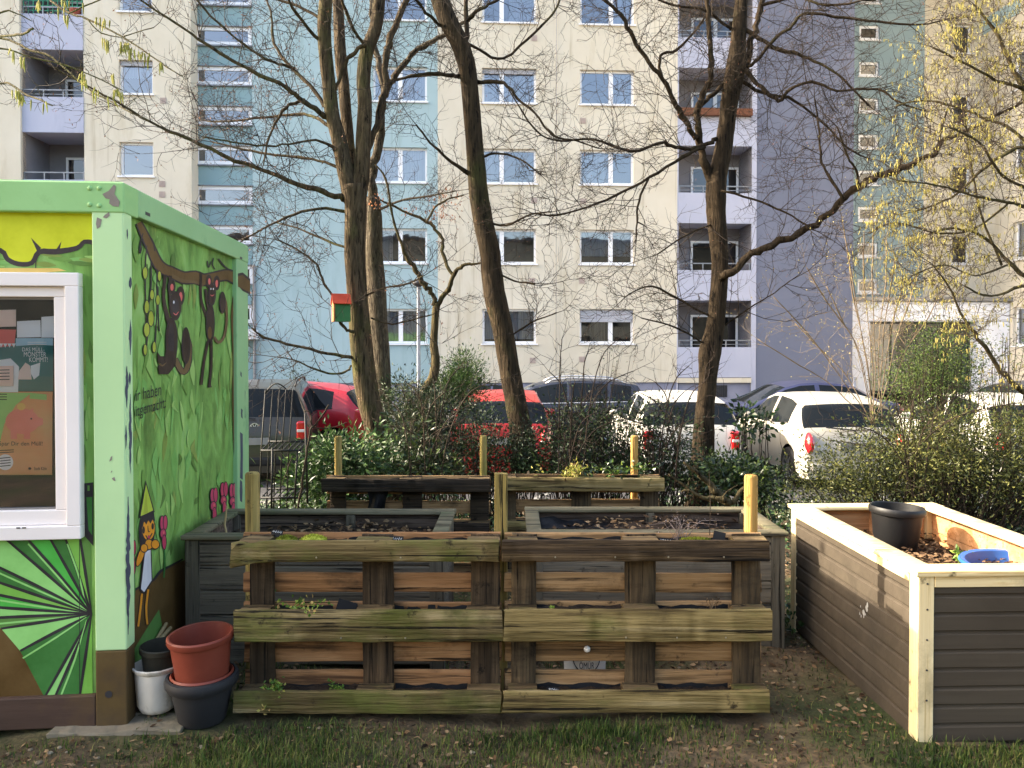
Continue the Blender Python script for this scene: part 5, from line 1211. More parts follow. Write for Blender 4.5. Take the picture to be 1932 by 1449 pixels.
# ---- F: hazel in flower, leaning in from beyond the right edge
Y = 6.6; b = Vector((5.9, 6.9, gh(5.9, 6.9) - .03))
F = Tree('flowering_hazel', b, 'hazel bush hung with yellow green catkins leaning in at the upper right', 'tree', 'bark_hazel', 'twig_grey', 26)
bp_ = (2245, 1010)
for q in ([(2190, 800, 34), (2110, 600, 28), (2030, 420, 22), (1960, 280, 16), (1932, 168, 12), (1907, 124, 9), (1880, 60, 7), (1840, 10, 5)],
          [(2190, 800, 30), (2100, 620, 24), (2020, 470, 18), (1960, 370, 13), (1932, 280, 9), (1860, 314, 7), (1823, 351, 5), (1780, 380, 4), (1720, 400, 3)],
          [(2180, 860, 30), (2080, 790, 24), (1990, 755, 17), (1932, 740, 13), (1891, 699, 11), (1860, 655, 9), (1836, 628, 7), (1812, 590, 5), (1790, 540, 4), (1760, 500, 3)],
          [(2180, 780, 26), (2090, 520, 20), (2020, 340, 15), (1980, 200, 11), (1950, 60, 8), (1930, -20, 6)],
          [(2170, 800, 24), (2060, 640, 18), (1980, 560, 12), (1910, 500, 8), (1860, 450, 6), (1800, 430, 5), (1730, 450, 3)],
          [(2030, 420, 12), (1960, 400, 9), (1900, 380, 7), (1840, 370, 5), (1770, 350, 4), (1690, 340, 3)],
          [(1965, 290, 8), (1900, 240, 7), (1850, 220, 6), (1800, 200, 5), (1740, 190, 4), (1690, 200, 3)],
          [(1935, 170, 8), (1880, 150, 6), (1820, 120, 5), (1760, 90, 4)], [(1980, 560, 8), (1930, 540, 7), (1870, 560, 5), (1820, 540, 4)],
          [(1890, 500, 5), (1850, 400, 5), (1830, 300, 4), (1820, 220, 3)], [(1960, 370, 7), (1890, 330, 6), (1850, 270, 5), (1790, 240, 4)], [(1905, 380, 5), (1840, 430, 4), (1770, 440, 4), (1690, 420, 3), (1640, 440, 3)], [(1900, 500, 5), (1840, 520, 4), (1780, 500, 3), (1720, 520, 3)]):
    F.limb([(*bp_, 36)] + q if q[0][0] > 2150 else q, Y, F.rg.uniform(-.7, .3), n=7)
F.grow(6.5, (.3, .75), 2, .05, .0035, skip=.4)
inn = [t for t in F.tips if t[0].x / t[0].y * FPX + CX > 1600]
F.catkins([t[0] for t in inn if F.rg.random() < .26], L=(.025, .048), r=.0027, n=(1, 3))
F.flecks('young_leaves', 'bud_yellow', .3, (.010, .022), (.006, .011), .2, 2, .014)
F.done()
# ---- G: hazel twigs from behind the cabin at the upper left
Y = 5.2; b = Vector((-5.6, 6.6, gh(-5.6, 6.6) - .03))
G = Tree('flowering_hazel', b, 'hazel twigs with hanging yellow catkins above the green cabin', 'tree', 'bark_hazel', 'twig_grey', 27)
for q in ([(-220, 330, 20), (-120, 180, 12), (-50, 66, 7), (0, 68, 5), (33, 66, 6), (63, 54, 5)], [(-200, 240, 12), (-100, 90, 8), (0, 72, 5), (50, 92, 5), (99, 109, 4), (165, 166, 4), (215, 195, 3), (252, 215, 2.5)],
          [(-220, 360, 14), (-100, 200, 7), (0, 157, 5), (50, 179, 4), (99, 199, 3)], [(-160, 200, 14), (-40, 20, 9), (60, -40, 6), (95, 0, 5), (130, 25, 5), (166, 36, 4), (232, 70, 4), (281, 103, 3), (341, 143, 2.5)],
          [(-40, 80, 4), (0, 24, 4), (33, 26, 3), (60, 40, 2)], [(-60, 110, 4), (0, 92, 4), (60, 108, 3), (140, 128, 3), (230, 170, 2)], [(130, 25, 3), (175, 5, 3), (230, -20, 2)], [(232, 70, 2.5), (260, 60, 2), (290, 52, 2)], [(165, 36, 3), (190, 62, 2.5), (225, 70, 2)]):
    q = [(-620, 900, 40), (-380, 560, 26)] + q if q[0][0] < -150 else q
    G.limb(q, Y + (1.2 if q[0][0] < -150 else .0), -1.2 if q[0][0] < -150 else 0, n=6, twigs=q[-1][0] > 80)
G.grow(1.6, (.12, .3), 1, .1, .0024, skip=.55)
cp = []
for zx, zy, nn in ((215, 20, 3), (370, 10, 2), (372, 90, 3), (330, 50, 1), (480, 20, 1), (570, 105, 2), (595, 120, 2), (600, 230, 2), (612, 250, 3), (690, 245, 3), (712, 260, 3), (745, 285, 2), (765, 295, 2), (803, 310, 2), (838, 325, 2), (850, 340, 2), (905, 365, 2), (920, 380, 1), (70, 290, 2), (80, 300, 1), (132, 340, 2), (465, 430, 4), (485, 460, 3), (548, 520, 3), (652, 440, 2), (650, 520, 3), (635, 570, 2), (690, 540, 2), (90, 530, 3), (118, 545, 3), (155, 560, 1), (248, 590, 2)):
    cp += [P(zx / 3.019, zy / 3.019 - 4, 4.9 if zx > 400 else 4.7)] * nn
G.catkins(cp, L=(.05, .085), r=.0052, n=(1, 2)); G.done()
# ---- pale upright shoots behind the hedge, before the portal
Y = 9.2; b = P(1655, 790, Y); b.z = gh(b.x, Y) - .03
H = Tree('coppiced_shrub', b, 'fan of thin pale upright shoots in front of the white portal', 'shrub', 'twig_pale', 'twig_pale', 28)
pz = P(1655, 800, Y)
for x1, y1, xm_, ym_ in ((1522, 505, 1610, 640), (1560, 540, 1620, 660), (1601, 478, 1628, 640), (1630, 440, 1640, 620), (1648, 420, 1648, 600), (1672, 450, 1660, 620), (1690, 480, 1668, 620), (1710, 520, 1675, 660), (1735, 500, 1690, 640), (1460, 560, 1570, 690), (1500, 610, 1590, 700), (1430, 640, 1560, 720), (1770, 560, 1710, 660), (1590, 420, 1620, 600)):
    H.limb([(1655 + H.rg.uniform(-12, 12), 800, 2.1), ((xm_ + 1655) / 2, (ym_ + 800) / 2 + 4, 2.), (xm_, ym_, 1.9), ((xm_ + x1) / 2 + H.rg.uniform(-6, 6), (ym_ + y1) / 2, 3), (x1, y1, 2.2)], Y + H.rg.uniform(-.3, .3), H.rg.uniform(-.5, .3), n=5)
H.grow(4.6, (.25, .6), 1, .2, .003, skip=.3); H.flecks('buds', 'bud_yellow', .6, (.014, .026), (.008, .014), 0, 1, .012); H.done()
# ---- bare arching brush among the evergreens
def brush(label, base, Y, tips, seed, col='twig_grey', dens=5):
    b = P(base[0], base[1], Y); b.z = gh(b.x, Y) - .02
    t = Tree('bare_brush', b, label, 'shrub', col, col, seed)
    for x, y in tips:
        bxp = base[0] + t.rg.uniform(-1, 1) * 40; sg = (x - bxp)
        t.limb([(bxp, base[1], 3.4), (bxp + sg * .15, base[1] + (y - base[1]) * .45, 3), (bxp + sg * .5, base[1] + (y - base[1]) * .85, 2.6), (x, y, 2)], Y + t.rg.uniform(-.35, .35), t.rg.uniform(-.4, .4), n=5)
    t.grow(dens, (.2, .55), 1, .1, .003, skip=.15); t.done()
brush('tangle of bare grey twigs between the laurel and the leaning trunk', (810, 920), 7.4, [(740, 760), (765, 720), (790, 745), (815, 700), (840, 740), (870, 690), (900, 760), (860, 800), (775, 810), (720, 800), (905, 820), (925, 720)], 91)
brush('arching bare brown stems right of the leaning trunk', (1080, 910), 7.3, [(1010, 760), (1035, 700), (1060, 640), (1085, 720), (1110, 660), (1140, 720), (1165, 640), (1195, 700), (1030, 820), (1180, 790), (1120, 780), (1000, 830)], 92, 'twig_dark')
brush('arching dark twigs left of the knobbly trunk', (1250, 920), 7.2, [(1180, 790), (1205, 740), (1235, 720), (1260, 760), (1290, 740), (1310, 790), (1220, 830), (1160, 830), (1330, 720), (1285, 830), (1300, 690)], 93, 'twig_dark')
brush('thin bare stems standing in the olive hedge', (1720, 940), 6.8, [(1600, 800), (1640, 780), (1690, 770), (1730, 740), (1780, 760), (1830, 740), (1560, 830), (1880, 770), (1760, 790), (1920, 760), (1660, 820)], 94)
# ---- forked dead twig standing behind the rack
Y = 5.9; b = P(572, 955, Y); b.z = gh(b.x, Y) - .02
k_ = Tree('dead_sapling', b, 'thin forked dead sapling standing before the grey van', 'sapling', 'twig_grey', 'twig_grey', 29)
k_.limb([(558, 985, 6), (568, 920, 6), (578, 860, 5), (586, 810, 5), (592, 805, 5)], Y, twigs=False); k_.limb([(589, 808, 5), (600, 795, 4), (610, 780, 4), (621, 764, 4)], Y, twigs=False); k_.limb([(589, 808, 4), (587, 790, 4), (585, 777, 3), (574, 775, 3)], Y, twigs=False); k_.limb([(590, 806, 3), (604, 808, 3), (630, 806, 2), (655, 797, 2)], Y, twigs=False); k_.limb([(530, 920, 2), (545, 880, 3), (552, 860, 3)], Y, twigs=False)
k_.done()
# ---- gnarled dead branch on the ground by the right tree
b = P(1350, 945, 6.6); b.z = gh(b.x, 6.6)
k_ = Tree('fallen_branch', b, 'twisted grey dead branch lying at the foot of the right tree', 'branch', 'bark_hazel', 'twig_grey', 30)
k_.limb([(1290, 872, 5), (1312, 890, 9), (1330, 905, 13), (1350, 928, 17), (1368, 944, 17), (1385, 946, 12), (1400, 925, 9), (1406, 918, 5)], 6.6, twigs=False); k_.limb([(1368, 944, 14), (1350, 940, 10), (1325, 938, 8), (1300, 925, 6), (1286, 928, 4)], 6.55, twigs=False); k_.limb([(1262, 895, 3), (1285, 912, 5), (1310, 930, 7), (1345, 948, 7)], 6.7, twigs=False)
k_.limb([(1392, 915, 2), (1375, 925, 3), (1364, 938, 5)], 6.5, twigs=False)
k_.done()
# ================================================================== shrubs, ground cover, small plants
def leafmat(name, cols, rough=.45, trans=.18, spec=.35): M(name, [c(*q) for q in cols], 2, rough, island=True, trans=trans, spec=spec)
leafmat('leaf_laurel', [(34, 54, 30), (54, 80, 42), (78, 104, 56)], .42, .15, .3)
leafmat('leaf_yew', [(20, 34, 20), (36, 54, 28), (56, 76, 38)], .5, .1)
leafmat('leaf_yew_tip', [(40, 66, 34), (64, 92, 44), (88, 116, 58)], .5, .15)
leafmat('leaf_holly', [(30, 48, 26), (52, 72, 36), (86, 104, 54)], .3, .12, .5)
leafmat('leaf_privet', [(44, 62, 28), (70, 92, 40), (102, 122, 58)], .45, .2)
leafmat('leaf_hedge', [(38, 44, 22), (62, 70, 33), (90, 98, 46), (120, 120, 66)], .45, .2)
leafmat('leaf_ivy', [(28, 48, 24), (48, 72, 36), (70, 96, 48)], .35, .15, .5)
leafmat('leaf_herb', [(74, 108, 40), (112, 146, 56), (156, 176, 80)], .5, .35)
leafmat('leaf_herb_yellow', [(150, 150, 70), (190, 180, 100), (196, 160, 100)], .6, .35)
leafmat('grass_blade', [(36, 54, 22), (56, 80, 32), (80, 104, 44), (112, 114, 64)], .6, .3, .2)
leafmat('dead_leaf', [(44, 33, 24), (78, 58, 40), (112, 88, 62), (142, 118, 90)], .85, .05, .15)
leafmat('wood_chip', [(50, 37, 27), (88, 66, 47), (122, 97, 72)], .9, 0, .15)
leafmat('dry_stem', [(96, 84, 78), (130, 116, 110), (150, 136, 130)], .8, .1, .15)
def gv(rg, s=1.): return Vector((rg.gauss(0, s), rg.gauss(0, s), rg.gauss(0, s)))
def shrub(name, label, lobes, Y, dep, ncl, nl, L, W, mat, seed, cat='shrub', stem='twig_grey', cr=.13, up=.2, nst=None, droop=0., group=None):
    """lobes: (px, py, rx, ry) ellipses measured on the photo; leaves sit in clumps on stems inside them"""
    rg = random.Random(seed)
    cx = sum(l[0] for l in lobes) / len(lobes); bot = max(l[1] + l[3] for l in lobes)
    b = P(cx, bot, Y); b.z = gh(b.x, Y) - .02
    t = thing(name, b, label, cat, group)
    kf, ks = MB(), MB(); area = [l[2] * l[3] for l in lobes]; tot = sum(area)
    for l, a in zip(lobes, area):
        for _ in range(max(2, int(ncl * a / tot))):
            ang = rg.uniform(0, 6.283); rr = math.sqrt(rg.random()); dz = rg.uniform(-1, 1) * math.sqrt(max(0, 1 - rr * rr * .8))
            p = P(l[0] + l[2] * rr * math.cos(ang), l[1] + l[3] * rr * math.sin(ang), Y + dz * dep)
            g0 = gh(p.x, p.y) + .05
            if p.z < g0: p.z = g0 + rg.uniform(0, .12)
            for q in range(int(nl * rg.uniform(.5, 1.4))):
                o = gv(rg, cr); o.z *= .75; pp_ = p + o
                if pp_.z < g0 - .03: continue
                d = (o.normalized() + gv(rg, .5) + Vector((0, 0, up - droop))).normalized()
                kf.leaf(pp_, d, gv(rg) + Vector((-.3, -.3, .9)), rg.uniform(*L), rg.uniform(*W))
            if nst is None or rg.random() < nst:
                s0 = b + Vector((rg.gauss(0, .12) + (p.x - b.x) * .55, rg.gauss(0, .1) + (p.y - b.y) * .5, 0)); s0.z = gh(s0.x, s0.y) - .02
                mid = s0.lerp(p, .55) + gv(rg, .05)
                ks.tube([s0, mid, p, p + (p - mid).normalized() * rg.uniform(.03, .14)], [.007, .005, .003, .0015], 4, cap=False)
    ks.build('stems', stem, t, b, smooth=True)
    tag(kf.build('foliage', mat, t, b), kind='stuff')
    return t
shrub('laurel_shrub', 'glossy leaved laurel shrub beside the rack in front of the grey van', [(628, 878, 48, 46), (600, 915, 40, 40), (668, 905, 40, 45), (690, 860, 26, 40)], 7.1, .45, 105, 62, (.045, .088), (.018, .032), 'leaf_laurel', 31, cr=.11, nst=.4)
shrub('laurel_shrub', 'glossy laurel shrub filling the gap right of the many-stemmed tree', [(770, 850, 40, 50), (800, 880, 45, 40), (745, 890, 30, 30)], 7.6, .4, 50, 40, (.05, .1), (.02, .034), 'leaf_holly', 32, cr=.12, nst=.8)
shrub('yew_shrub', 'dark tangled yew thicket between the first two trunks', [(765, 775, 40, 45), (812, 800, 40, 55), (842, 872, 24, 40), (800, 840, 45, 45)], 8.6, .5, 190, 90, (.035, .07), (.008, .015), 'leaf_yew', 33, cr=.12, nst=.6)
shrub('yew_shrub', 'young spiky yew with a pointed top left of the leaning trunk', [(877, 700, 16, 28), (870, 736, 30, 28), (838, 750, 25, 25)], 9.4, .35, 110, 80, (.035, .07), (.008, .015), 'leaf_yew_tip', 34, cr=.1, nst=.5, up=.6)
shrub('holly_shrub', 'loose small leaved evergreen shrub right of the leaning trunk', [(1080, 876, 58, 30), (1130, 862, 55, 38), (1180, 880, 42, 30), (1062, 822, 34, 40), (1030, 890, 30, 25), (1120, 800, 40, 40)], 7.7, .5, 130, 44, (.03, .06), (.015, .028), 'leaf_yew', 35, cr=.11, nst=.8)
shrub('yew_shrub', 'loose dark evergreen sprays hanging before the red hatchback', [(890, 850, 42, 36), (950, 868, 48, 34), (985, 840, 30, 40), (905, 800, 30, 30), (1010, 870, 30, 30)], 7.9, .4, 120, 44, (.03, .06), (.01, .02), 'leaf_yew', 45, cr=.11, nst=.9)
shrub('holly_shrub', 'dark twiggy evergreen shrub left of the knobbly trunk', [(1250, 820, 50, 40), (1262, 868, 45, 36), (1225, 895, 45, 28), (1290, 900, 28, 30), (1210, 790, 32, 22)], 7.5, .4, 84, 46, (.03, .06), (.012, .024), 'leaf_yew', 36, cr=.11, nst=1)
shrub('holly_shrub', 'low broad leaved shrub right of the knobbly trunk', [(1388, 900, 40, 30), (1430, 918, 40, 25), (1360, 905, 26, 35)], 7.4, .35, 75, 46, (.04, .07), (.02, .034), 'leaf_holly', 37, cr=.1, nst=.5)
shrub('ivy_shrub', 'small ivy sprig with dark leaves before the white hatchback', [(1415, 785, 28, 18), (1440, 800, 22, 14), (1400, 815, 20, 18)], 8.1, .15, 16, 18, (.05, .09), (.03, .05), 'leaf_ivy', 38, cr=.06, nst=1)
shrub('hedge_shrub', 'broad olive green hedge covering the cars at the right', [(1590, 902, 62, 44), (1672, 874, 76, 72), (1780, 876, 90, 76), (1900, 876, 90, 78), (1990, 880, 80, 80), (1520, 930, 45, 28)], 7.0, .55, 520, 66, (.016, .05), (.007, .02), 'leaf_hedge', 39, cr=.14, nst=.5, cat='hedge')
shrub('hedge_shrub', 'higher loose hedge growing behind the olive one at the far right', [(1700, 808, 60, 26), (1830, 800, 80, 24), (1920, 800, 60, 26)], 8.0, .4, 46, 46, (.02, .045), (.01, .018), 'leaf_privet', 40, cr=.13, nst=1, cat='hedge', up=.5)
shrub('privet_shrub', 'tall bushy privet in front of the dark entrance door', [(1748, 700, 52, 52), (1792, 670, 45, 50), (1712, 735, 40, 30), (1805, 725, 45, 36), (1765, 640, 40, 18)], 9.4, .5, 190, 48, (.02, .045), (.009, .018), 'leaf_privet', 41, cr=.16, nst=.6)
shrub('privet_shrub', 'sparse sprawling shrub at the right edge under the hazel stem', [(1890, 690, 40, 50), (1930, 650, 40, 50), (1870, 740, 40, 25)], 8.6, .4, 34, 20, (.02, .04), (.008, .016), 'leaf_privet', 42, cr=.12, nst=1)
shrub('bare_shrub', 'thin reddish shoots with few leaves in front of the dark estate car', [(1110, 730, 70, 70), (1060, 760, 40, 60), (1190, 740, 40, 60), (1150, 660, 40, 30)], 8.2, .35, 34, 3, (.025, .04), (.012, .018), 'leaf_holly', 43, stem='twig_dark', cr=.05, nst=1)
shrub('bare_shrub', 'small leafless bush standing against the pale blue wall', [(565, 712, 22, 16), (590, 716, 16, 10)], 24.2, .4, 20, 16, (.05, .09), (.02, .04), 'leaf_holly', 44, stem='twig_dark', cr=.14, nst=1)
# dead bare rambler twigs at left thicket
def ivy_patch(name, label, x0, x1, y0, y1, n, mat, L, seed, cat='ivy'):
    rg = random.Random(seed); k = MB()
    for _ in range(n):
        x, y = rg.uniform(x0, x1), rg.uniform(y0, y1)
        if math.sin(x * 5 + seed) + math.sin(y * 4.3 - seed) < -.5: continue
        k.leaf(Vector((x, y, gh(x, y) + rg.uniform(.01, .11 if y < 7.8 else .3))), gv(rg) + Vector((0, -.4, .1)), Vector((rg.gauss(0, .4), -.5, 1)), rg.uniform(*L), rg.uniform(L[0] * .7, L[1] * .7))
    o = k.build(name, mat, loc=(0, 0, 0)); tag(o, label, cat, kind='stuff')
ivy_patch('ivy_ground_cover', 'low ivy carpeting the ground behind the right bed', -4, 8, 6.0, 10.6, 26000, 'leaf_ivy', (.03, .06), 3)
ivy_patch('ivy_tuft', 'small dark ivy tuft at the far foot of the pale edged bed', 1.5, 1.72, 4.45, 4.8, 110, 'leaf_ivy', (.03, .05), 5)

# ---- grass and leaf litter (uncountable)
BLOCK = [(-9, -1.66, 3.28, 5.8), (-1.27, 1.19, 3.44, 3.62), (-1.76, -.36, 4.05, 4.76), (.08, 1.56, 4.28, 5.0), (1.7, 2.62, 3.24, 4.66), (-1.38, 1.1, 5.48, 5.66), (-1.58, -1.26, 3.32, 3.62)]
def free(x, y): return not any(a < x < b and q < y < r for a, b, q, r in BLOCK)
rg = random.Random(50); k = MB(); n = 0
def patchy(x, y): return .5 + .5 * math.sin(x * 3.1 + 1.7 * math.sin(y * 2.7)) * math.sin(y * 3.7 + x * .9 + 1)
while n < 34000:
    x, y = rg.uniform(-2.6, 3.1), rg.uniform(2.55, 4.5) if rg.random() < .85 else rg.uniform(4.4, 6.6)
    if not free(x, y): continue
    d = patchy(x, y) * (1. if y < 3.45 else .55)
    if 1.2 < x < 1.72 and y > 3.45: d *= .12
    if rg.random() > d * d + (.16 if y < 3.5 else .05): continue
    n += 1; h = rg.uniform(.015, .055) * (.6 + .6 * d); a = rg.uniform(0, 6.283); ln = rg.uniform(.1, .9) * h
    p = Vector((x, y, gh(x, y) - .003)); dx = Vector((math.cos(a), math.sin(a), 0)); sdv = Vector((-math.sin(a), math.cos(a), 0)) * rg.uniform(.0012, .0026)
    m_ = p + dx * ln * .35 + Vector((0, 0, h * .62)); e = p + dx * ln + Vector((0, 0, h))
    k.add([p - sdv, p + sdv, m_ + sdv * .8, m_ - sdv * .8, e], [(0, 1, 2, 3), (3, 2, 4)])
tag(k.build('grass', 'grass_blade'), 'short patchy grass growing in front of the pallets', 'grass', kind='stuff')
def litter(name, n, area, mat, L, zf, seed, label=None, cat=None, parent=None, dens=None, base=None, hump=.02):
    rg = random.Random(seed); k = MB(); i = 0; tries = 0
    while i < n and tries < n * 12:
        tries += 1
        x, y = rg.uniform(area[0], area[1]), rg.uniform(area[2], area[3])
        if dens and not dens(x, y, rg): continue
        i += 1; l = rg.uniform(*L); w_ = l * rg.uniform(.25, .75); p = Vector((x, y, zf(x, y) + rg.uniform(.002, hump)))
        a = rg.uniform(0, 6.283); d = Vector((math.cos(a), math.sin(a), rg.gauss(0, .22))).normalized(); nn = Vector((rg.gauss(0, .4), rg.gauss(0, .4), 1)).normalized(); sv = d.cross(nn).normalized(); nn = sv.cross(d)
        cu = rg.uniform(-.2, .35) * w_
        k.add([p, p + d * l * .4 + sv * w_ * .5 + nn * cu, p + d * l * .75 + sv * w_ * .3 + nn * cu, p + d * l, p + d * l * .75 - sv * w_ * .3 + nn * cu, p + d * l * .4 - sv * w_ * .5 + nn * cu], [(0, 1, 2, 3), (0, 3, 4, 5)])
    o = k.build(name, mat, parent, base if parent is not None else None)
    return tag(o, label, cat, kind='stuff')
def dn(x, y, r):
    if not free(x, y): return False
    if y < 3.45: return r.random() < .25 + .6 * (1 - patchy(x, y))
    if 1.1 < x < 1.75: return r.random() < .55
    return True
litter('leaf_litter', 13000, (-2.6, 3.6, 2.6, 7.4), 'dead_leaf', (.012, .038), gh, 51, 'brown dead leaves scattered over soil and grass around the beds', 'leaf litter', dens=dn)
litter('leaf_litter', 3800, (-2.6, -.9, 5.2, 7.4), 'dead_leaf', (.03, .07), gh, 52, 'thick drift of pale brown dead leaves below the black rack', 'leaf litter', hump=.05)
litter('wood_chip_litter', 6000, (-2.4, 3.0, 2.6, 4.4), 'wood_chip', (.006, .022), gh, 55, 'small bark and twig crumbs trodden into the soil', 'leaf litter', dens=lambda x, y, r: free(x, y), hump=.008)
rg = random.Random(58); k = MB()                      # clods and small stones
for _ in range(900):
    x, y = rg.uniform(-2.5, 3.2), rg.uniform(2.7, 6.2)
    if not free(x, y): continue
    r = rg.uniform(.004, .014) * (1.6 if rg.random() < .06 else 1); o = len(k.v); z = gh(x, y)
    k.lathe([(0, -r * .5), (r * .8, -r * .2), (r, r * .2), (r * .6, r * .6), (0, r * .75)], 6, (0, 0, 0))
    for q in range(o, len(k.v)): a, b_, d = k.v[q]; k.v[q] = (x + a * rg.uniform(.75, 1.3), y + b_ * rg.uniform(.75, 1.3), z + d * rg.uniform(.8, 1.2))
M('clod', [c(70, 58, 44), c(108, 94, 74), c(140, 128, 108)], 9, .95, island=True)
tag(k.build('clods', 'clod'), 'small stones and soil clods lying between the beds', 'stones', kind='stuff')
def bedlit(bed, x0, x1, y0, y1, z, n, L, mat, seed):
    litter('mulch', n, (x0, x1, y0, y1), mat, L, lambda x, y: z + .03 * math.sin(x * 5 + 1) * math.cos(y * 6), seed, parent=bed, hump=.05)
bedlit(BEDL, .04, 1.33, .05, .62, .585, 900, (.02, .05), 'dead_leaf', 61); bedlit(BEDR, .04, 1.38, .05, .62, .565, 500, (.02, .05), 'dead_leaf', 62); bedlit(NB, .04, .82, .05, 1.33, .557, 2600, (.015, .05), 'wood_chip', 63)

# ---- small plants in the pockets
def herb(name, loc, n, rad, h, L, W, mat, label, seed, group='herbs in the pallet pockets', droop=0, stem='leaf_herb', mat2=None, cat='plant', nst=9):
    rg = random.Random(seed); loc = Vector(loc); t = thing(name, loc, label, cat, group); kf, k2, ks = MB(), MB(), MB()
    tips = []
    for i in range(nst):
        e = loc + Vector((rg.gauss(0, rad), rg.gauss(0, rad * .5) - (.05 if droop and i % 2 else 0), h * rg.uniform(.3, 1) - (droop if i % 3 == 0 else 0)))
        mid = loc.lerp(e, .5) + Vector((0, 0, h * .35)); ks.tube([loc + Vector((rg.gauss(0, rad * .4), rg.gauss(0, .008), -.01)), mid, e], [.0016, .0013, .0008], 4, cap=False); tips.append((mid, e, i % 3 == 0 and droop > 0))
    for i in range(n):
        a, b, low = rg.choice(tips); p = a.lerp(b, rg.uniform(.2, 1.1)) + gv(rg, rad * .22)
        (k2 if mat2 and (low or rg.random() < .2) else kf).leaf(p, gv(rg) + Vector((0, -.2, .2 - droop)), gv(rg) + Vector((0, -.6, .8)), rg.uniform(*L), rg.uniform(*W))
    ks.build('stems', stem, t, loc, smooth=True); tag(kf.build('foliage', mat, t, loc), kind='stuff')
    if k2.v: tag(k2.build('withered_leaves', mat2, t, loc), kind='stuff')
    return t
herb('herb_plant', P(560, 1158, 3.52), 190, .075, .06, (.012, .026), (.009, .018), 'leaf_herb', 'straggly parsley spilling from the middle pocket of the mossy pallet', 71, droop=.07, mat2='leaf_herb_yellow', nst=16)
herb('herb_plant', P(520, 1309, 3.51), 150, .05, .055, (.012, .026), (.01, .018), 'leaf_herb', 'parsley with withered stalks in the bottom left pocket', 72, droop=.09, mat2='leaf_herb_yellow', nst=14)
herb('herb_plant', P(636, 1309, 3.52), 45, .02, .05, (.012, .022), (.008, .014), 'leaf_herb', 'small green seedling in the bottom left pocket', 73, nst=5)
herb('herb_plant', P(1046, 1160, 3.53), 40, .016, .025, (.016, .026), (.012, .018), 'leaf_herb', 'tiny bright mint rosette in the middle pocket of the warm pallet', 74, nst=5)
herb('dry_plant', P(1283, 1016, 3.55), 120, .075, .115, (.006, .014), (.003, .006), 'dry_stem', 'dried lavender with grey flower heads on the warm pallet', 75, stem='dry_stem', nst=16)
herb('dry_plant', P(1345, 1150, 3.54), 30, .03, .05, (.006, .016), (.003, .006), 'dead_leaf', 'dried brown stalks at right in the middle pocket', 76, stem='dead_leaf', nst=10)
k = MB(); p0 = P(1339, 1010, 3.56); p1 = P(1338, 890, 3.56); k.tube([p0, p0.lerp(p1, .5) + Vector((.004, 0, 0)), p1], [.002, .0016, .001], 5); tag(k.build('dry_stalk', 'twig_grey', loc=p0), 'single tall dry stalk rising from the top right pocket', 'stalk')
herb('herb_plant', P(1160, 893, 5.57), 130, .13, .05, (.025, .045), (.016, .026), 'leaf_ivy', 'low leafy plant along the back right pallet top', 77, group=None, nst=18, mat2='leaf_herb')
herb('herb_plant', P(1075, 896, 5.57), 130, .12, .05, (.025, .05), (.014, .025), 'leaf_herb_yellow', 'yellowing leaves on the back right pallet left of the low leafy plant', 78, group=None, nst=12, mat2='dead_leaf')
herb('herb_plant', P(1815, 1062, 3.9), 40, .03, .05, (.03, .06), (.012, .02), 'leaf_herb', 'small weed beside the blue tub', 79, group=None, nst=6)
k_ = P(424, 990, 4.2); k = MB(); k.tube([k_ + Vector((.02, 0, -.1)), k_, P(428, 955, 4.2)], [.006, .006, .005], 6); tag(k.build('short_cane', 'cane', loc=k_), 'short pale stick standing in the left grey bed', 'stick')
# moss cushions
def mossball(loc, rx, ry, h, label, seed, mat='moss', n=900):
    rg = random.Random(seed); loc = Vector(loc); k = MB()
    k.lathe([(0, h * .9), (rx * .5, h * .75), (rx * .85, h * .35), (rx, 0)], 16, (0, 0, 0)); k.v = [(x, y * ry / rx, z) for x, y, z in k.v]
    for _ in range(n):
        a = rg.uniform(0, 6.283); r = math.sqrt(rg.random()); p = Vector((rx * r * math.cos(a), ry * r * math.sin(a), h * (1 - r * r) * .9))
        k.leaf(p, Vector((rg.gauss(0, .5), rg.gauss(0, .5), 1)), gv(rg), rg.uniform(.005, .012), rg.uniform(.0015, .003))
    k.v = [(x + loc.x, y + loc.y, z + loc.z) for x, y, z in k.v]
    tag(k.build('moss_cushion', mat, loc=loc), label, 'moss', 'moss in the top pockets')
M('moss_bright', [c(120, 132, 34), c(164, 172, 56), c(186, 190, 80)], 30, .95, island=True)
mossball(P(592, 1019, 3.51), .062, .03, .024, 'bright yellow green moss cushion on the mossy pallet', 81, 'moss_bright')
mossball(P(541, 1019, 3.51), .05, .028, .02, 'darker moss left of the bright cushion', 82)
mossball(P(1312, 1019, 3.51), .07, .024, .008, 'thin moss by the dry lavender', 83)
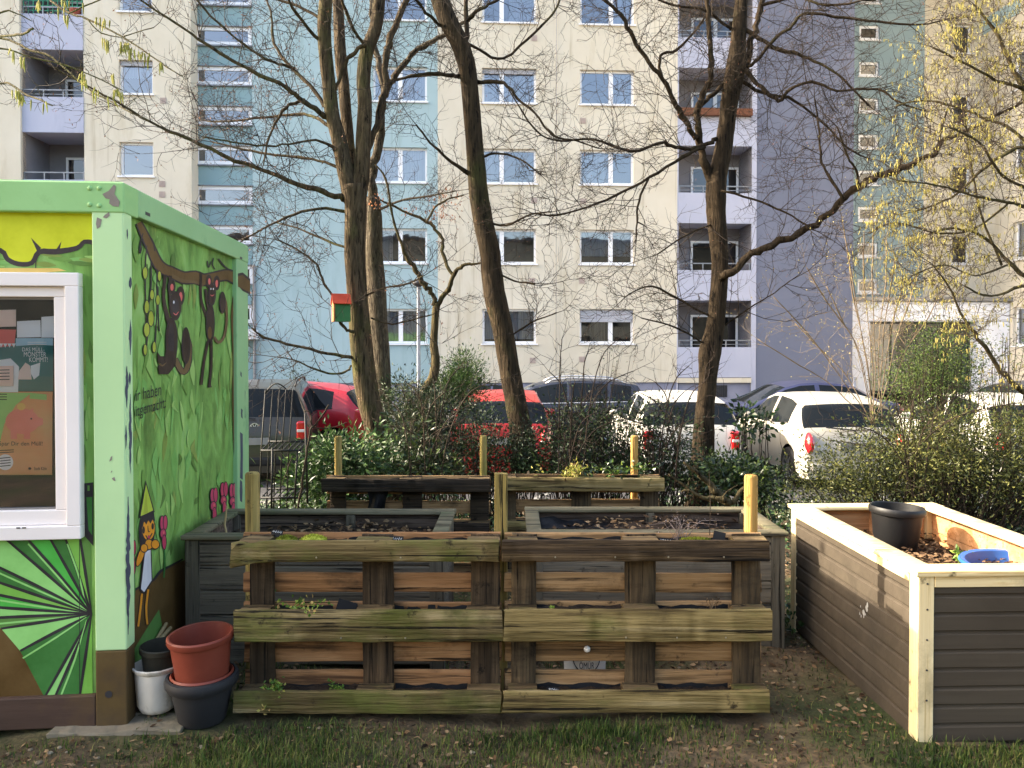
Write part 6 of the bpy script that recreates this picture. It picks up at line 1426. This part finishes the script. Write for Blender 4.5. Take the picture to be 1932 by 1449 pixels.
# ================================================================== cars
def paint(name, col, metal=0.): M(name, [c(*col), c(*[min(255, x + 5) for x in col])], 1.5, .34, spec=.4, coat=.35, metal=metal, stain=(mul(c(*[int(x * .82 + 24) for x in col]), 1), 2.5, .5, .9, (1, 1, 1)))
paint('car_grey', (50, 46, 41), .0); paint('car_red', (160, 20, 36)); paint('car_red_orange', (150, 26, 24)); paint('car_black', (38, 42, 54), .2); paint('car_white', (186, 184, 176)); paint('car_white_warm', (172, 167, 154)); paint('car_blue', (52, 56, 84), .3)
M('car_glass', [c(16, 19, 21), c(26, 30, 32)], 1.2, .06, spec=.22)
M('car_trim', [c(22, 22, 24), c(34, 34, 36)], 5, .6)
M('tyre', [c(22, 22, 23), c(32, 32, 33)], 6, .85)
M('alloy', [c(150, 152, 156), c(172, 174, 178)], 5, .35, metal=.8)
M('lamp_red', [c(150, 14, 22), c(196, 28, 34)], 3, .15, spec=.7, coat=1.)
M('lamp_clear', [c(196, 190, 186), c(220, 216, 212)], 3, .15, spec=.7, coat=1.)
M('chrome', [c(206, 208, 212), c(220, 222, 226)], 5, .22, metal=.6)
M('plate_white', [c(120, 120, 118), c(136, 136, 134)], 5, .5)
CARS = dict(
    hatch=dict(L=4.0, W=1.72, H=1.49, top=[(0, .42), (.04, .6), (.2, .76), (.85, .94), (1.0, .97), (1.72, 1.38), (2.1, 1.47), (2.5, 1.49), (3.0, 1.46), (3.45, 1.38), (3.56, 1.35), (3.86, .98), (3.93, .86), (3.97, .62), (4.0, .5), (4.0, .34)], belt=[(0, .7), (1, .9), (2.5, .94), (3.6, 1.02), (4, .9)], ws=(1.0, 1.74), rw=(3.54, 3.84), side=(1.32, 3.3), pil=(2.36, 2.46), wheels=(.78, 3.3), wr=.31),
    van=dict(L=4.5, W=1.82, H=1.68, top=[(0, .45), (.04, .65), (.2, .82), (.8, 1.0), (.95, 1.04), (1.75, 1.55), (2.2, 1.64), (2.7, 1.67), (3.5, 1.65), (4.1, 1.6), (4.22, 1.57), (4.38, 1.07), (4.43, .95), (4.47, .7), (4.5, .55), (4.5, .36)], belt=[(0, .75), (1, .98), (2.5, 1.02), (4.5, 1.06)], ws=(.95, 1.8), rw=(4.2, 4.37), side=(1.3, 4.02), pil=(2.4, 2.5, 3.35, 3.45), wheels=(.85, 3.65), wr=.32),
    estate=dict(L=4.75, W=1.82, H=1.5, top=[(0, .42), (.04, .62), (.25, .78), (1.1, .95), (1.25, .98), (2.0, 1.37), (2.4, 1.46), (2.9, 1.5), (3.7, 1.48), (4.25, 1.42), (4.35, 1.39), (4.62, 1.0), (4.68, .9), (4.72, .66), (4.75, .5), (4.75, .36)], belt=[(0, .72), (1.2, .93), (3, .96), (4.7, 1.0)], ws=(1.25, 2.02), rw=(4.33, 4.6), side=(1.6, 4.2), pil=(2.75, 2.85, 3.66, 3.74), wheels=(.9, 3.75), wr=.33),
    sedan=dict(L=4.5, W=1.76, H=1.45, top=[(0, .42), (.04, .6), (.25, .76), (1.05, .93), (1.2, .96), (1.95, 1.34), (2.3, 1.43), (2.7, 1.45), (3.2, 1.42), (3.5, 1.36), (4.0, 1.06), (4.12, 1.03), (4.4, 1.0), (4.46, .7), (4.5, .5), (4.5, .36)], belt=[(0, .7), (1.2, .91), (3, .94), (4.5, .98)], ws=(1.2, 1.97), rw=(3.45, 3.98), side=(1.5, 3.75), pil=(2.6, 2.7), wheels=(.85, 3.55), wr=.32))
def interp(t, x):
    for (a, p), (b, q) in zip(t, t[1:]):
        if x <= b: return p if b == a else p + (q - p) * (x - a) / (b - a)
    return t[-1][1]
def car(kind, rear, heading, mat, label, rails=False, lights='tall', emblem=False, rim='alloy', name='parked_car', plate='', zoff=0.):
    """rear = world (x, y) of the middle of the tail, heading in degrees from +X"""
    g = CARS[kind]; L, W = g['L'], g['W']; hd = R(heading)
    ctr = Vector((rear[0] + math.cos(hd) * L / 2, rear[1] + math.sin(hd) * L / 2, -.594 + zoff))
    t = thing(name, ctr, label, 'car', 'parked cars', hd)
    Ra, zc = g['wr'] + .055, g['wr']
    xs = {x for x, _ in g['top']} | {i * L / 34 for i in range(35)}
    for wx in g['wheels']:
        for f in (-1, -.97, -.85, -.6, -.3, 0, .3, .6, .85, .97, 1): xs.add(wx + f * Ra)
        for f in (-1, 1): xs.add(wx + f * (Ra + .012))
    for x in [*g['ws'], *g['rw'], *g['side'], *g['pil']]: xs.add(x)
    xs = sorted(x for x in xs if 0 <= x <= L); q = []
    for x in xs:
        if not q or x - q[-1] > .008: q.append(x)
    xs = q
    def sec(x):
        zt = interp(g['top'], x) if x < L - 1e-6 else .5
        tp = 1 - .2 * max(0, (.55 - x) / .55) ** 2 - .1 * max(0, (x - (L - .4)) / .4) ** 2
        w_ = W / 2 * tp; zb = min(interp(g['belt'], x), zt - .07)
        zs = .2
        for wx in g['wheels']:
            if abs(x - wx) < Ra: zs = max(zs, zc + math.sqrt(Ra * Ra - (x - wx) ** 2))
        zs = min(zs, zb - .12)
        hgt = max(0, zt - zb); k_ = min(1, hgt / .5); rw = w_ * (.965 - .225 * k_)
        gl = w_ * .955
        H_ = zb - zs
        zr = zt - min(.075, hgt * .4); zr2 = zt - min(.028, hgt * .16)
        gz = zb + min(.025, hgt * .1)
        return [(w_ * .955, zs), (w_ * .995, zs + H_ * .28), (w_, zs + H_ * .62), (w_ * .975, zb), (gl, gz), ((gl + rw) / 2 + .012 * k_, (gz + zr) / 2), (rw, zr), (rw * .93, zr2), (rw * .5, zt - min(.008, hgt * .05)), (0, zt)]
    S = [sec(x) for x in xs]; NR = 10
    kb, kg = MB(), MB(); vid = []
    V = []
    for x, s in zip(xs, S):
        V.append([(L / 2 - x, -y, z) for y, z in s] + [(L / 2 - x, y, z) for y, z in s[-2::-1]])
    NC = 2 * NR - 1
    flat = [p for r in V for p in r]
    kb.v = [tuple(p) for p in flat]; kg.v = list(kb.v)
    def isglass(i, j):
        xm_ = (xs[i] + xs[i + 1]) / 2; r = min(j, NC - 2 - j)
        if r in (4, 5) and g['side'][0] < xm_ < g['side'][1]:
            pl = g['pil']
            if any(pl[a] < xm_ < pl[a + 1] for a in range(0, len(pl), 2)): return False
            return interp(g['top'], xm_) - interp(g['belt'], xm_) > .2
        if r in (7, 8) and (g['ws'][0] < xm_ < g['ws'][1] or g['rw'][0] < xm_ < g['rw'][1]): return True
        if r == 6 and g['rw'][0] < xm_ < g['rw'][1] and kind in ('van', 'hatch'): return True
        return False
    for i in range(len(xs) - 1):
        for j in range(NC - 1):
            f = (i * NC + j, i * NC + j + 1, (i + 1) * NC + j + 1, (i + 1) * NC + j)
            (kg if isglass(i, j) else kb).f.append(f)
    kb.f.append(tuple(range(NC - 1, -1, -1))); kb.f.append(tuple((len(xs) - 1) * NC + j for j in range(NC)))
    kb.m = [0] * len(kb.f); kg.m = [0] * len(kg.f)
    body = kb.build('body', mat, t, auto=38)
    kg.build('windows', 'car_glass', t, auto=38)
    k = MB(); k.box(-L / 2 + .12, L / 2 - .12, -W / 2 + .13, W / 2 - .13, .17, .6)
    for wx in g['wheels']:
        for sgn in (-1, 1): k.lathe([(Ra + .004, -.0), (Ra + .004, .2)], 24, (L / 2 - wx, sgn * (W / 2 - .235) - .1 + .0, zc), axis='y')
    k.build('underbody', 'car_trim', t)
    for wx in g['wheels']:
        for sgn in (-1, 1):
            k = MB(); r = g['wr']
            k.lathe([(r * .66, -.1), (r * .93, -.1), (r, -.07), (r, .07), (r * .93, .1), (r * .66, .1)], 30, (0, 0, 0), axis='y')
            wo = k.build('wheel', 'tyre', t, auto=40); wo.location = (L / 2 - wx, sgn * (W / 2 - .115), zc)
            k = MB(); yo = sgn * .1
            k.lathe([(r * .6, yo - sgn * .012), (r * .66, yo), (r * .66, yo - sgn * .04)], 30, axis='y'); k.lathe([(0, yo - sgn * .004), (r * .16, yo - sgn * .008)], 16, axis='y')
            for a in range(9):
                A = 2 * math.pi * a / 9; pd_ = .1
                k.add([(r * .12 * math.cos(A - .4), yo - sgn * .01, r * .12 * math.sin(A - .4)), (r * .12 * math.cos(A + .4), yo - sgn * .01, r * .12 * math.sin(A + .4)), (r * .62 * math.cos(A + pd_), yo - sgn * .012, r * .62 * math.sin(A + pd_)), (r * .62 * math.cos(A - pd_), yo - sgn * .012, r * .62 * math.sin(A - pd_))], [(0, 1, 2, 3)])
            k.build('rim', rim, wo)
            k = MB(); k.lathe([(0, 0), (r * .66, 0)], 24, (0, yo - sgn * .05, 0), axis='y'); k.build('brake_disc', 'car_trim', wo)
    # lamps at the tail and the nose
    def ellip(ctr_, rx, ry, rz, m_, nm, n=18):
        k = MB(); k.lathe([(math.sin(math.pi * i / 10), -math.cos(math.pi * i / 10)) for i in range(11)], n); k.v = [(ctr_[0] + x * rx, ctr_[1] + y * ry, ctr_[2] + z * rz) for x, y, z in k.v]
        return k.build(nm, m_, t, smooth=True)
    zb = interp(g['belt'], L - .1)
    for sgn in (-1, 1):
        yy = sgn * (W / 2 * .9 - .075)
        if lights == 'tall':
            o = ellip((-L / 2 + .15, yy + sgn * .012, zb - .19), .2, .088, .19, 'lamp_red', 'tail_light')
            k = MB(); k.lathe([(math.sin(math.pi * i / 8), -math.cos(math.pi * i / 8)) for i in range(9)], 12); k.v = [(-L / 2 + .03 + x * .06, yy - sgn * .02 + y * .04, zb - .23 + z * .055) for x, y, z in k.v]; k.build('reversing_lamp', 'lamp_clear', o, smooth=True)
        elif lights == 'block':
            k = MB(); k.box(-L / 2 + .0, -L / 2 + .2, min(yy - .07, yy + .09) if sgn < 0 else yy - .07, (yy + .09) if sgn > 0 else yy + .07, zb - .32, zb - .02); o = k.build('tail_light', 'lamp_red', t, bevel=.03)
            k = MB(); k.box(-L / 2 - .006, -L / 2 + .05, yy - .06, yy + .06, zb - .2, zb - .15); k.build('reversing_lamp', 'lamp_clear', o, bevel=.01)
        else: ellip((-L / 2 + .09, yy - sgn * .03, zb - .13), .1, .13, .08, 'lamp_red', 'tail_light')
        ellip((L / 2 - .22, sgn * (W / 2 * .82), .68), .17, .11, .08, 'lamp_clear', 'headlight')
        o = ellip((L / 2 - g['ws'][0] - .42, sgn * (W / 2 + .07), interp(g['belt'], 1.3) + .07), .07, .1, .07, mat, 'mirror')
        for hx in ((g['pil'][0] - .18), (g['pil'][0] + .72)):
            if hx < g['side'][1]:
                s_ = sec(hx); k = MB(); k.tube([(L / 2 - hx + .09, sgn * (s_[2][0] + .022), s_[3][1] - .1), (L / 2 - hx - .09, sgn * (s_[2][0] + .022), s_[3][1] - .1)], .012, 6); k.build('handle', mat, t, smooth=True)
        k = MB()                                    # door gaps
        for hx in (g['side'][0] + .05, (g['pil'][0] + g['pil'][1]) / 2, min(g['side'][1] - .15, g['wheels'][1] - .28)):
            s_ = sec(hx); k.tube([(L / 2 - hx, sgn * (y + .0005), z) for y, z in s_[:4]], .006, 4)
        k.build('door_gap', 'car_trim', t)
        k = MB(); lo, hi = g['side']; k.tube([(L / 2 - (lo + (hi - lo) * i / 8), sgn * (sec(lo + (hi - lo) * i / 8)[4][0] + .004), sec(lo + (hi - lo) * i / 8)[4][1]) for i in range(9)], .011, 5)
        k.build('window_trim', 'chrome' if kind == 'estate' else 'car_trim', t, smooth=True)
        if rails:
            k = MB(); lo, hi = g['ws'][1] + .25, g['rw'][0] - .25
            pts = [(L / 2 - (lo + (hi - lo) * i / 10), sgn * (sec(lo + (hi - lo) * i / 10)[7][0] - .02), interp(g['top'], lo + (hi - lo) * i / 10) + (.035 if 0 < i < 10 else -.02)) for i in range(11)]
            k.tube(pts, .016, 6); k.build('roof_rail', 'chrome' if kind == 'estate' else 'car_trim', t, smooth=True)
    k = MB(); k.box(-L / 2 - .02, -L / 2 + .2, -W / 2 * .86, W / 2 * .86, .3, .47); k.build('bumper', 'car_trim' if kind == 'van' else mat, t, bevel=.05)
    k = MB(); zp = .72 if kind in ('van', 'hatch') else .62
    xx = -L / 2 + L - L
    xr = L / 2 - max([x for x, z in g['top'] if z >= zp - .02] + [0]); xr = -L / 2 - .006
    k.box(xr, xr + .04, -.26, .26, zp - .055, zp + .055); po = k.build('number_plate', 'plate_white', t)
    k = MB(); xw = L / 2 - g['rw'][1] - .05; k.tube([(xw - .03, -.02, zb + .03), (xw - .02, .45, zb + .08)], .012, 5); k.build('rear_wiper', 'car_trim', t)
    if emblem:
        k = MB(); xe = -L / 2 + .075; ze = zb - .12; n = 28; r = .08
        def e(y, z): return (xe, -y, ze + z)
        for r0, r1 in ((r * .86, r),): k.add([e(q_ * math.sin(2 * math.pi * i / n), q_ * math.cos(2 * math.pi * i / n)) for q_ in (r0, r1) for i in range(n)], [(i, (i + 1) % n, n + (i + 1) % n, n + i) for i in range(n)])
        def bar(a, b, w_=.011):
            d = Vector((b[0] - a[0], b[1] - a[1])).normalized(); nx, ny = -d.y * w_ / 2, d.x * w_ / 2
            k.add([(xe - .001, -(a[0] + nx), ze + a[1] + ny), (xe - .001, -(a[0] - nx), ze + a[1] - ny), (xe - .001, -(b[0] - nx), ze + b[1] - ny), (xe - .001, -(b[0] + nx), ze + b[1] + ny)], [(0, 1, 2, 3)])
        for s_ in (-1, 1):
            bar((s_ * .03, .062), (0, .006), .014); bar((s_ * .056, .042), (s_ * .027, -.056), .014); bar((s_ * .027, -.056), (0, -.004), .014)
        eo = k.build('emblem', 'chrome', t)
        k = MB(); k.lathe([(0, .0), (r, .0), (r, .02)], 28, (xe + .003, 0, ze), axis='x'); k.build('emblem_disc', 'car_trim', eo)
    return t
def rc(px, Y): return ((px - 966) / FPX * Y, Y)
car('van', rc(478, 12.6), 100, 'car_grey', 'dark grey van seen from behind next to the green cabin', rails=True, lights='block', emblem=True)
car('hatch', rc(714, 15.3), 177, 'car_red', 'bright red compact car parked sideways behind the grey van', lights='tall', zoff=.08)
car('hatch', rc(946, 12.6), 90, 'car_red_orange', 'red hatchback half hidden behind the leaning trunk', lights='tall')
car('estate', rc(1226, 18.1), 180, 'car_black', 'dark estate car with chrome window line and roof rails below the cream facade', rails=True, zoff=.02)
car('hatch', rc(1308, 12.4), 90, 'car_white', 'white hatchback behind the knobbly trunk, screened by twigs', lights='block')
car('hatch', rc(1618, 12.0), 90, 'car_white_warm', 'warm white hatchback with big red tail light above the olive hedge', lights='tall')
car('sedan', rc(1672, 17.6), 180, 'car_blue', 'dark blue saloon parked sideways in front of the violet wall', zoff=.05)
car('hatch', rc(1985, 11.8), 90, 'car_white', 'white car at the far right mostly buried behind the hedge', lights='tall')
car('sedan', rc(2100, 18.5), 180, 'car_black', 'dark car whose roof shows behind the white one at the far right')

# ---- nest box
M('nest_red', [c(164, 54, 32), c(186, 70, 44)], 6, .6, .1); M('nest_green', [c(46, 98, 58), c(58, 116, 70)], 6, .6, .1); M('nest_wood', [c(170, 104, 62), c(196, 132, 86)], 6, .7, stretch=(1, 1, .3))
p = P(645, 588, 7.62); t = thing('nest_box', p, 'small green nest box with red pitched roof hung on the tree trunk', 'nest box', rz=R(20))
k = MB(); k.box(-.075, .075, -.07, .07, -.1, .085); k.build('body', 'nest_green', t, bevel=.002)
k = MB(); k.box(-.089, -.0755, -.072, .072, -.1, .09); k.add([(-.089, -.072, .0905), (-.089, .072, .0905), (-.089, 0, .17), (-.0755, -.072, .0905), (-.0755, .072, .0905), (-.0755, 0, .17)], [(0, 2, 1), (3, 4, 5), (0, 3, 5, 2), (1, 2, 5, 4), (0, 1, 4, 3)]); fo = k.build('front', 'nest_wood', t)
k = MB(); k.lathe([(0, -.0895), (.017, -.0895)], 16, (0, 0, .02), axis='x'); k.build('entrance_hole', 'dark_metal', fo)
for s_ in (-1, 1):
    k = MB(); a = Vector((0, s_ * .095, .07)); b = Vector((0, 0, .172)); d = (b - a).normalized(); nrm = Vector((0, -d.z, d.y)) * (.009 * (1 if s_ < 0 else -1))
    pts = []
    for x in (-.1, .08): pts += [Vector((x, a.y, a.z)), Vector((x, b.y, b.z)), Vector((x, b.y, b.z)) + nrm * -1 * (-1), Vector((x, a.y, a.z)) + nrm * -1 * (-1)]
    k.add(pts, [(0, 1, 2, 3), (7, 6, 5, 4), (0, 4, 5, 1), (1, 5, 6, 2), (2, 6, 7, 3), (3, 7, 4, 0)]); k.build('roof', 'nest_red', t)
# ---- street lamp
p = P(790, 760, 19.8); p.z = -.594
t = thing('street_lamp', p, 'slim grey street lamp in front of the pale blue facade', 'street lamp')
zt = P(790, 540, 19.8).z + .594
k = MB(); k.lathe([(.07, 0), (.07, .8), (.05, .85), (.042, zt)], 12); k.build('pole', 'grey_metal', t, smooth=True)
k = MB(); k.lathe([(.05, zt - .02), (.16, zt + .05), (.17, zt + .1), (.1, zt + .16), (0, zt + .17)], 16); k.build('lamp_head', 'dark_metal', t, smooth=True)
k = MB(); p2 = P(1612, 745, 22.2); k.tube([(p2.x, p2.y, -.594), (p2.x, p2.y, P(1612, 712, 22.2).z)], .08, 10); tag(k.build('bollard', 'grey_metal', loc=(p2.x, p2.y, -.594), smooth=True), 'short grey bollard beside the white portal', 'bollard')
# ---- unseen block added behind the photographer to darken the lower panes' reflections
M('house_plain', [c(96, 96, 88), c(120, 118, 106)], .5, .9)
t = thing('added_reflection_block', (0, -34, 0), 'plain beige block added unseen behind the camera to be mirrored in the windows', 'building')
k = MB(); k.box(-45, 45, -12, 0, -.5, 13.5); k.build('wall', 'house_plain', t)
k = MB(); k.box(-45.3, 45.3, -12.3, .3, 13.5, 13.9); k.build('roof', 'dark_metal', t)
for i in range(20):
    for j in range(4):
        k = MB(); x = -42 + i * 4.3; z = 1.2 + j * 2.9; k.box(x, x + 1.7, .002, .05, z, z + 1.3); k.build('window', 'car_glass', t)
